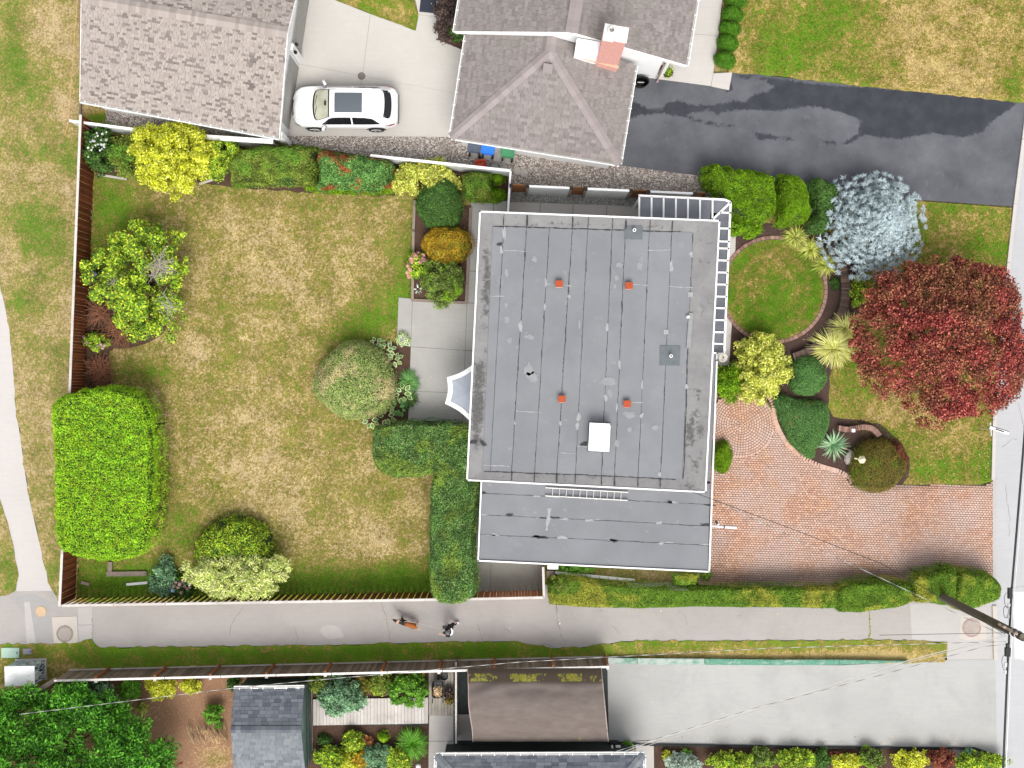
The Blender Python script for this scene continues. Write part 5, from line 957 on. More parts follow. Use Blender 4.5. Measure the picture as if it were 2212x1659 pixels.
# white boundary fence (north bed)
def wfence(label, a, b, h, capw=.1):
    return fence('white_fence', label, W2(a, h), W2(b, h), h, 'white_board', 'white', -1, .2, alt=0., capw=capw, gap=.004)
wfence('white boundary fence with pale cap above the white flowering bush', (150, 261), (360, 289), 1.5, .12); wfence('white boundary fence right under the garage gutter', (440, 296), (590, 306), 1.5, .22)
wfence('white boundary fence between gravel strip and the pale golden shrub', (800, 336), (1103, 369), 1.5, .12); wfence('short white boundary fence beside the two bright green balls', (1103, 369), (1097, 462), 1.6, .09)
# panel fence with brown bays north of the house
pf = thing('panel_fence', 'white and brown panelled fence with black post caps beside the grey gravel', 'fence', V3((1310, 420), 0)); o5 = pf.location.copy()
segs = [(1101, 1141, 'b'), (1141, 1226, 'w'), (1226, 1262, 'b'), (1262, 1350, 'w'), (1350, 1392, 'b'), (1392, 1482, 'w'), (1482, 1516, 'b')]; fy = lambda x: 417.5 + (x-1101)*.045
for x0, x1, k in segs:
    A, B = Vector(W2((x0, fy(x0))))-o5.xy, Vector(W2((x1, fy(x1))))-o5.xy
    if k == 'w':
        pn = None
        for i in range(9): m = MB(); m.bar((A.x, A.y, .14+i*.235), (B.x, B.y, .14+i*.235), .03, .23); o = m.build('white_panel' if pn is None else 'siding_board', 'white_board', pn or pf); pn = pn or o
        m = MB(); m.bar((A.x, A.y, 2.2), (B.x, B.y, 2.2), .10, .06); m.build('cap_rail', 'white', pf)
    else:
        pn = None
        for i in range(9): m = MB(); m.bar((A.x, A.y+.09, .12+i*.215), (B.x, B.y+.09, .12+i*.215), .03, .21); o = m.build('brown_panel' if pn is None else 'panel_board', 'brown_panel', pn or pf); pn = pn or o
        for P in (A, B): m = MB(); m.box((P.x+(.06 if P is A else -.06), P.y-.01, 1.08), (.11, .11, 2.16), 0); p_ = m.build('post', 'timber', pf); m = MB(); m.box((P.x+(.06 if P is A else -.06), P.y-.01, 2.22), (.15, .15, .10)); m.build('post_cap', 'black', p_)
# ------------------------------------------------------------------ PLANTS, back yard
o = shrub('flowering_bush', 'dark bush with white flowers in the fence corner', 212, 322, 33, 52, 1.9, 'lf_dark', 3200, .10, 34, .26); heads(o, 'flower_head', 'fl_white', dome_pts(o, 212, 322, 36, 55, 1.95, [(190+random.uniform(0, 40), 285+random.uniform(0, 55)) for i in range(26)]), .05)
shrub('olive_bush', 'olive green leafy bush between white flowering bush and yellow shrub', 276, 336, 40, 44, 1.8, 'lf_olive', 3600, .09, 34, .28)
shrub('yellow_shrub', 'large bright yellow rounded shrub by the garage gutter', 377, 341, 86, 77, 2.9, 'lf_yellow', 15000, .10, 120, .28, stems=6, jit=.45, low=.5, ragged=.06)
shrub('lime_bush', 'yellow green bush on the house side of the large yellow shrub', 472, 336, 50, 46, 2.0, 'lf_yelgreen', 5200, .09, 36, .26)
clipped('olive_hedge', 'olive green clipped hedge section next to the garage corner', [(505, 326), (545, 311), (640, 313), (690, 321), (690, 410), (560, 404), (500, 400), (488, 360)], 1.9, 'lf_olive', 12500, .085, .5, lump=.14, lscale=4)
clipped('red_tipped_hedge', 'clipped hedge with red tipped leaves below the parked white car', [(684, 320), (760, 330), (838, 345), (853, 362), (851, 414), (800, 420), (684, 410)], 2.0, 'lf_photinia', 11500, .095, .45, lump=.12, lscale=4)
clipped('lawn_edge_hedge', 'narrow green hedge strip along the lawn under the red tipped hedge', [(660, 398), (850, 402), (852, 418), (800, 424), (680, 416), (655, 408)], .9, 'lf_cedar', 3800, .07, .22)
shrub('golden_shrub', 'pale golden variegated shrub along the white fence', 915, 386, 72, 38, 1.7, 'lf_variegated', 8000, .10, 60, .27)
clipped('olive_hedge', 'soft olive hedge block beside the small bright green balls', [(995, 375), (1020, 366), (1064, 372), (1066, 436), (1030, 442), (1000, 430)], 1.3, 'lf_olive', 4200, .07, .35)
dome('round_green_bush', 'rounded dark green bush at the top corner of the back lawn', 950, 441, 52, 59, 1.8, 'lf_ball', 9500, .075, e=2.5, lump=.07)
dome('small_green_ball', 'upper of the two small bright green balls by the white fence corner', 1075, 388, 15, 15, .75, 'lf_cedar', 1400, .06, group='two small green balls'); dome('small_green_ball', 'lower of the two small bright green balls by the white fence corner', 1070, 423, 25, 19, .8, 'lf_cedar', 2200, .06, group='two small green balls')
# raised timber bed
tb = thing('timber_bed', 'timber edged planting bed along the patio walk', 'raised bed', V3((950, 545), 0)); o6 = tb.location.copy()
for a, b in (((893, 498), (891, 648)), ((891, 648), (1007, 654)), ((1007, 654), (1017, 445)), ((893, 498), (896, 430))):
    A, B = V3(a, .2)-o6, V3(b, .2)-o6; m = MB(); d_ = (B-A).normalized()*.06; m.bar((A.x-d_.x, A.y-d_.y, .12), (B.x-d_.x, B.y-d_.y, .12), .12, .24); m.build('timber', 'timber', tb)
m = MB(); m.prism([tuple((V3(p, .15)-o6).xy) for p in ((894, 440), (1016, 446), (1006, 652), (892, 646))], .0, .15); m.build('soil', 'soil', tb)
dome('gold_bush', 'golden orange rounded bush in the timber bed', 966, 531, 56, 46, 1.5, 'lf_gold', 8500, .07, e=2.6, lump=.08)
o = shrub('pink_hydrangea', 'pink flowering bush spilling over the timber edge onto the lawn', 902, 574, 24, 28, 1.0, 'lf_yelgreen', 1000, .10, 16, .2); heads(o, 'flower_head', 'fl_pink', dome_pts(o, 902, 574, 26, 30, 1.05, [(894, 549), (903, 546), (915, 552), (918, 562), (924, 563), (912, 559), (889, 560), (882, 573), (880, 588), (884, 597), (890, 566), (898, 553), (908, 566), (929, 565), (886, 582)]), .10)
shrub('dark_bush', 'dark green bush at the patio end of the timber bed', 955, 607, 46, 50, 1.6, 'lf_mixdark', 7000, .07, 70, .24)
blades('silver_rosette', 'small silvery leaved rosette at the corner of the timber bed', 903, 625, 14, .3, 'lf_silver', 26, .06, cat='plant', part='leaf', singles=True)
def hosta(name, label, cx, cy, r, n, mat='lf_hosta', L=.24, edge=True):
    b = W(cx, cy, .2); root = thing(name, label, 'hosta', (b[0], b[1], .05)); k = 1/S; m = MB(); V = []; F = []; nn = 6
    prof_ = [0, .55, .85, .95, .75, .35, .02]
    def geo(sc, dz):
        V = []; F = []
        for j in range(nn+1):
            t = j/nn; w = prof_[j]*.34*sc; z = .10*math.sin(PI*t*.9)+dz
            V += [(t*sc+(1-sc)*.5, -w, z+.05*abs(w)), (t*sc+(1-sc)*.5, 0, z-.02), (t*sc+(1-sc)*.5, w, z+.05*abs(w))]
            if j: b_ = 3*j; F += [(b_-3, b_-2, b_+1, b_), (b_-2, b_-1, b_+2, b_+1)]
        return V, F
    V, F = geo(1, 0); me = bpy.data.meshes.new('leaf'); me.from_pydata(V, [], F); me.materials.append(M['hosta_edge' if edge else mat])
    V, F = geo(.74, .02); mi = bpy.data.meshes.new('leaf_centre'); mi.from_pydata(V, [], F); mi.materials.append(M[mat])
    for i in range(n):
        o = bpy.data.objects.new('leaf', me); COL.objects.link(o); o.parent = root; t = i/n; rr = r*k*(.15+.75*math.sqrt(t)); a = i*2.399; s_ = L*random.uniform(.8, 1.2)
        o.location = (rr*math.cos(a)*.7, rr*math.sin(a)*.7, .34*(1-t)+.08); o.rotation_euler = (random.uniform(-.15, .15), .12+.25*t, a+random.uniform(-.3, .3)); o.scale = (s_, s_, s_)
        if edge: c = bpy.data.objects.new('leaf_centre', mi); COL.objects.link(c); c.parent = o
    return root
hosta('variegated_hosta', 'small white edged hosta in the notch of the patio slab', 871, 733, 17, 22, 'lf_hosta', .19)
hosta('hosta', 'hosta with pale edged leaves nearest the lawn above the round clipped shrub', 812, 745, 15, 9, L=.27); hosta('hosta', 'broad leaved pale edged hosta next to the bare soil by the patio', 836, 757, 17, 12, L=.27); hosta('hosta', 'pale edged hosta just above the dark narrow leaved plant', 852, 776, 16, 10, L=.25)
hosta('hosta', 'large leaved hosta against the right flank of the round clipped shrub', 872, 850, 20, 12, L=.30); hosta('hosta', 'dark hosta clump between round shrub and hedge corner', 862, 878, 22, 16, L=.27, edge=False); hosta('hosta', 'yellow edged hosta at the tip of the hedge', 803, 907, 14, 8, L=.30); hosta('hosta', 'broad green hosta below the round clipped shrub', 838, 897, 18, 9, L=.32)
blades('narrow_leaf_plant', 'dense narrow leaved green plant beside the patio slab', 884, 825, 26, .4, 'lf_hosta', 260, .05, cat='plant', ry=30)
blades('narrow_leaf_plant', 'second narrow leaved plant nearer the hedge beside the patio slab', 886, 862, 20, .35, 'lf_dark', 170, .05, cat='plant', ry=24)
dome('round_variegated_shrub', 'big round clipped variegated shrub on the back lawn', 770, 824, 93, 88, 2.1, 'lf_round', 21000, .07, e=2.6, lump=.09, lscale=3.5)
clipped('clipped_hedge', 'dark green T shaped clipped hedge against the house', smooth_poly([(809, 930), (823, 917), (860, 909), (912, 908), (1030, 922), (1040, 1040), (1030, 1150), (1030, 1220), (1034, 1261), (1024, 1291), (977, 1306), (940, 1298), (925, 1261), (925, 1159), (930, 1060), (936, 1024), (912, 1028), (873, 1033), (842, 1029), (821, 1016), (808, 988)], 3), 2.1, 'lf_thedge', 34000, .075, .3, e=3.4, lump=.06, at=.85)
clipped('bright_hedge', 'large bright lime green clipped conifer hedge over the board fence', smooth_poly([(112, 868), (156, 847), (234, 834), (294, 839), (322, 850), (345, 878), (358, 925), (363, 977), (360, 1055), (349, 1120), (335, 1172), (308, 1197), (260, 1211), (208, 1212), (156, 1204), (122, 1186), (109, 1146), (105, 1055), (107, 925)], 3), 2.7, 'lf_bright', 46000, .09, .5, e=3.4, lump=.08, lscale=11, at=.9, asp=.34, jit=1.1, fold=.2, holes=.3)
t = shrub('loose_tree', 'straggly yellow green small tree with bare twigs by the board fence', 300, 602, 106, 124, 3.3, 'lf_yelgreen', 8500, .12, 96, .32, cat='tree', low=.3, depth=.8, stems=9, ragged=.11)
def twigs(root, name, cen, n, L, z, mat, r=.008, spread=1.2, a0=0.):
    mb = MB()
    for i in range(n):
        a = a0 + random.gauss(0, spread); p = Vector(cen) + Vector((random.gauss(0, .15), random.gauss(0, .15), random.uniform(-.1, .1))); q = [p]
        d_ = Vector((math.cos(a), math.sin(a), random.uniform(-.1, .4)))
        for k in range(4): d_ = (d_ + Vector((random.gauss(0, .3), random.gauss(0, .3), random.gauss(0, .15)))).normalized(); q.append(q[-1]+d_*L/4*random.uniform(.6, 1.2))
        mb.tube(q, [r, r*.9, r*.7, r*.5, r*.3], 4, False)
        if random.random() < .7: e_ = q[2]; mb.tube([e_, e_+Vector((random.gauss(0, L*.25), random.gauss(0, L*.25), .05))], [r*.6, r*.25], 4, False)
    return mb.build(name, mat, root)
lt = t.location; q = W(340, 570, 3.0); twigs(t, 'bare_twigs', (q[0]-lt.x, q[1]-lt.y, 2.9), 44, .95, 0, 'twig', .013, 1.6); q = W(360, 665, 2.6); twigs(t, 'bare_twigs', (q[0]-lt.x-.2, q[1]-lt.y+.3, 2.5), 22, .8, 0, 'twig', .012, .5, -.7); q = W(245, 610, 2.6); twigs(t, 'bare_twigs', (q[0]-lt.x, q[1]-lt.y, 2.5), 14, .7, 0, 'twig', .011, 1.)
q = W(255, 715, .5); o = thing('dead_bush', 'brown bare twiggy bush on the soil below the straggly tree', 'shrub', (q[0], q[1], 0)); twigs(o, 'twigs', (0, 0, .4), 90, 1.1, 0, 'twig_brown', .017, 2.5); twigs(o, 'twigs', (-.9, .9, .5), 60, .9, 0, 'twig_brown', .017, 2.5)
q = W(214, 800, .4); o = thing('dead_bush', 'dark brown twig heap against the fence above the bright hedge', 'shrub', (q[0], q[1], 0)); twigs(o, 'twigs', (0, 0, .3), 110, .8, 0, 'twig_brown', .017, 2.5); twigs(o, 'twigs', (.1, -.5, .25), 60, .7, 0, 'twig_brown', .015, 2.5)
o = shrub('mauve_hydrangea', 'hydrangea with mauve pink heads by the board fence below the tree', 208, 738, 27, 19, 1.0, 'lf_yelgreen', 1300, .09, 18, .18); heads(o, 'flower_head', 'fl_mauve', dome_pts(o, 208, 738, 28, 20, 1.0, [(184, 732), (188, 741), (212, 748), (218, 744), (222, 752), (226, 746), (204, 750), (181, 727)]), .09)
o = shrub('lilac_hydrangea', 'small lilac hydrangea at the fence beside the straggly tree', 197, 592, 18, 13, 1.0, 'lf_dark', 400, .1, 9, .16); heads(o, 'flower_head', 'fl_lilac', dome_pts(o, 197, 592, 20, 14, 1.0, [(193, 589), (201, 588), (206, 592), (185, 601), (198, 595)]), .10)
dome('green_mound', 'dark green mounded shrub behind the lemon yellow shrub', 510, 1188, 92, 76, 1.7, 'lf_yelgreen', 10000, .10, e=2.2, lump=.14)
shrub('lemon_shrub', 'lemon yellow variegated shrub leaning over the lane fence', 515, 1243, 112, 49, 2.2, 'lf_lemon', 11000, .12, 110, .27, low=.62, asp=.38, along_out=.6)
shrub('fern_leaf_plant', 'blue green leafy plant beside the grey timber', 350, 1252, 33, 43, .8, 'lf_bluegreen', 1700, .11, 26, .22, asp=.4)
o = shrub('blue_hydrangea', 'hydrangea with dusty pink and two blue heads by the lane fence', 390, 1268, 32, 28, .8, 'lf_dark', 1100, .10, 18, .2); heads(o, 'flower_head', 'fl_mauve', dome_pts(o, 390, 1268, 34, 30, .85, [(372, 1276), (380, 1258), (388, 1262), (396, 1254), (404, 1272), (410, 1268), (384, 1270), (399, 1266), (376, 1266), (392, 1280), (402, 1248)]), .09); heads(o, 'blue_flower_head', 'fl_blue', dome_pts(o, 390, 1268, 34, 30, .9, [(374, 1274), (409, 1261), (418, 1236)]), .09)
for nm, lb, a, b, w_, h_, mt in (('timber', 'grey weathered landscape timber lying across the lawn corner', (232, 1239), (319, 1238), .22, .12, 'timber'), ('timber', 'short upright run of grey timber below the bright hedge', (240, 1213), (239, 1236), .2, .1, 'timber'), ('white_plank', 'white painted plank on the grass near the blue hydrangea', (274, 1262), (320, 1258), .12, .05, 'white'), ('driftwood', 'small pale piece of wood on the grass by the corner fence', (177, 1257), (194, 1262), .14, .06, 'cap_pink'),
      ('timber', 'pale timber edging on the soil under the white flowering bush', (215, 378), (275, 388), .10, .08, 'cap_grey'), ('timber', 'split pale timber on the soil under the lime bush', (432, 398), (476, 384), .10, .08, 'cap_grey'), ('timber', 'thin timber edging at the foot of the board fence', (201, 365), (197, 480), .05, .08, 'cap_grey')):
    A, B = V3(a, 0), V3(b, 0); o = thing(nm, lb, 'timber', (A+B)/2); m = MB(); m.bar(A-o.location+Vector((0, 0, .05+h_/2)), B-o.location+Vector((0, 0, .05+h_/2)), w_, h_); c = m.build('beam', mt, o)
# ------------------------------------------------------------------ PLANTS, front
clipped('cedar_hedge', 'rounded bright cedar hedge nearest the glass canopy, beside the asphalt drive', smooth_poly([(1512, 372), (1528, 357), (1580, 357), (1650, 363), (1676, 372), (1684, 410), (1676, 460), (1640, 488), (1585, 482), (1540, 452), (1516, 415)], 3), 2.3, 'lf_cedar', 14000, .09, .7, e=2.4, lump=.12, lscale=6, asp=.35, jit=.9, group='cedar hedge by the drive')
clipped('cedar_hedge', 'middle bright cedar bush of the row beside the asphalt drive', smooth_poly([(1680, 376), (1720, 378), (1752, 392), (1760, 430), (1750, 470), (1715, 490), (1670, 488), (1668, 430)], 3), 2.1, 'lf_cedar', 9000, .09, .7, e=2.4, lump=.12, lscale=6, asp=.35, jit=.9, group='cedar hedge by the drive')
clipped('cedar_hedge', 'darker low cedar bush of the row touching the blue spruce', smooth_poly([(1748, 388), (1800, 390), (1820, 410), (1800, 480), (1775, 508), (1735, 500), (1745, 460)], 3), 1.5, 'lf_ball', 5500, .08, .5, e=2.4, lump=.1, lscale=6)
shrub('lime_ground_shrub', 'bright green leafy shrub below the cedar hedge by the glass canopy', 1607, 488, 42, 27, 1.1, 'lf_cedar', 2600, .10, 28, .22)
# blue spruce
def spruce(cx, cy, r, h):
    b = W(cx, cy, 1.2); root = thing('blue_spruce', 'silvery blue spruce at the edge of the asphalt drive', 'tree', (b[0], b[1], 0)); R = r*(H-1.2)/H/S; P = []; D = []
    m = MB(); m.tube([(0, 0, 0), (0, 0, h*.5), (0, 0, h*.97)], [.11, .06, .015], 8); m.build('trunk', 'bark', root, True); br = MB()
    P += [Vector((0, 0, h-.1))]*6; D += [Vector((math.cos(k), math.sin(k), 1.4)).normalized() for k in range(6)]
    for li in range(17):
        f = li/16; z = .35 + (h-.5)*f; rr = R*(1-f**1.45)*random.uniform(.95, 1.0)+.12; n = max(5, int(28*(1-f*.75)))
        for k in range(n):
            a = 2*PI*(k+.5*(li % 2))/n + random.gauss(0, .09); L = rr*random.uniform(.86, 1.06); e_ = Vector((math.cos(a)*L, math.sin(a)*L, z+.10*L)); br.tube([(0, 0, z), e_*.96 + Vector((0, 0, .04*z))*0], [.018, .005], 3, False)
            for s_ in range(4):
                t_ = .52+.48*(s_/3)
                if t_*L < .1: continue
                for sd_ in ((-1, 0, 1) if s_ < 3 else (-1, 0, 0, 1)):
                    dd = Vector((math.cos(a+sd_*.75), math.sin(a+sd_*.75), .38+.25*random.random())).normalized(); P.append(Vector((math.cos(a)*L*t_, math.sin(a)*L*t_, z+.10*L*t_)) + dd*.10*random.uniform(.5, 1.2)); D.append(dd)
    br.build('branch_core', 'core_green', root)
    P = np.array([tuple(p) for p in P]); D = np.array([tuple(d_) for d_ in D]); n = len(P); q = 6
    PP = np.repeat(P, q, 0); DD = unit(np.repeat(D, q, 0) + .55*rng.normal(size=(n*q, 3))); NN = np.tile([0, 0, 1.], (n*q, 1)) + .5*rng.normal(size=(n*q, 3))
    o = leaves('needles', PP + DD*.05, NN, .22, 'lf_spruce', None, .15, .1, .1, DD*8); o.parent = root
spruce(1882, 487, 112, 3.9)
# red maple
def maple():
    cx, cy = 2030, 738; h = 5.2; b = W(cx, cy, 3.2); root = thing('red_maple', 'large dark red leaved maple beside the street', 'tree', (b[0], b[1], 0)); k = (H-3.4)/H/S
    m = MB(); m.tube([(0, 0, 0), (.05, .02, 1.1), (0, 0, 1.7)], [.2, .16, .14], 10); m.build('trunk', 'bark', root, True)
    C = []; lim = MB()
    out = smooth_poly([(1846, 700), (1870, 630), (1900, 585), (1960, 560), (2010, 548), (2050, 540), (2090, 556), (2130, 560), (2180, 575), (2200, 600), (2225, 680), (2235, 760), (2225, 830), (2200, 870), (2150, 905), (2120, 900), (2080, 910), (2040, 930), (2000, 925), (1985, 890), (1930, 870), (1890, 850), (1870, 815), (1845, 780)], 2); op = [((x-cx)*k, -(y-cy)*k) for x, y in out]; A = np.array(op)
    while len(C) < 430:
        p = rng.uniform(A.min(0), A.max(0), (1, 2))
        if not inpoly(p, op)[0]: continue
        dd = edist(p, op)[0]
        if dd < .12: continue
        top = 2.2 + 3.0*min(1, dd/2.8)**.6; z = top - abs(rng.normal())*.45; C.append((p[0, 0], p[0, 1], max(z, 1.5), min(.16+dd*.5, random.uniform(.26, .52))))
    C = np.array(C); n = 76000; w_ = C[:, 3]**2; who = rng.choice(len(C), n, p=w_/w_.sum()); D = unit(rng.normal(size=(n, 3))); D[:, 2] = np.abs(D[:, 2])-.2; D = unit(D)
    P = C[who, :3] + D*C[who, 3:4]*rng.uniform(.5, 1.06, (n, 1))*np.array([1, 1, .7]); o = leaves('crown', P, D*.5+np.array([0, 0, .8]), .09, 'lf_maple', None, .75, .65); o.parent = root
    for i in range(26):
        c = C[rng.integers(len(C))]; s0 = np.array([0, 0, random.uniform(1.2, 1.9)]); mid = c[:3]*.5 + np.array([0, 0, .75]); lim.tube([s0, mid, c[:3]], [.08, .045, .012], 6, False)
    lim.build('limbs', 'bark', root, True)
maple()
for x, y, lb in ((1718, 512, 'uppermost of three arching grass clumps around the circular lawn'), (1750, 538, 'middle of three arching grass clumps between circular lawn and blue spruce'), (1783, 572, 'lowest of three arching grass clumps, hanging over the curved brick wall')): blades('arching_grass', lb, x, y, 34, .55, 'lf_strap', 240, .04, group='grass clumps by the circular lawn', ry=27)
dome('dark_tuft', 'small dark green tuft in the mulch beside the circular lawn', 1803, 613, 12, 15, .4, 'lf_dark', 600, .07); shrub('lime_euonymus', 'narrow yellow green shrub tucked between curved brick wall and red maple', 1856, 628, 16, 38, .9, 'lf_yelgreen', 1500, .09, 20, .18)
blades('pale_grass', 'pale yellow strappy grass clump left of the red maple', 1800, 752, 60, .7, 'lf_pale', 560, .045, ry=46); blades('pale_grass', 'smaller upper pale grass clump overlapping the curved brick wall', 1826, 708, 44, .7, 'lf_pale', 330, .042, ry=38)
shrub('golden_shrub', 'golden yellow shrub between circular lawn and paver medallion', 1648, 794, 60, 80, 2.1, 'lf_variegated', 7500, .11, 70, .27, depth=.75); shrub('green_shrub', 'plain green shrub against the house behind the golden shrub', 1577, 825, 34, 38, 1.5, 'lf_cedar', 2600, .09, 30, .24)
dome('clipped_ball', 'round clipped green ball between the pale grass and the heart shaped shrub', 1743, 812, 45, 46, 1.1, 'lf_heather', 7500, .05, e=2.3)
clipped('heart_shrub', 'large low clipped green mound beside the paver medallion', smooth_poly([(1668, 862), (1690, 850), (1720, 862), (1750, 862), (1785, 870), (1796, 905), (1785, 945), (1765, 975), (1758, 992), (1735, 985), (1705, 958), (1682, 915)], 3), .95, 'lf_heather', 11500, .05, .8, e=2.3, cat='shrub', at=.5)
blades('yucca', 'spiky blue green yucca beside the clipped mound', 1800, 962, 37, .75, 'lf_yucca', 90, .06, cat='yucca', part='leaf', singles=True, droop=.35)
dome('red_barberry', 'dark red low bush peeking out beside the bronze ball', 1931, 996, 32, 44, .9, 'lf_redball', 3000, .06); dome('bronze_ball', 'big bronze green clipped ball next to the paver drive', 1893, 1006, 66, 62, 1.3, 'lf_bronze', 11000, .05, e=2.4)
dome('house_ball', 'green clipped ball half under the roof edge by the pavers', 1558, 987, 26, 37, 1.0, 'lf_cedar', 4200, .06)
gw = thing('curved_brick_planter', 'small curved brick wall above the bronze ball', 'garden wall', V3((1855, 930), 0)); o7 = gw.location.copy(); pts = smooth_poly([(1780, 925), (1812, 925), (1835, 928), (1862, 923), (1885, 926), (1900, 942), (1910, 960)], 6)[6:31]; me = None
for a, b in zip(pts[:-1:1], pts[1::1]):
    A, B = V3(a, .4)-o7, V3(b, .4)-o7; L = (B-A).length; kk = max(1, round(L/.09))
    for j in range(kk):
        p = A.lerp(B, (j+.5)/kk)
        if me is None: V, F = slab_geo((.08, .26, .4)); me = bpy.data.meshes.new('brick'); me.from_pydata(V, [], F); me.materials.append(M['brick_edge'])
        o = bpy.data.objects.new('brick', me); COL.objects.link(o); o.parent = gw; o.location = (p.x, p.y, random.uniform(0, .01)); o.rotation_euler = (0, 0, math.atan2((B-A).y, (B-A).x))
clipped('street_hedge', 'long low clipped hedge between paver drive and lane', [(1180, 1256), (1205, 1244), (1250, 1240), (1300, 1252), (1380, 1256), (1450, 1262), (1636, 1264), (1790, 1266), (1812, 1268), (1830, 1318), (1700, 1315), (1500, 1314), (1380, 1313), (1300, 1310), (1250, 1309), (1185, 1302)], 1.35, 'lf_south', 30000, .07, .28, e=3.4, lump=.02, lscale=3, at=.85)
clipped('street_hedge', 'rounded hedge end swelling over the paver drive before the pole hedge', smooth_poly([(1795, 1268), (1818, 1250), (1870, 1245), (1935, 1252), (1968, 1262), (1985, 1290), (1965, 1310), (1930, 1319), (1830, 1321), (1800, 1312)], 3), 1.5, 'lf_south', 13000, .07, .4, e=2.8, lump=.04, at=.8)
clipped('pole_hedge', 'rounded hedge block around the utility pole, house side', smooth_poly([(1950, 1250), (1965, 1229), (2000, 1226), (2066, 1226), (2066, 1308), (1990, 1302), (1962, 1290)], 3), 1.7, 'lf_south', 9000, .07, .4, e=2.8, lump=.04, at=.8); clipped('pole_hedge', 'rounded hedge block at the street end of the lane', smooth_poly([(2044, 1228), (2090, 1227), (2130, 1236), (2158, 1254), (2170, 1275), (2164, 1298), (2140, 1308), (2100, 1314), (2046, 1308)], 3), 1.7, 'lf_south', 11000, .07, .4, e=2.8, lump=.04, at=.8)
clipped('box_bush', 'small square clipped bush at the garage corner by the pavers', [(1447, 1232), (1511, 1236), (1508, 1267), (1450, 1264)], 1.1, 'lf_south', 3000, .065, .25, e=3); shrub('weed', 'small loose green plant beside the square bush at the pavers', 1527, 1243, 13, 10, .5, 'lf_olive', 500, .07, 10, .12)
shrub('bed_plant', 'loose light green plants below the flat roof in the narrow side bed', 1240, 1228, 40, 8, .6, 'lf_weed', 700, .09, 16, .14)
shrub('hedge_sprout', 'taller leafy sprout at the fence end of the long street hedge', 1212, 1262, 24, 18, 1.6, 'lf_olive', 900, .09, 16, .2)
for i, (x, y) in enumerate(((1588, 3), (1581.5, 33), (1576, 63), (1570.5, 94), (1565, 130))):
    lb = ['topmost clipped green ball, cut by the picture edge, beside the entry walk', 'second clipped green ball from the top in the row by the entry walk', 'middle of the five clipped green balls by the entry walk', 'fourth clipped green ball from the top in the row by the entry walk', 'lowest of the five clipped green balls, at the asphalt drive'][i]
    dome('boxwood_ball', lb, x, y, 25, 21, 1.0, 'lf_box', 4600, .055, e=2.1, lump=.03, group='clipped balls along the entry walk')
shrub('purple_bush', 'dark purple brown bush beside the north house wall', 962, 28, 22, 62, 1.6, 'lf_purple', 3200, .09, 40, .24); shrub('dark_bush', 'dark green bush under the roof corner of the north house', 990, 72, 18, 16, 1.2, 'lf_dark', 900, .09, 14, .2)
# ------------------------------------------------------------------ PLANTS, south gardens
def conifer():
    cx, cy = 110, 1655; h = 6.0; b = W(cx, cy, 3.5); root = thing('dark_conifer', 'large dark green feathery conifer in the bottom corner', 'tree', (b[0], b[1], 0)); k = (H-3.6)/H/S
    op = [((x-cx)*k, -(y-cy)*k) for x, y in smooth_poly([(-20, 1530), (0, 1515), (45, 1512), (60, 1530), (100, 1512), (156, 1500), (205, 1526), (240, 1547), (286, 1573), (326, 1597), (344, 1633), (352, 1680), (340, 1740), (280, 1790), (100, 1820), (-60, 1790), (-110, 1680), (-90, 1580)], 2)]; A = np.array(op); C = []
    while len(C) < 420:
        p = rng.uniform(A.min(0), A.max(0), (1, 2))
        if not inpoly(p, op)[0]: continue
        dd = edist(p, op)[0]
        if dd < .1: continue
        C.append((p[0, 0], p[0, 1], 1.8 + 3.9*min(1, dd/3.2)**.7 - abs(rng.normal())*.5, random.uniform(.3, .6)))
    C = np.array(C); n = 80000; who = rng.choice(len(C), n, p=C[:, 3]**2/(C[:, 3]**2).sum()); D = unit(rng.normal(size=(n, 3))); D[:, 2] = np.abs(D[:, 2])-.15; D = unit(D)
    P = C[who, :3]+D*C[who, 3:4]*rng.uniform(.45, 1.08, (n, 1))*np.array([1, 1, .8]); o = leaves('crown', P, D*.6+np.array([0, 0, .6]), .16, 'lf_pine', None, .42, .6, .1, D*1.2); o.parent = root
    m = MB(); m.tube([(0, 0, 0), (0, 0, 3), (0, 0, 5.2)], [.22, .15, .03], 10)
    for i in range(30): c = C[rng.integers(len(C))]; m.tube([(0, 0, c[2]*.6), c[:3]], [.06, .012], 5, False)
    m.build('trunk', 'bark', root, True)
conifer()
shrub('fence_conifer_sprig', 'small dark green conifer tuft beside the angled fence', 66, 1506, 24, 17, 1.7, 'lf_pine', 1700, .13, 18, .25, asp=.3)
shrub('rhododendron', 'broad leaved rhododendron against the weathered fence beside the conifer', 204, 1500, 37, 34, 1.6, 'lf_bluegreen', 1500, .14, 34, .26, asp=.5)
shrub('yellow_sprout', 'small yellow green sprout in the fence corner by the conifer', 130, 1480, 16, 12, .9, 'lf_yelgreen', 400, .09, 10, .15)
shrub('fence_shrub', 'green feathery shrub first in the row under the weathered fence', 280, 1489, 23, 21, .9, 'lf_grassy', 1700, .08, 22, .18); shrub('fence_shrub', 'larger bright yellow shrub in the row under the weathered fence', 346, 1488, 31, 23, 1.0, 'lf_yellow', 2300, .08, 30, .19); shrub('fence_shrub', 'small bright yellow shrub in the row under the weathered fence', 413, 1481, 21, 15, .8, 'lf_yellow', 1400, .08, 20, .16); shrub('fence_shrub', 'small dark leaved plant by the shed corner under the weathered fence', 503, 1473, 12, 14, .8, 'lf_dark', 450, .1, 10, .15)
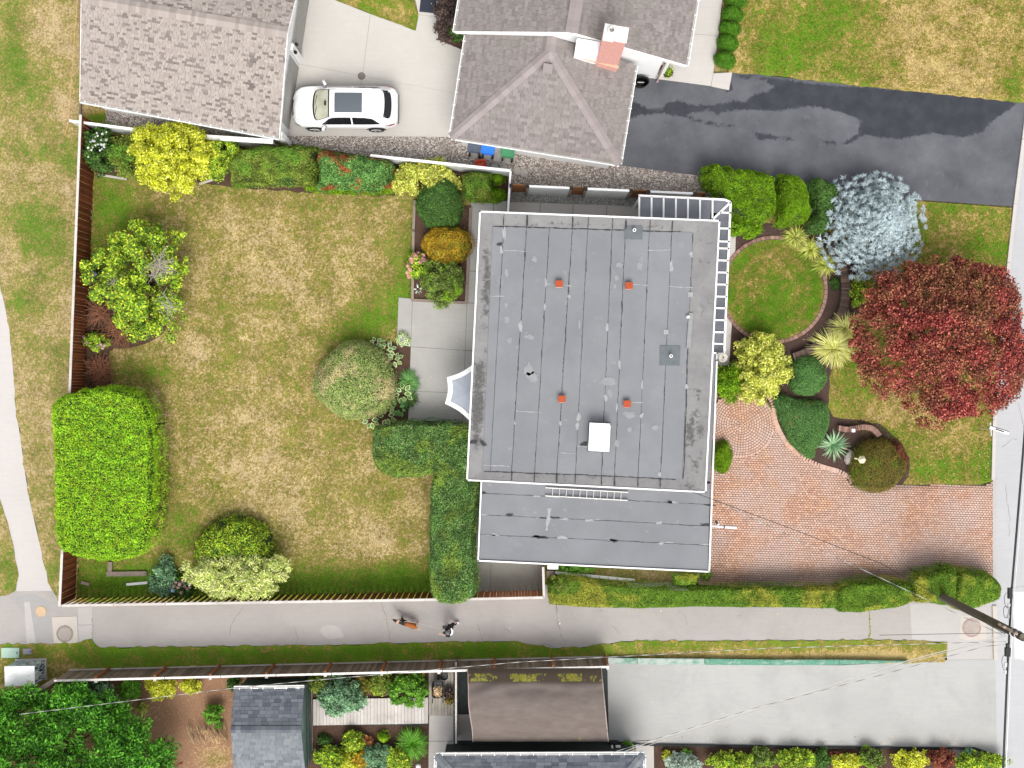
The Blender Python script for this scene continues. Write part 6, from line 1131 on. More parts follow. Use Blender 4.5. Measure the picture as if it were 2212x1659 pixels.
shrub('ground_bush', 'low dark green bush on the dirt next to the conifer', 258, 1538, 18, 16, .6, 'lf_dark', 1000, .08, 14, .17); shrub('dry_tuft', 'straw coloured tuft on the bare dirt', 307, 1530, 12, 12, .4, 'lf_strap', 300, .09, 8, .12); shrub('sapling', 'thin green sapling on the bare dirt beside the shed', 458, 1544, 20, 18, 1.1, 'lf_weed', 620, .10, 18, .16); shrub('sapling', 'tiny green seedling just below the sapling beside the shed', 472, 1566, 7, 9, .5, 'lf_weed', 140, .08, 6, .1)
q = W(446, 1598, .3); o = thing('dry_reeds', 'bundle of pale dry reeds on the dirt beside the shed', 'reeds', (q[0], q[1], 0)); mb = MB()
for i in range(150): x, y = random.uniform(-.85, .95), random.uniform(-.3, .35); mb.tube([(x, y, .02), (x+random.gauss(-.05, .08), y+random.uniform(.2, .55), random.uniform(.25, .6))], [.012, .005], 4, False)
mb.build('stalks', 'straw' if 0 else 'lf_dry', o)
shrub('blue_green_shrub', 'large blue green leafy shrub spreading over the pale deck', 737, 1506, 50, 38, 1.9, 'lf_bluegreen', 4200, .12, 48, .25); shrub('bed_shrub', 'olive shrub in the garden bed corner beside the shed roof', 690, 1474, 28, 26, 1.2, 'lf_olive', 1700, .09, 24, .2); shrub('bed_shrub', 'brownish olive shrub between the blue green shrub and the lacy one', 787, 1478, 18, 22, 1.0, 'lf_bronze', 1200, .08, 16, .18); shrub('bed_shrub', 'lacy green shrub in the bed below the fence, third from the shed', 822, 1474, 22, 24, 1.2, 'lf_olive', 1500, .08, 22, .19); shrub('bed_shrub', 'yellow tinted low shrub at the deck edge of the bed', 815, 1490, 16, 12, .7, 'lf_yelgreen', 600, .08, 10, .15)
shrub('rose_bush', 'open leggy green bush hanging over the deck near the wheelbarrow', 884, 1491, 44, 38, 1.5, 'lf_weed', 2100, .12, 34, .19, depth=.8); shrub('spiky_dry_plant', 'small dry spiky plant in the bed next to the old deck', 906, 1457, 14, 10, .6, 'lf_bronze', 300, .1, 8, .13)
dome('small_ball', 'small dark green ball on the brown soil below the deck', 701, 1599, 17, 14, .5, 'lf_ball', 900, .06); dome('small_ball', 'small bright green ball on the brown soil by the spiky grass', 828, 1592, 13, 14, .6, 'lf_bright', 900, .06)
blades('round_grass', 'big round bright green spiky grass mound beside the concrete path', 891, 1606, 39, .75, 'lf_grassy', 620, .026, droop=.4)
shrub('autumn_plant', 'small orange red plant on the brown soil', 792, 1602, 12, 15, .5, 'lf_orange', 450, .08, 10, .14); shrub('garden_shrub', 'yellow green shrub with brown tips on the soil below the deck', 762, 1602, 24, 24, .9, 'lf_yelgreen', 1400, .09, 20, .19)
for x, y, rx, ry, h_, mt, lb in ((712, 1640, 34, 26, 1.0, 'lf_yelgreen', 'lime green shrub at the picture edge nearest the shed'), (757, 1645, 26, 24, 1.0, 'lf_yellow', 'yellow shrub at the picture edge, second from the shed'), (778, 1636, 16, 18, .9, 'lf_gold', 'small amber shrub among the lime shrubs at the picture edge'), (810, 1638, 28, 28, 1.1, 'lf_bluegreen', 'blue green shrub at the picture edge left of the white globe'), (858, 1638, 30, 24, 1.0, 'lf_yelgreen', 'lime shrub under the round spiky grass at the picture edge')):
    shrub('garden_shrub', lb, x, y, rx, ry, h_, mt, 1900, .095, 26, .2)
for x, y, rx, ry, h_, mt, lb in ((1441, 1632, 9, 9, .5, 'lf_yellow', 'tiny yellow bush at the left end of the south bed'), (1477, 1648, 42, 18, .9, 'lf_silver', 'silver leaved shrub at the left end of the south bed'), (1582, 1645, 56, 20, 1.0, 'lf_yelgreen', 'wide yellow green shrub with red tips in the south bed'), (1648, 1637, 27, 19, .9, 'lf_mixdark', 'olive shrub right of the wide yellow green shrub'), (1718, 1639, 47, 20, 1.0, 'lf_yelgreen', 'two toned yellow green shrub in the middle of the south bed'), (1775, 1641, 17, 18, .8, 'lf_dark', 'narrow dark shrub in the middle of the south bed'), (1829, 1647, 33, 15, .8, 'lf_yellow', 'bright yellow low shrub right of the red plant'), (1881, 1639, 27, 20, .9, 'lf_mixdark', 'olive grey shrub between two yellow shrubs in the south bed'), (1967, 1642, 43, 20, 1.0, 'lf_yellow', 'large yellow shrub right of the olive grey one'), (2034, 1639, 31, 20, .9, 'lf_redball', 'reddish brown shrub next to the pale gravel'), (2118, 1648, 62, 20, 1.0, 'lf_yelgreen', 'wide yellow green shrub at the street corner of the south bed'), (1803, 1632, 11, 8, .4, 'lf_redball', 'tiny red plant in the soil of the south bed'), (2095, 1626, 9, 8, .4, 'lf_bluegreen', 'tiny blue green tuft on the pale gravel')):
    shrub('bed_edge_shrub', lb, x, y, rx, ry, h_, mt, int(1100+rx*32) if rx > 12 else 400, .085, int(8+rx*.7), .17 if rx > 12 else .1)
blades('spiky_tuft', 'small bright spiky tuft above the silver shrub', 1482, 1626, 13, .4, 'lf_grassy', 60, .03); shrub('gap_plant', 'small green plant beside the white pipe and grey walkway', 1357, 1611, 12, 9, .4, 'lf_weed', 300, .08, 8, .12)
# ------------------------------------------------------------------ CAR
def car():
    b = W(750.5, 240); root = thing('parked_car', 'white hatchback style SUV with grey glass sunroof parked on the concrete drive', 'car', (b[0], b[1], .03), PI + math.radians(-.6))
    I = lambda tab: (lambda x: float(np.interp(x, [t[0] for t in tab], [t[1] for t in tab])))
    wb = I([(-2.44,.60),(-2.38,.76),(-2.25,.86),(-1.9,.925),(-1,.945),(0,.94),(1,.945),(1.6,.945),(2.0,.90),(2.2,.82),(2.35,.66),(2.45,.40)])
    wr = I([(-2.44,.50),(-2.2,.66),(-1.9,.62),(-1,.645),(.4,.645),(.6,.64),(1.43,.74),(1.8,.66),(2.2,.5),(2.35,.38),(2.45,.2)])
    zb = I([(-2.44,.86),(-2.3,1.06),(-1.9,1.10),(-1,1.06),(.5,1.0),(1.43,.97),(1.7,.94),(2.,.89),(2.25,.78),(2.4,.64),(2.45,.52)])
    zc = I([(-2.44,.93),(-2.3,1.13),(-2.19,1.20),(-1.91,1.53),(-1.4,1.64),(-.5,1.69),(.2,1.675),(.6,1.60),(1.43,1.05),(1.7,1.01),(2.,.955),(2.25,.86),(2.4,.71),(2.45,.58)])
    X = sorted(set([round(v, 3) for v in np.linspace(-2.44, 2.45, 46)] + [-2.19, -1.91, .6, 1.43, -1.72, .98, -.42, -.36, 2.42, -2.41]))
    def sec(x):
        w, r, z, c = wb(x), wr(x), zb(x), zc(x); zr = max(c-.09, z+.02) if -2.1 < x < 1.3 else max(z+.012, c-.06); s0 = (w-.07, z+.025)
        gl = lambda t: (s0[0]+(r-s0[0])*t, s0[1]+(zr-s0[1])*(t**.92))
        lo = .27+.12*max(0, abs(x)-1.9)/.5
        return [(w-.09, lo), (w-.01, lo+.10), (w+.008, .60), (w, z-.10), (w-.04, z-.01), gl(0), gl(.5), gl(1), (r*.86, max(c-.045, zr+.002)), (r*.5, c-.012), (0, c)]
    G_ = [sec(x) for x in X]; K = 11; grid = []
    for x, s_ in zip(X, G_): grid.append([(x, -y, z) for y, z in s_] + [(x, y, z) for y, z in s_[-2::-1]])
    n = len(grid[0]); V = [p for row in grid for p in row]; body, wind, rear, sidef = [], [], [], {}
    for i in range(len(X)-1):
        xm = (X[i]+X[i+1])/2
        for j in range(n-1):
            f = (i*n+j, i*n+j+1, (i+1)*n+j+1, (i+1)*n+j); jj = j if j < K-1 else n-2-j
            if False: pass
            else: body.append(f)
    body.append(tuple(range(n))[::-1]); body.append(tuple(range((len(X)-1)*n, len(X)*n)))
    def cut(nm, F, mat, par, grow=0.):
        ids = sorted({i for f in F for i in f}); mp = {k: q for q, k in enumerate(ids)}; o = mk(nm, [V[k] for k in ids], [tuple(mp[k] for k in f) for f in F], mat, par, True); return o
    bd = cut('body', body, 'car_paint', root)
    def at(x, j, up_):                                        # point on the shell at station x and section coordinate j, lifted off it
        q = sec(x); k = min(int(j), 9); f = j-k; y = q[k][0]+(q[k+1][0]-q[k][0])*f; z = q[k][1]+(q[k+1][1]-q[k][1])*f
        return Vector((x, y, z)) + (Vector((0, .35, 1)) if j > 6.9 else Vector((0, 1, .45))).normalized()*up_
    def patch(nm, mat, xa, xb, ja, jb, sgns, up_, n=18, m_=8):
        for sg in sgns:
            V_ = []; F_ = []
            for i in range(n+1):
                for k in range(m_+1):
                    u, v_ = i/n, k/m_; j = ja(u)+(jb(u)-ja(u))*v_ if callable(ja) else ja+(jb-ja)*v_
                    x = (xa(j) if callable(xa) else xa)*(1-u) + (xb(j) if callable(xb) else xb)*u; p = at(x, j, up_); V_.append((p.x, p.y*sg, p.z))
            F_ = [(i*(m_+1)+k, (i+1)*(m_+1)+k, (i+1)*(m_+1)+k+1, i*(m_+1)+k+1) for i in range(n) for k in range(m_)]; mk(nm, V_, F_, mat, root, True)
    def full(nm, mat, xa, xb, j0, up_, n=14, m_=10):           # patch across both halves
        V_ = []; K2 = 2*m_
        for i in range(n+1):
            for k in range(K2+1):
                t = k/m_-1; j = 10-(10-j0)*abs(t); u = i/n; x = xa(j)*(1-u)+xb(j)*u; p = at(x, j, up_); V_.append((p.x, p.y*(1 if t > 0 else -1), p.z))
        mk(nm, V_, [(i*(K2+1)+k, (i+1)*(K2+1)+k, (i+1)*(K2+1)+k+1, i*(K2+1)+k+1) for i in range(n) for k in range(K2)], mat, root, True)
    e_ = lambda j: ((10-j)/3)**2
    full('windscreen_surround', 'black', lambda j: .60+.02*e_(j), lambda j: 1.46-.24*e_(j), 7.0, .006); full('windscreen', 'wind_glass', lambda j: .66+.02*e_(j), lambda j: 1.38-.22*e_(j), 7.25, .011)
    full('rear_window', 'glass_dark', lambda j: -1.90+.14*e_(j), lambda j: -2.20+.16*e_(j), 7.0, .008)
    jt = lambda x: float(np.interp(x, [-1.66, -1.35, -1.0, .45, .70, 1.05], [5.2, 6.55, 6.85, 6.85, 6.55, 5.1]))
    for x0, x1 in ((-1.66, -.43), (-.36, 1.04)):
        patch('side_window', 'glass_dark', x0, x1, (lambda u, x0=x0, x1=x1: 5.05), (lambda u, x0=x0, x1=x1: jt(x0+(x1-x0)*u)), (-1, 1), .008)
    for yy in (-.30, .18):
        m = MB(); m.tube([(1.33, yy+.30, zc(1.33)+.03), (1.24, yy-.12, zc(1.24)+.03)], .010, 5); m.build('wiper', 'black', root)
    m = MB(); m.box((.80, 0, 1.535), (.08, .20, .05)); m.build('rear_view_mirror', 'black', root)
    V2 = []; F2 = []
    for i, x in enumerate(np.linspace(-.90, .36, 9)):
        for j, y in enumerate(np.linspace(-.45, .45, 7)): zt = zc(x); V2.append((x, y, zt - .045*(abs(y)/(wr(x)*.86))**2.2 + .012))
    for i in range(8):
        for j in range(6): F2.append((i*7+j, (i+1)*7+j, (i+1)*7+j+1, i*7+j+1))
    mk('sunroof', V2, F2, 'sunroof_glass', root, True)
    for sgn in (-1, 1):
        m = MB(); m.tube([(.75, sgn*.66, 1.60), (.2, sgn*.665, 1.635), (-1.2, sgn*.66, 1.615), (-1.75, sgn*.63, 1.54)], .018, 6); m.build('roof_rail', 'car_paint' if sgn < 0 else 'alu', root, True)
        m = MB(); m.box((.92, sgn*1.05, 1.03), (.12, .24, .15), sgn*-.5); mr = m.build('wing_mirror', 'car_paint', root, True); m = MB(); m.box((.855, sgn*1.055, 1.03), (.02, .20, .11), sgn*-.5); m.build('mirror_glass', 'black', mr)
        m = MB(); m.add([(2.02, sgn*.905, .87), (2.22, sgn*.80, .80), (2.33, sgn*.66, .74), (2.36, sgn*.60, .68), (2.27, sgn*.79, .68), (2.06, sgn*.915, .78)], [(0, 1, 4, 5), (1, 2, 3, 4)]); m.v = [(x+.012, y+sgn*.014, z+.03) for x, y, z in m.v]; m.build('headlight', 'chrome', root)
        m = MB(); m.add([(-1.75, sgn*.925, 1.10), (-2.06, sgn*.90, 1.13), (-2.30, sgn*.815, 1.10), (-2.33, sgn*.81, .97), (-2.12, sgn*.895, 1.02)], [(0, 1, 2, 3, 4)]); m.v = [(x-.01, y+sgn*.022, z+.02) for x, y, z in m.v]; m.build('tail_light', 'tail_red', root)
        for wx in (1.44, -1.42):
            W_ = MB(); prof_ = [(.24, -.10), (.35, -.11), (.37, -.08), (.37, .08), (.35, .11), (.24, .10)]; Vv = []; Ff = []; nn = 28
            for k in range(nn):
                t = 2*PI*k/nn
                for r, yy in prof_: Vv.append((wx+r*math.cos(t), sgn*.885+yy, .37+r*math.sin(t)))
            for k in range(nn):
                for j in range(5): Ff.append((k*6+j, k*6+j+1, ((k+1) % nn)*6+j+1, ((k+1) % nn)*6+j))
            wh = mk('wheel', Vv, Ff, 'rubber', root, True); m = MB()
            for k in range(5):
                t = 2*PI*k/5; p0 = Vector((wx, sgn*.975, .37)); p1 = p0 + Vector((math.cos(t)*.25, 0, math.sin(t)*.25)); m.bar(p0, p1, .07, .03, (0, 1, 0))
            m.tube([(wx, sgn*.94, .37), (wx, sgn*.99, .37)], .06, 10); m.build('rim', 'alu', wh); m = MB(); m.tube([(wx, sgn*.91, .37), (wx, sgn*.935, .37)], .25, 20); m.build('rim_back', 'dark_metal', wh)
            m = MB(); arc = [(wx+.42*math.cos(t), sgn*(wb(wx)+.012), .37+.42*math.sin(t)) for t in np.linspace(.0, PI, 13)]; m.tube(arc, .03, 5); m.build('wheel_arch', 'black', root)
        m = MB(); m.tube([(.93, sgn*.957, .40), (.97, sgn*.962, .65), (.86, sgn*.945, .98)], .007, 4); m.build('door_gap', 'black', root)
    for x_ in (1.52,):
        m = MB(); m.tube([(x_-.20*(abs(t)**2), t*.80, at(x_-.20*(abs(t)**2), 10-3.3*abs(t), .006).z) for t in np.linspace(-1, 1, 15)], .006, 4); m.build('bonnet_gap', 'grey_paint', root)
    for sg in (-1, 1):
        for j_, x0_, x1_ in ((6.3, 1.45, 2.30),): m = MB(); m.tube([(at(x, j_, .004).x, sg*at(x, j_, .004).y, at(x, j_, .004).z) for x in np.linspace(x0_, x1_, 9)], .006, 4); m.build('bonnet_gap', 'grey_paint', root)
    m = MB(); m.box((2.42, 0, .55), (.06, .70, .16)); m.build('grille', 'black', root); m = MB(); m.box((-2.43, 0, .42), (.06, 1.3, .16)); m.build('rear_bumper_trim', 'black', root); m = MB(); m.box((0, 0, .26), (4.3, 1.6, .12)); m.build('underbody', 'black', root)
car()
# ------------------------------------------------------------------ PERSON AND DOG
def skinned(name, verts, edges, mat, parent, root_i=0, sub=2):
    me = bpy.data.meshes.new(name); me.from_pydata([v[:3] for v in verts], edges, []); o = link(bpy.data.objects.new(name, me), parent); me.materials.append(M[mat] if isinstance(mat, str) else mat)
    md = o.modifiers.new('skin', 'SKIN'); md.use_smooth_shade = True
    for i, v in enumerate(verts): me.skin_vertices[0].data[i].radius = (v[3], v[4] if len(v) > 4 else v[3]); me.skin_vertices[0].data[i].use_root = (i == root_i)
    s_ = o.modifiers.new('sub', 'SUBSURF'); s_.levels = sub; s_.render_levels = sub; return o
def person():
    b = W(974, 1350); root = thing('person', 'person in black clothes and grey cap walking a dog on the lane', 'person', (b[0], b[1], .012), PI)   # local +x is the walking direction
    v = [(0,0,.95,.13,.16), (0,0,1.15,.12,.15), (.02,0,1.36,.12,.18), (.03,0,1.50,.06), (.05,0,1.56,.055), (.07,0,1.66,.085,.075), (.07,0,1.76,.07,.065)]; e = [(i, i+1) for i in range(6)]
    def chain(base, pts):
        k = base
        for p in pts: v.append(p); e.append((k, len(v)-1)); k = len(v)-1
        return k
    chain(0, [(.03,.10,.88,.085), (.20,.11,.50,.06), (.16,.11,.10,.042), (.28,.12,.05,.04)]); chain(0, [(-.03,-.10,.88,.085), (-.08,-.11,.50,.06), (-.28,-.11,.18,.042), (-.25,-.12,.07,.04)])
    hl = chain(2, [(.02,.20,1.42,.06), (.06,.27,1.16,.045), (.34,.20,1.06,.035), (.42,.18,1.06,.03)]); hr = chain(2, [(.02,-.20,1.42,.06), (-.10,-.27,1.18,.045), (-.26,-.30,.98,.035), (-.30,-.31,.92,.03)])
    for h_, d_ in ((hl, Vector((1, 0, 0))), (hr, Vector((-.3, 0, -1)))):
        p = Vector(v[h_][:3])
        for q in range(4): s_ = (q-1.5)*.018; v.append((*(p + d_*.05 + Vector((0, s_, 0))), .009)); e.append((h_, len(v)-1)); v.append((*(p + d_*.09 + Vector((0, s_, -.012))), .008)); e.append((len(v)-2, len(v)-1))
        v.append((*(p + d_*.02 + Vector((0, .035 if q else .03, -.01))), .010)); e.append((h_, len(v)-1)); v.append((*(p + d_*.05 + Vector((0, .045, -.02))), .008)); e.append((len(v)-2, len(v)-1))
    skinned('body', v, e, 'skin', root)
    jv = [(0,0,.92,.155,.185), (0,0,1.15,.15,.18), (.02,0,1.38,.145,.21), (.03,0,1.50,.08), (.02,.20,1.43,.085), (.06,.27,1.16,.068), (.20,.24,1.10,.055), (.02,-.20,1.43,.085), (-.10,-.27,1.18,.068), (-.22,-.295,1.03,.055)]
    skinned('jacket', jv, [(0,1), (1,2), (2,3), (2,4), (4,5), (5,6), (2,7), (7,8), (8,9)], 'cloth_black', root)
    tv = [(0,0,.94,.14,.17), (.03,.10,.86,.10), (.20,.11,.50,.08), (.16,.11,.12,.062), (-.03,-.10,.86,.10), (-.08,-.11,.50,.08), (-.27,-.11,.20,.062)]; skinned('trousers', tv, [(0,1), (1,2), (2,3), (0,4), (4,5), (5,6)], 'cloth_black', root)
    m = MB(); m.ball((.06, 0, 1.735), .115, 14, 8, .75); m.add([(.15, -.08, 1.74), (.15, .08, 1.74), (.26, .06, 1.72), (.26, -.06, 1.72)], [(0, 1, 2, 3), (3, 2, 1, 0)]); m.build('cap', 'hair_grey', root, True)
    m = MB(); m.tube([(-.09, -.14, 1.47), (-.15, -.03, 1.50), (-.13, .08, 1.49), (-.05, .16, 1.47)], [.03, .05, .05, .03], 8); m.build('white_hood', 'white', root, True)
    for p, a in (((.24, .12, .05), 0), ((-.26, -.12, .09), .7)): m = MB(); m.box((0, 0, 0), (.28, .10, .09)); o = m.build('shoe', 'black' if a == 0 else 'white', root); o.location = p; o.rotation_euler = (0, a, 0)
    for p, nm in (((.145, .03, 1.69), 'eye'), ((.145, -.03, 1.69), 'eye')): m = MB(); m.ball(p, .012, 8, 5); m.build(nm, 'black', root)
    return root
person()
def dog():
    b = W(882, 1343); root = thing('dog', 'brown dog with black and white face on a leash on the lane', 'dog', (b[0], b[1], .012), PI - math.radians(20))
    g = G('dog_coat'); tc = g.t.nodes.new('ShaderNodeTexCoord'); sp = g.t.nodes.new('ShaderNodeSeparateXYZ'); g.L(tc.outputs['Object'], sp.inputs[0]); f = g.math('ADD', g.rng(sp.outputs[0], -.6, .75), g.rng(g.noise(9, 3), .3, .7, -.05, .05))
    c = g.ramp(f, [(0, (.55,.40,.22)), (.07, (.34,.12,.035)), (.45, (.27,.085,.025)), (.56, (.025,.022,.02)), (.70, (.03,.025,.022)), (.74, (.55,.42,.34)), (.84, (.25,.10,.05)), (.88, (.02,.018,.016))], 'LINEAR'); M['dog_coat'] = g.out(c, .85, .2, g.noise(60, 3), .4, .01)
    v = [(-.30,0,.52,.12,.13), (0,0,.52,.12,.135), (.24,0,.53,.135,.15), (.38,0,.62,.085), (.50,0,.72,.085,.08), (.60,0,.71,.055), (.70,0,.68,.035)]; e = [(i, i+1) for i in range(6)]
    def ch(k, pts):
        for p in pts: v.append(p); e.append((k, len(v)-1)); k = len(v)-1
    for s_, off in ((1, .0), (-1, .08)):
        ch(2, [(.26, .09*s_, .40, .06), (.27+off, .10*s_, .22, .04), (.26+off, .10*s_, .06, .035), (.31+off, .10*s_, .03, .035)]); ch(0, [(-.30, .09*s_, .42, .08), (-.24-off, .10*s_, .30, .055), (-.38-off, .10*s_, .18, .035), (-.35-off, .10*s_, .04, .033), (-.30-off, .10*s_, .025, .033)])
        ch(4, [(.47, .09*s_, .78, .03), (.46, .12*s_, .70, .02)])
    ch(0, [(-.44, 0, .58, .04), (-.58, .03, .54, .03), (-.66, .06, .48, .018)]); skinned('body', v, e, 'dog_coat', root)
    m = MB(); m.tube([(.36+.02*math.sin(t), .095*math.cos(t), .62+.095*math.sin(t)) for t in np.linspace(0, 2*PI, 17)], .016, 6); m.build('collar', 'red_paint', root)
    for s_ in (1, -1): m = MB(); m.ball((.575, .045*s_, .755), .014, 8, 5); m.build('eye', 'black', root)
    m = MB(); m.ball((.735, 0, .69), .022, 8, 5); m.build('nose', 'black', root)
dog()
a, b_ = V3((874, 1342), .66), V3((959, 1363.5), 1.05); pts = [a.lerp(b_, t)+Vector((0, 0, -.30*math.sin(PI*t))) for t in np.linspace(0, 1, 14)]; o = thing('leash', 'pale leash running from the dog to the walking person', 'leash', a.lerp(b_, .5)*1.0); m = MB(); m.tube([p-o.location for p in pts], .012, 6); m.build('strap', 'conc_cream', o)
# ------------------------------------------------------------------ STREET FURNITURE
pb = V3((2009, 1277), 0); up = thing('utility_pole', 'tall weathered wooden utility pole rising from the rounded hedge', 'utility pole', pb); m = MB(); m.tube([(0, 0, 0), (0, 0, 5), (0, 0, 10.05)], [.19, .175, .155], 16); m.build('pole', 'pole_wood', up, True)
m = MB(); m.tube([(.16, -.14, .5), (.15, -.14, 9.6)], .022, 6); m.build('conduit', 'offwhite', up)
for z in (9.2, 9.6): m = MB(); m.tube([(.0, 0, z), (0, 0, z+.05)], .19, 12); m.build('pole_band', 'alu', up)
m = MB(); m.bar((-.9, .5, 9.85), (.9, -.5, 9.85), .1, .12); m.build('crossarm', 'pole_wood', up)
for t in (-.8, -.3, .3, .8): m = MB(); m.lathe([(.03, 0), (.06, .04), (.04, .09), (.06, .13), (.001, .17)], (.9*t, -.5*t, 9.92), 10); m.build('insulator', 'cap_pink', up)
CH = 8.6; cb = [(2160, 1800), (2167, 1659), (2176, 1448), (2181, 1355), (2185, 1279), (2195, 1160), (2212, 951), (2240, 600)]
P = [V3(p, CH - .25*math.sin(PI*i/7)*0) for i, p in enumerate(cb)]; o = thing('telephone_cable', 'thick black bundled overhead cable along the street', 'cable', P[3]); m = MB(); m.tube([p-o.location for p in P], .045, 8); m.build('bundle', 'cable', o); m = MB(); m.tube([p-o.location+Vector((.06, 0, .12)) for p in P], .018, 6); m.build('messenger_wire', 'alu', o)
for p, sz in (((2181, 1281), (.16, .42, .14)), ((2176, 1408), (.2, .34, .16)), ((2176, 1395), (.12, .2, .12))): w = V3(p, CH)-o.location; m = MB(); m.box(w+Vector((0, 0, .03)), sz); m.build('splice_box', 'black', o)
for p, r in (((2176, 1297), .2), ((2173, 1322), .16), ((2171, 1432), .2)):
    w = V3(p, CH)-o.location; m = MB(); m.tube([w+Vector((r*.6*math.cos(t), r*1.5*math.sin(t), .03*math.sin(2*t))) for t in np.linspace(0, 2*PI, 20)], .010, 5); m.build('cable_loop', 'cable', o)
for q in range(9): t = random.uniform(.25, .75); p = V3((2176+(t-.5)*-18, 1370+(t-.5)*330), CH)-o.location; m = MB(); m.tube([p+Vector((0, -.06, 0)), p+Vector((0, .06, 0))], .058, 8); m.build('cable_tie', 'alu', o)
g = G('cable_glints'); w_ = g.t.nodes.new('ShaderNodeSeparateXYZ'); g.L(g.pos(), w_.inputs[0]); f = g.math('SINE', g.math('MULTIPLY', w_.outputs[0], 9.5)); M['cable_glints'] = g.out(g.mix(g.rng(f, -.8, .8), (.14,.14,.14), (.46,.46,.44)), .6)  # pale dashes are painted highlights of the twisted strands
def wire(label, pts, r, mat='cable', sag=.0):
    Q = []
    for (a, ha), (b, hb) in zip(pts[:-1], pts[1:]):
        A, B = V3(a, ha), V3(b, hb); Q += [A.lerp(B, t)+Vector((0, 0, -sag*math.sin(PI*t))) for t in np.linspace(0, 1, 13)[:-1]]
    Q.append(V3(*pts[-1])); o = thing('overhead_wire', label, 'wire', Q[len(Q)//2]); m = MB(); m.tube([p-o.location for p in Q], r, 5); m.build('wire', mat, o)
wire('dark service wire from the flat roof corner down over the paver drive', [((1497, 1063), 4.62), ((1720, 1146), 4.9), ((1905, 1218), 5.3), ((2172, 1370), 8.3)], .014, sag=.02)
wire('twisted pale service cable from roof edge over the pavers and hedge to the pole', [((1540, 1080), 3.05), ((1640, 1127), 4.2), ((1912, 1253), 6.6), ((2172, 1375), 8.5)], .013, 'cable_glints')
for k, (dy, lb, mt) in enumerate(((0, 'upper grey wire of the pair over the south drive to the bottom roof', 'cable_white'), (7, 'lower pale wire of the pair over the south drive to the bottom roof', 'conc_cream'))): wire(lb, [((1350, 1623+dy*.6), 2.75), ((1413, 1599+dy), 3.2), ((1961, 1427+dy*.6), 7.), ((2172, 1371+k*3), 8.6)], .013, mt)
wire('black dashed looking wire lowest over the south drive', [((1325, 1625), 2.75), ((1640, 1527), 5.), ((1900, 1459), 6.8), ((2128, 1396), 8.4), ((2174, 1392), 8.6)], .012, 'cable_glints')
wire('long twisted pale cable over the weathered fence toward the dark conifer', [((42, 1543), 6.), ((508, 1486), 6.1), ((672, 1470), 6.2), ((1123, 1430), 6.8), ((1667, 1400), 7.6), ((2172, 1386), 8.5)], .013, 'cable_glints')
wire('thin grey wire along the lane edge by the manhole slab', [((1900, 1372), 7.8), ((2172, 1367), 8.6)], .01)
# street sign
sb = V3((2116, 925), 0); ss = thing('sign_post', 'slim metal post with white sign blades on the front lawn by the street', 'sign', sb); m = MB(); m.tube([(0, 0, 0), (0, 0, 2.95)], .022, 8); m.build('post', 'alu', ss)
m = MB(); m.box((0, 0, 1.25), (.03, .60, .14), .06); m.build('cross_blade', 'white', ss)
p0, p1 = V3((2152, 921), 2.95)-sb, V3((2192, 934), 2.95)-sb; m = MB(); m.bar((p0.x-.25, p0.y-.05, 2.86), (p1.x-.25, p1.y-.05, 2.90), .13, .05); bl_ = m.build('name_blade', 'white', ss); m = MB(); m.bar((p0.x-.25, p0.y+.03, 2.93), (p1.x-.25, p1.y+.03, 2.93), .03, .05); m.build('blade_holder', 'black', ss)
d_ = Vector((p1.x-p0.x, p1.y-p0.y, 0)).normalized(); nr = Vector((-d_.y, d_.x, 0))
for t, l in ((.34, .10), (.46, .06), (.58, .10), (.70, .07)): c_ = Vector((p0.x-.25, p0.y-.05, 2.87)).lerp(Vector((p1.x-.25, p1.y-.05, 2.87)), t)+Vector((0, 0, .062)); m = MB(); m.bar(c_-d_*l/2, c_+d_*l/2, .05, .006); m.build('letter_mark', 'black', bl_)
# thin white pole by the lane
q = V3((1201, 1306), 0); o = thing('thin_pole', 'thin white pole standing at the hedge edge on the lane', 'pole', q); m = MB(); m.tube([(0, 0, 0), (0, 0, 4.4)], .022, 8); m.build('rod', 'white', o); m = MB(); m.lathe([(.06, 0), (.06, .05), (.02, .07)], (0, 0, .01), 10); m.build('base', 'rope', o)
def cover(label, x, y, r, mat, z, grid=True):
    q = V3((x, y), z); o = thing('manhole_cover', label, 'manhole cover', q); R = r/S; m = MB(); m.lathe([(.001, .012), (R*.86, .012), (R*.88, .004), (R*.92, .004), (R*.94, .014), (R, .014), (R*1.02, 0)], (0, 0, 0), 28); m.build('lid', mat, o)
    if grid:
        m = MB(); k = 9
        for i in range(-k, k+1):
            for j in range(-k, k+1):
                u, v = i*R*.09, j*R*.09
                if math.hypot(u, v) < R*.8: m.box((u, v, .014), (R*.05, R*.05, .012))
        m.build('stud_pattern', 'cap_grey', o)
cover('brown patterned manhole cover in the cream slab at the lane corner', 140, 1369, 18, 'manhole', .027); cover('plain orange round cover on the grey path', 88.5, 1321, 12, 'manhole_orange', .019, False); cover('pinkish round manhole cover near the utility pole', 2099, 1356, 20, 'cap_pink', .017)
q = V3((781, 164), .03); o = thing('drain_grate', 'round dark drain grate in the concrete drive above the car', 'drain', q); R = 7.3/S; m = MB(); m.lathe([(.001, .004), (R, .004), (R*1.05, .012), (R*1.1, .0)], (0, 0, .001), 24); m.build('rim', 'dark_metal', o)
for i in range(-4, 5): y = i*R*.22; l = math.sqrt(max(R*R-y*y, 0))*.95; m = MB(); m.bar((-l, y, .012), (l, y, .012), R*.12, .012); m.build('grate_bar', 'manhole', o)
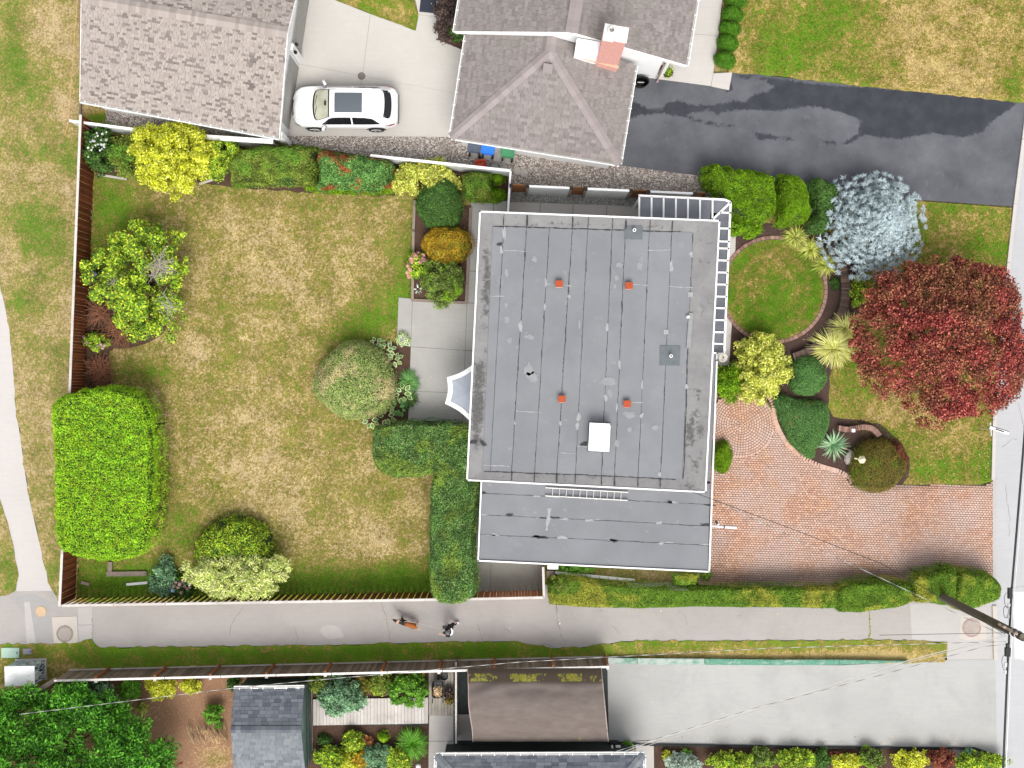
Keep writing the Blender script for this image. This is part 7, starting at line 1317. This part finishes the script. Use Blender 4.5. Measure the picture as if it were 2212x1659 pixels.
def lidbox(name, label, x0, y0, x1, y1, mat, h=.06):
    a, b = V3((x0, y0), h), V3((x1, y1), h); c = (a+b)/2; o = thing(name, label, 'utility lid', (c.x, c.y, .035)); w, d = abs(b.x-a.x), abs(b.y-a.y); V, F = slab_geo((w, d, h)); l_ = mk('lid', V, F, mat, o); m = MB(); m.box((w*.38, 0, h+.004), (.05, .09, .012)); m.build('lift_handle', 'dark_metal', o); return o
lidbox('utility_hatch', 'pale green rectangular utility lid beside the lane', 3, 1399, 42, 1421, 'teal_lid'); lidbox('utility_hatch', 'small grey square utility lid in the grass beside the green one', 50, 1401, 69, 1413, 'grey_lid', .04)
c = V3((42.7, 1460.5), 1.32); o = thing('utility_cabinet', 'white topped utility cabinet with printed forest wrap on its sides', 'cabinet', (c.x, c.y, .02)); m = MB(); m.box((0, 0, .63), (1.32, .86, 1.26), .02); m.build('wrapped_body', 'wrap_print', o); m = MB(); m.box((0, 0, 1.29), (1.37, .91, .06), .02); lid = m.build('top', 'white', o); m = MB(); m.box((0, 0, .03), (1.45, 1.0, .06), .02); m.build('plinth', 'conc_walk', o)
mm = MB(); blob(mm, (.47, -.30), .16, .12, 1.3225, 12, .3); blob(mm, (.42, .03), .05, .03, 1.3225, 8, .4); blob(mm, (.2, -.42), .08, .02, 1.3225, 8, .3); mm.build('dirt_mark', 'cap_grey', o)
# ------------------------------------------------------------------ BINS, BARROWS, YARD THINGS
def bin_(label, x, y, mat, rz=0.):
    q = V3((x, y), 1.0); o = thing('wheeled_bin', label, 'bin', (q.x, q.y, .05), rz, 'bins behind the garage'); V = []; w0, w1, d0, d1, h = .23, .29, .26, .34, .95
    V = [(-w0,-d0,.04),(w0,-d0,.04),(w0,d0,.04),(-w0,d0,.04),(-w1,-d1,h),(w1,-d1,h),(w1,d1,h),(-w1,d1,h)]; mk('body', V, [(3,2,1,0),(0,1,5,4),(1,2,6,5),(2,3,7,6),(3,0,4,7)], mat, o)
    m = MB(); m.box((0, .0, h+.02), (.62, .72, .035)); m.box((0, .02, h+.05), (.50, .56, .04)); m.build('lid', mat, o); m = MB(); m.bar((-.24, -.40, h-.02), (.24, -.40, h-.02), .035, .035); m.build('handle', mat, o)
    for s_ in (-1, 1): m = MB(); m.tube([(s_*.18, -.33, .12), (s_*.26, -.33, .12)], .12, 12); m.build('wheel', 'rubber', o)
bin_('dark grey wheeled bin under the north house eave', 1026, 311, 'navy_bin', -.15); bin_('blue wheeled bin under the north house eave', 1055, 315, 'blue_bin', -.15); bin_('green wheeled bin under the north house eave', 1098, 322, 'green_bin', -.15)
for i, (x, y, lb) in enumerate(((1031, 332, 'square stepping slab below the dark grey bin'), (1055, 334, 'square stepping slab below the blue bin'), (1077, 338, 'square stepping slab between blue and green bins'), (1096, 343, 'square stepping slab below the green bin'))): q = V3((x, y), .05); o = thing('stepping_slab', lb, 'paving slab', (q.x, q.y, .02), -.12, 'slabs in front of the bins'); V, F = slab_geo((.44, .5, .05)); mk('slab', V, F, 'stone_slab', o)
for x, y, r, lb in ((1068, 361, 8, 'round stepping stone just below the red barrow'), (1088, 362, 8, 'round stepping stone at the white fence corner'), (1132, 374, 9, 'round pale stepping stone on the gravel right of the fence corner'), (1117, 370, 8, 'dark round stepping stone beside the pale one')): q = V3((x, y), .05); o = thing('stepping_stone', lb, 'stepping stone', (q.x, q.y, .02), 0, 'round stones on the gravel'); m = MB(); m.lathe([(.001, .05), (r/S*.95, .05), (r/S, .03), (r/S, 0)], (0, 0, 0), 20); m.build('stone', 'stone_slab', o)
def barrow(label, x, y, rz, mat, L, W_, load=None, z=.0):
    q = V3((x, y), .55); o = thing('wheelbarrow', label, 'wheelbarrow', (q.x, q.y, z), rz); a, b, h = L/2, W_/2, .58; V = []
    for s_, zz in ((.72, .30), (1., h), (.94, h), (.68, .33)):
        for k in range(20):
            t = 2*PI*k/20; ct, st = math.cos(t), math.sin(t); V.append((a*s_*math.copysign(abs(ct)**.45, ct), b*s_*math.copysign(abs(st)**.45, st), zz))
    F = [(r*20+k, r*20+(k+1) % 20, (r+1)*20+(k+1) % 20, (r+1)*20+k) for r in range(3) for k in range(20)] + [tuple(range(60, 80))[::-1], tuple(range(20))]; mk('tray', V, F, mat, o, False)
    for s_ in (-1, 1): m = MB(); m.tube([(a*.8, s_*.10, .22), (-a*.4, s_*b*.75, .30), (-a*1.5, s_*b*.85, .60)], .022, 6); m.build('handle', 'black' if mat != 'black' else 'dark_metal', o); m = MB(); m.tube([(-a*.5, s_*b*.7, .3), (-a*.6, s_*b*.75, 0)], .02, 6); m.build('leg', 'black', o)
    m = MB(); m.tube([(a*1.05, -.05, .19), (a*1.05, .05, .19)], .19, 16); m.build('wheel', 'rubber', o)
    if load:
        n = 260; P = np.stack([rng.normal(-a*.4 if load == 'straw' else 0, .10, n), rng.normal(0, .09, n), np.abs(rng.normal(.42, .08, n))], 1); l = leaves('straw', P, np.tile([0, 0, 1.], (n, 1)), .22, 'lf_dry' if load == 'straw' else load, None, .12, .5); l.parent = o
barrow('black wheelbarrow with a heap of straw on the old deck', 946, 1487, PI/2, 'black', .86, .58, 'straw', .12); barrow('red orange wheelbarrow leaning at the white fence', 1038, 356, PI/2+.1, 'red_paint', .5, .55)
def pot(label, x, y, r, h, mat, leaf=None, z=.05):
    q = V3((x, y), h); o = thing('plant_pot', label, 'pot', (q.x, q.y, z)); m = MB(); m.lathe([(.001, 0), (r*.75, 0), (r, h), (r*1.04, h), (r*.9, h-.02), (r*.85, h*.7), (.001, h*.68)], (0, 0, 0), 18); m.build('pot', mat, o)
    if leaf: n = 160; P = np.stack([rng.normal(0, r*.5, n), rng.normal(0, r*.5, n), h*.8+np.abs(rng.normal(0, .12, n))], 1); l = leaves('foliage', P, np.tile([0, 0, 1.], (n, 1)), .10, leaf, None, .5, .6); l.parent = o
pot('black pot with scraps beside the wheelbarrow', 969, 1496, .24, .35, 'black', 'lf_purple', .12); pot('second black pot just below, against the garden fence', 971, 1511, .2, .3, 'black', 'lf_bronze', .12); pot('round empty black pot by the weathered fence', 960, 1460, .18, .3, 'black', None, .12); pot('dark pot with plant at the white house corner', 1443, 157, .22, .4, 'black', 'lf_yelgreen')
q = V3((1386, 176), .5); o = thing('garden_tub', 'black oval tub against the white wall by the asphalt drive', 'tub', (q.x, q.y, .03)); V = []; F = []
for s_, zz in ((.8, 0), (1., .5), (.93, .5), (.75, .1)):
    for k in range(24): t = 2*PI*k/24; V.append((.36*s_*math.cos(t), .26*s_*math.sin(t), zz))
F = [(r*24+k, r*24+(k+1) % 24, (r+1)*24+(k+1) % 24, (r+1)*24+k) for r in range(3) for k in range(24)] + [tuple(range(72, 96))[::-1]]; mk('tub', V, F, 'black', o, True); m = MB(); m.bar((-.15, .05, .12), (.15, .05, .12), .04, .02); m.build('handle', 'offwhite', o)
a, b = V3((908, -22), .05), V3((943, 27), .05); o = thing('door_mat', 'dark rectangular mat on the front walk at the top edge', 'mat', ((a.x+b.x)/2, (a.y+b.y)/2, .036), -.1); V, F = slab_geo((abs(b.x-a.x), abs(b.y-a.y), .02)); mk('mat', V, F, 'black_mat', o); m = MB(); m.box((abs(b.x-a.x)*.2, -.1, .022), (.03, .03, .006)); m.build('leaf_scrap', 'offwhite', o)
# decks
def decking(name, label, x0, y0, x1, y1, n, mat, z, slope=0.):
    c = V3(((x0+x1)/2, (y0+y1)/2), z); o = thing(name, label, 'deck', (c.x, c.y, 0)); w = (x1-x0)/n
    for i in range(n):
        m = MB(); s_ = slope*(i+.5)/n; m.prism([tuple((V3(p, z)-o.location).xy) for p in ((x0+i*w+.25, y0+s_+random.uniform(-.3, .3)), (x0+(i+1)*w-.25, y0+s_), (x0+(i+1)*w-.25, y1+s_+random.uniform(-.3, .3)), (x0+i*w+.25, y1+s_))], z-.035+random.uniform(-.004, .004), z+random.uniform(-.004, .004)); m.build('board', mat, o)
    m = MB(); m.prism([tuple((V3(p, 0)-o.location).xy) for p in ((x0+1, y0+1), (x1-1, y0+1), (x1-1, y1-1), (x0+1, y1-1))], 0, z-.06); m.build('substructure', 'dark_board', o)
decking('garden_deck', 'pale wooden boardwalk in the south garden', 676, 1511, 925, 1567, 34, 'deck', .15, -4); decking('old_deck', 'old weathered deck under the black wheelbarrow', 926, 1446, 980, 1545, 8, 'deck_old', .13)
a, b = V3((668, 1474), .1), V3((669, 1622), .1); o = thing('walk_plank', 'long beige plank path along the shed wall', 'plank', (a+b)/2-Vector((0, 0, .1)))
for i in range(4): m = MB(); p, r_ = a.lerp(b, i/4+.003), a.lerp(b, (i+1)/4-.003); m.bar(Vector((p.x, p.y, .08))-o.location, Vector((r_.x, r_.y, .08))-o.location, .26, .06); m.build('plank', 'deck_old', o)
# tarp shelter
def shelter():
    c = V3((1160, 1525), 0); o = thing('tarp_shelter', 'brown arched tarpaulin shelter beside the south drive', 'shelter', c); nx, ny = 46, 40; V = []; F = []; mo = []; al = []
    for j in range(ny+1):
        t = j/ny; yf = 1444 + t*158; z = 1.75 + 1.0*math.sin(PI*(.04+.92*t))**.65; xl = 1010 + 11*max(0, t-.2)/.8 + 1.5*math.sin(9*t); xr = 1299 + 15*t
        for i in range(nx+1):
            s_ = i/nx; sagg = .05*abs(math.sin(PI*s_*3.0))**.7; wr_ = .075*math.sin(9*s_+14*t+3*math.sin(5*s_))*math.exp(-((t-.27)/.09)**2) + .06*math.sin(22*s_-16*t)*math.exp(-((t-.85)/.07)**2) + .018*math.sin(31*s_+7*t)*math.sin(5*t+2*s_)
            zz = z - sagg*(.4+.6*math.exp(-((t-.22)/.12)**2)) + wr_; w = W(xl+(xr-xl)*s_, yf, z); V.append((w[0]-c.x, w[1]-c.y, zz)); al.append(max(0, min(1, (.225-t)*22))); mo.append((.42+.25*math.sin(19*s_) if .05 < t < .20 else -.6) if t < .215 else (.15 if t > .93 else -.6))
    for j in range(ny):
        for i in range(nx): k = j*(nx+1)+i; F.append((k+nx+1, k+nx+2, k+1, k))
    tp = mk('tarp', V, F, 'tarp', o, True); attrs(tp.data, moss=mo, algae=al)
    for side in (0, nx):
        m = MB(); m.tube([V[j*(nx+1)+side] for j in range(0, ny+1, 4)], .025, 6); m.build('edge_hoop', 'cap_pink', o)
    for j in (2, ny-2):
        for i in (1, nx//2, nx-1): p = V[j*(nx+1)+i]; m = MB(); m.tube([(p[0], p[1], 0), (p[0], p[1], p[2]-.03)], .03, 8); m.build('leg', 'alu', o)
    m = MB(); j = int(ny*.68); m.tube([tuple(np.array(V[j*(nx+1)+i])+[0, 0, .004]) for i in range(0, nx+1, 3)], .008, 5); m.build('seam', 'fence_grey', o)
shelter()
o = thing('pipe_and_meter', 'white pipe and box on a dark base by the shelter corner', 'pipe', V3((1326, 1610), 0)); c = o.location; m = MB(); m.box((0, 0, .25), (.42, .5, .5)); m.build('dark_base', 'black', o); m = MB(); m.tube([(-.16, .24, .75), (-.12, -.1, .8), (-.08, -.3, .8)], .05, 10); m.build('pipe', 'white', o); m = MB(); m.box((.14, .0, .62), (.22, .34, .2)); m.build('box', 'white', o)
o = thing('globe_lamp', 'white globe garden lamp at the bottom edge by the path', 'lamp', V3((904, 1655), .4)-Vector((0, 0, .4))); m = MB(); m.ball((0, 0, .45), .13, 14, 8); m.build('globe', 'white', o, True); m = MB(); m.tube([(0, 0, 0), (0, 0, .36)], .03, 8); m.build('stem', 'black', o)
o = thing('garden_trowel', 'small orange handled tool on the bare dirt', 'tool', V3((387, 1652), .05)-Vector((0, 0, .02)), .5); m = MB(); m.tube([(0, 0, .05), (.18, 0, .05)], .03, 8); m.build('handle', 'orange', o); m = MB(); m.tube([(-.16, 0, .04), (0, 0, .05)], .012, 6); m.add([(-.16, -.04, .04), (-.34, 0, .03), (-.16, .04, .04)], [(0, 1, 2)]); m.build('blade', 'dark_metal', o)
# front garden lantern, path light, rock
q = V3((1862, 993), 1.5); o = thing('garden_lantern', 'cream garden lantern standing beside the bronze ball', 'lantern', (q.x, q.y, 0)); m = MB(); m.tube([(0, 0, 0), (0, 0, 1.3)], .04, 10); m.build('post', 'cream', o); m = MB(); m.lathe([(.10, 0), (.14, .18), (.19, .2), (.10, .30), (.03, .34), (.001, .36)], (0, 0, 1.3), 6); m.build('head', 'cream', o); m = MB(); m.bar((-.30, .05, 1.35), (0, 0, 1.35), .05, .04); m.build('arm', 'cream', o); m = MB(); m.lathe([(.05, .0), (.07, .03), (.001, .05)], (0, 0, 1.655), 6); m.build('finial', 'offwhite', o)
q = V3((1844, 930), .5); o = thing('wall_light', 'small white light on the curved brick planter', 'light', (q.x, q.y, .405)); m = MB(); m.box((0, 0, .04), (.16, .16, .08)); m.build('housing', 'white', o); m = MB(); m.box((0, 0, .085), (.10, .10, .02)); m.build('lens', 'offwhite', o)
q = V3((1840, 990), .3); o = thing('garden_rock', 'pinkish grey boulder between yucca and lantern', 'rock', (q.x, q.y, .03)); m = MB(); m.lathe([(.30, 0), (.33, .12), (.27, .24), (.15, .31), (.001, .33)], (0, 0, 0), 11); m.v = [(x*random.uniform(.85, 1.12), y*random.uniform(.9, 1.3), z*random.uniform(.9, 1.05)) for x, y, z in m.v]; m.build('stone', 'rock', o)
# side bed things
a, b = V3((1199, 1237), .35), V3((1371, 1254), .35); o = thing('white_rail', 'long white perforated rail lying in the narrow side bed', 'rail', (a+b)/2-Vector((0, 0, .35))); m = MB(); m.bar(Vector((a.x, a.y, .30))-o.location, Vector((b.x, b.y, .30))-o.location, .12, .08); m.build('channel', 'white', o)
for i in range(8): p = a.lerp(b, .12+i*.11); m = MB(); w = Vector((p.x, p.y, .345))-o.location; m.tube([w, w+Vector((0, 0, .008))], .022, 8); m.build('hole_cap', 'black', o)
o = thing('meter_box', 'light grey box on the wall under the flat roof edge', 'box', V3((1194, 1221), .8)-Vector((0, 0, .8))); m = MB(); m.box((0, 0, .45), (.5, .35, .9)); m.build('case', 'offwhite', o); m = MB(); m.lathe([(.08, 0), (.08, .02), (.001, .03)], (-.05, 0, .9), 14); m.build('fan_grille', 'alu', o)
o = thing('brown_crate', 'brown box beside the white rail at the fence', 'crate', V3((1189, 1240), .5)-Vector((0, 0, .5))); 
for i in range(4): m = MB(); m.box((0, 0, .07+i*.14), (.36, .3, .13)); m.build('slat', 'timber', o)
# verge rope and edging by the garage
a, b, c_ = V3((167, 0), .5), V3((148, 262), .5), V3((140, 292), .05); o = thing('orange_string', 'thin orange string line stretched along the garage verge', 'string', b-Vector((0, 0, .5))); m = MB(); m.tube([a+Vector((.3, 6, 0))-o.location, a-o.location, b-o.location, c_-o.location], .014, 5); m.build('string', 'rope', o); m = MB(); m.tube([(0, 0, 0), (0, 0, .55)], .02, 6); m.build('stake', 'timber', o)
a, b = V3((174, -150), .1), V3((174, 262), .1); o = thing('verge_edging', 'grey timber edging along the verge beside the garage', 'edging', (a+b)/2-Vector((0, 0, .1)))
for i in range(5): m = MB(); p, r_ = a.lerp(b, i/5+.002), a.lerp(b, (i+1)/5-.002); m.bar(Vector((p.x, p.y, .09))-o.location, Vector((r_.x, r_.y, .09))-o.location, .07, .16); m.build('timber', 'timber', o)

# fallen leaves on the hard ground beside hedges and trees
ZONES = [((1190, 1318, 1950, 1330), 40, .022), ((2000, 880, 2140, 1030), 60, .05), ((1560, 1240, 2130, 1262), 80, .075), ((1420, 1590, 2100, 1606), 80, .03), ((1320, 1440, 2050, 1600), 30, .03), ((880, 700, 1000, 900), 30, .065), ((200, 1310, 1150, 1390), 25, .022), ((1560, 600, 1780, 740), 20, .085)]
P = []
for (x0, y0, x1, y1), n, z in ZONES:
    for i in range(n): w = W2((random.uniform(x0, x1), random.uniform(y0, y1))); P.append((w[0], w[1], z+.006))
P = np.array(P); o = leaves('leaf_litter', P, np.tile([0, 0, 1.], (len(P), 1)), .06, 'lf_dry', None, .6, .15); o['kind'] = 'stuff'
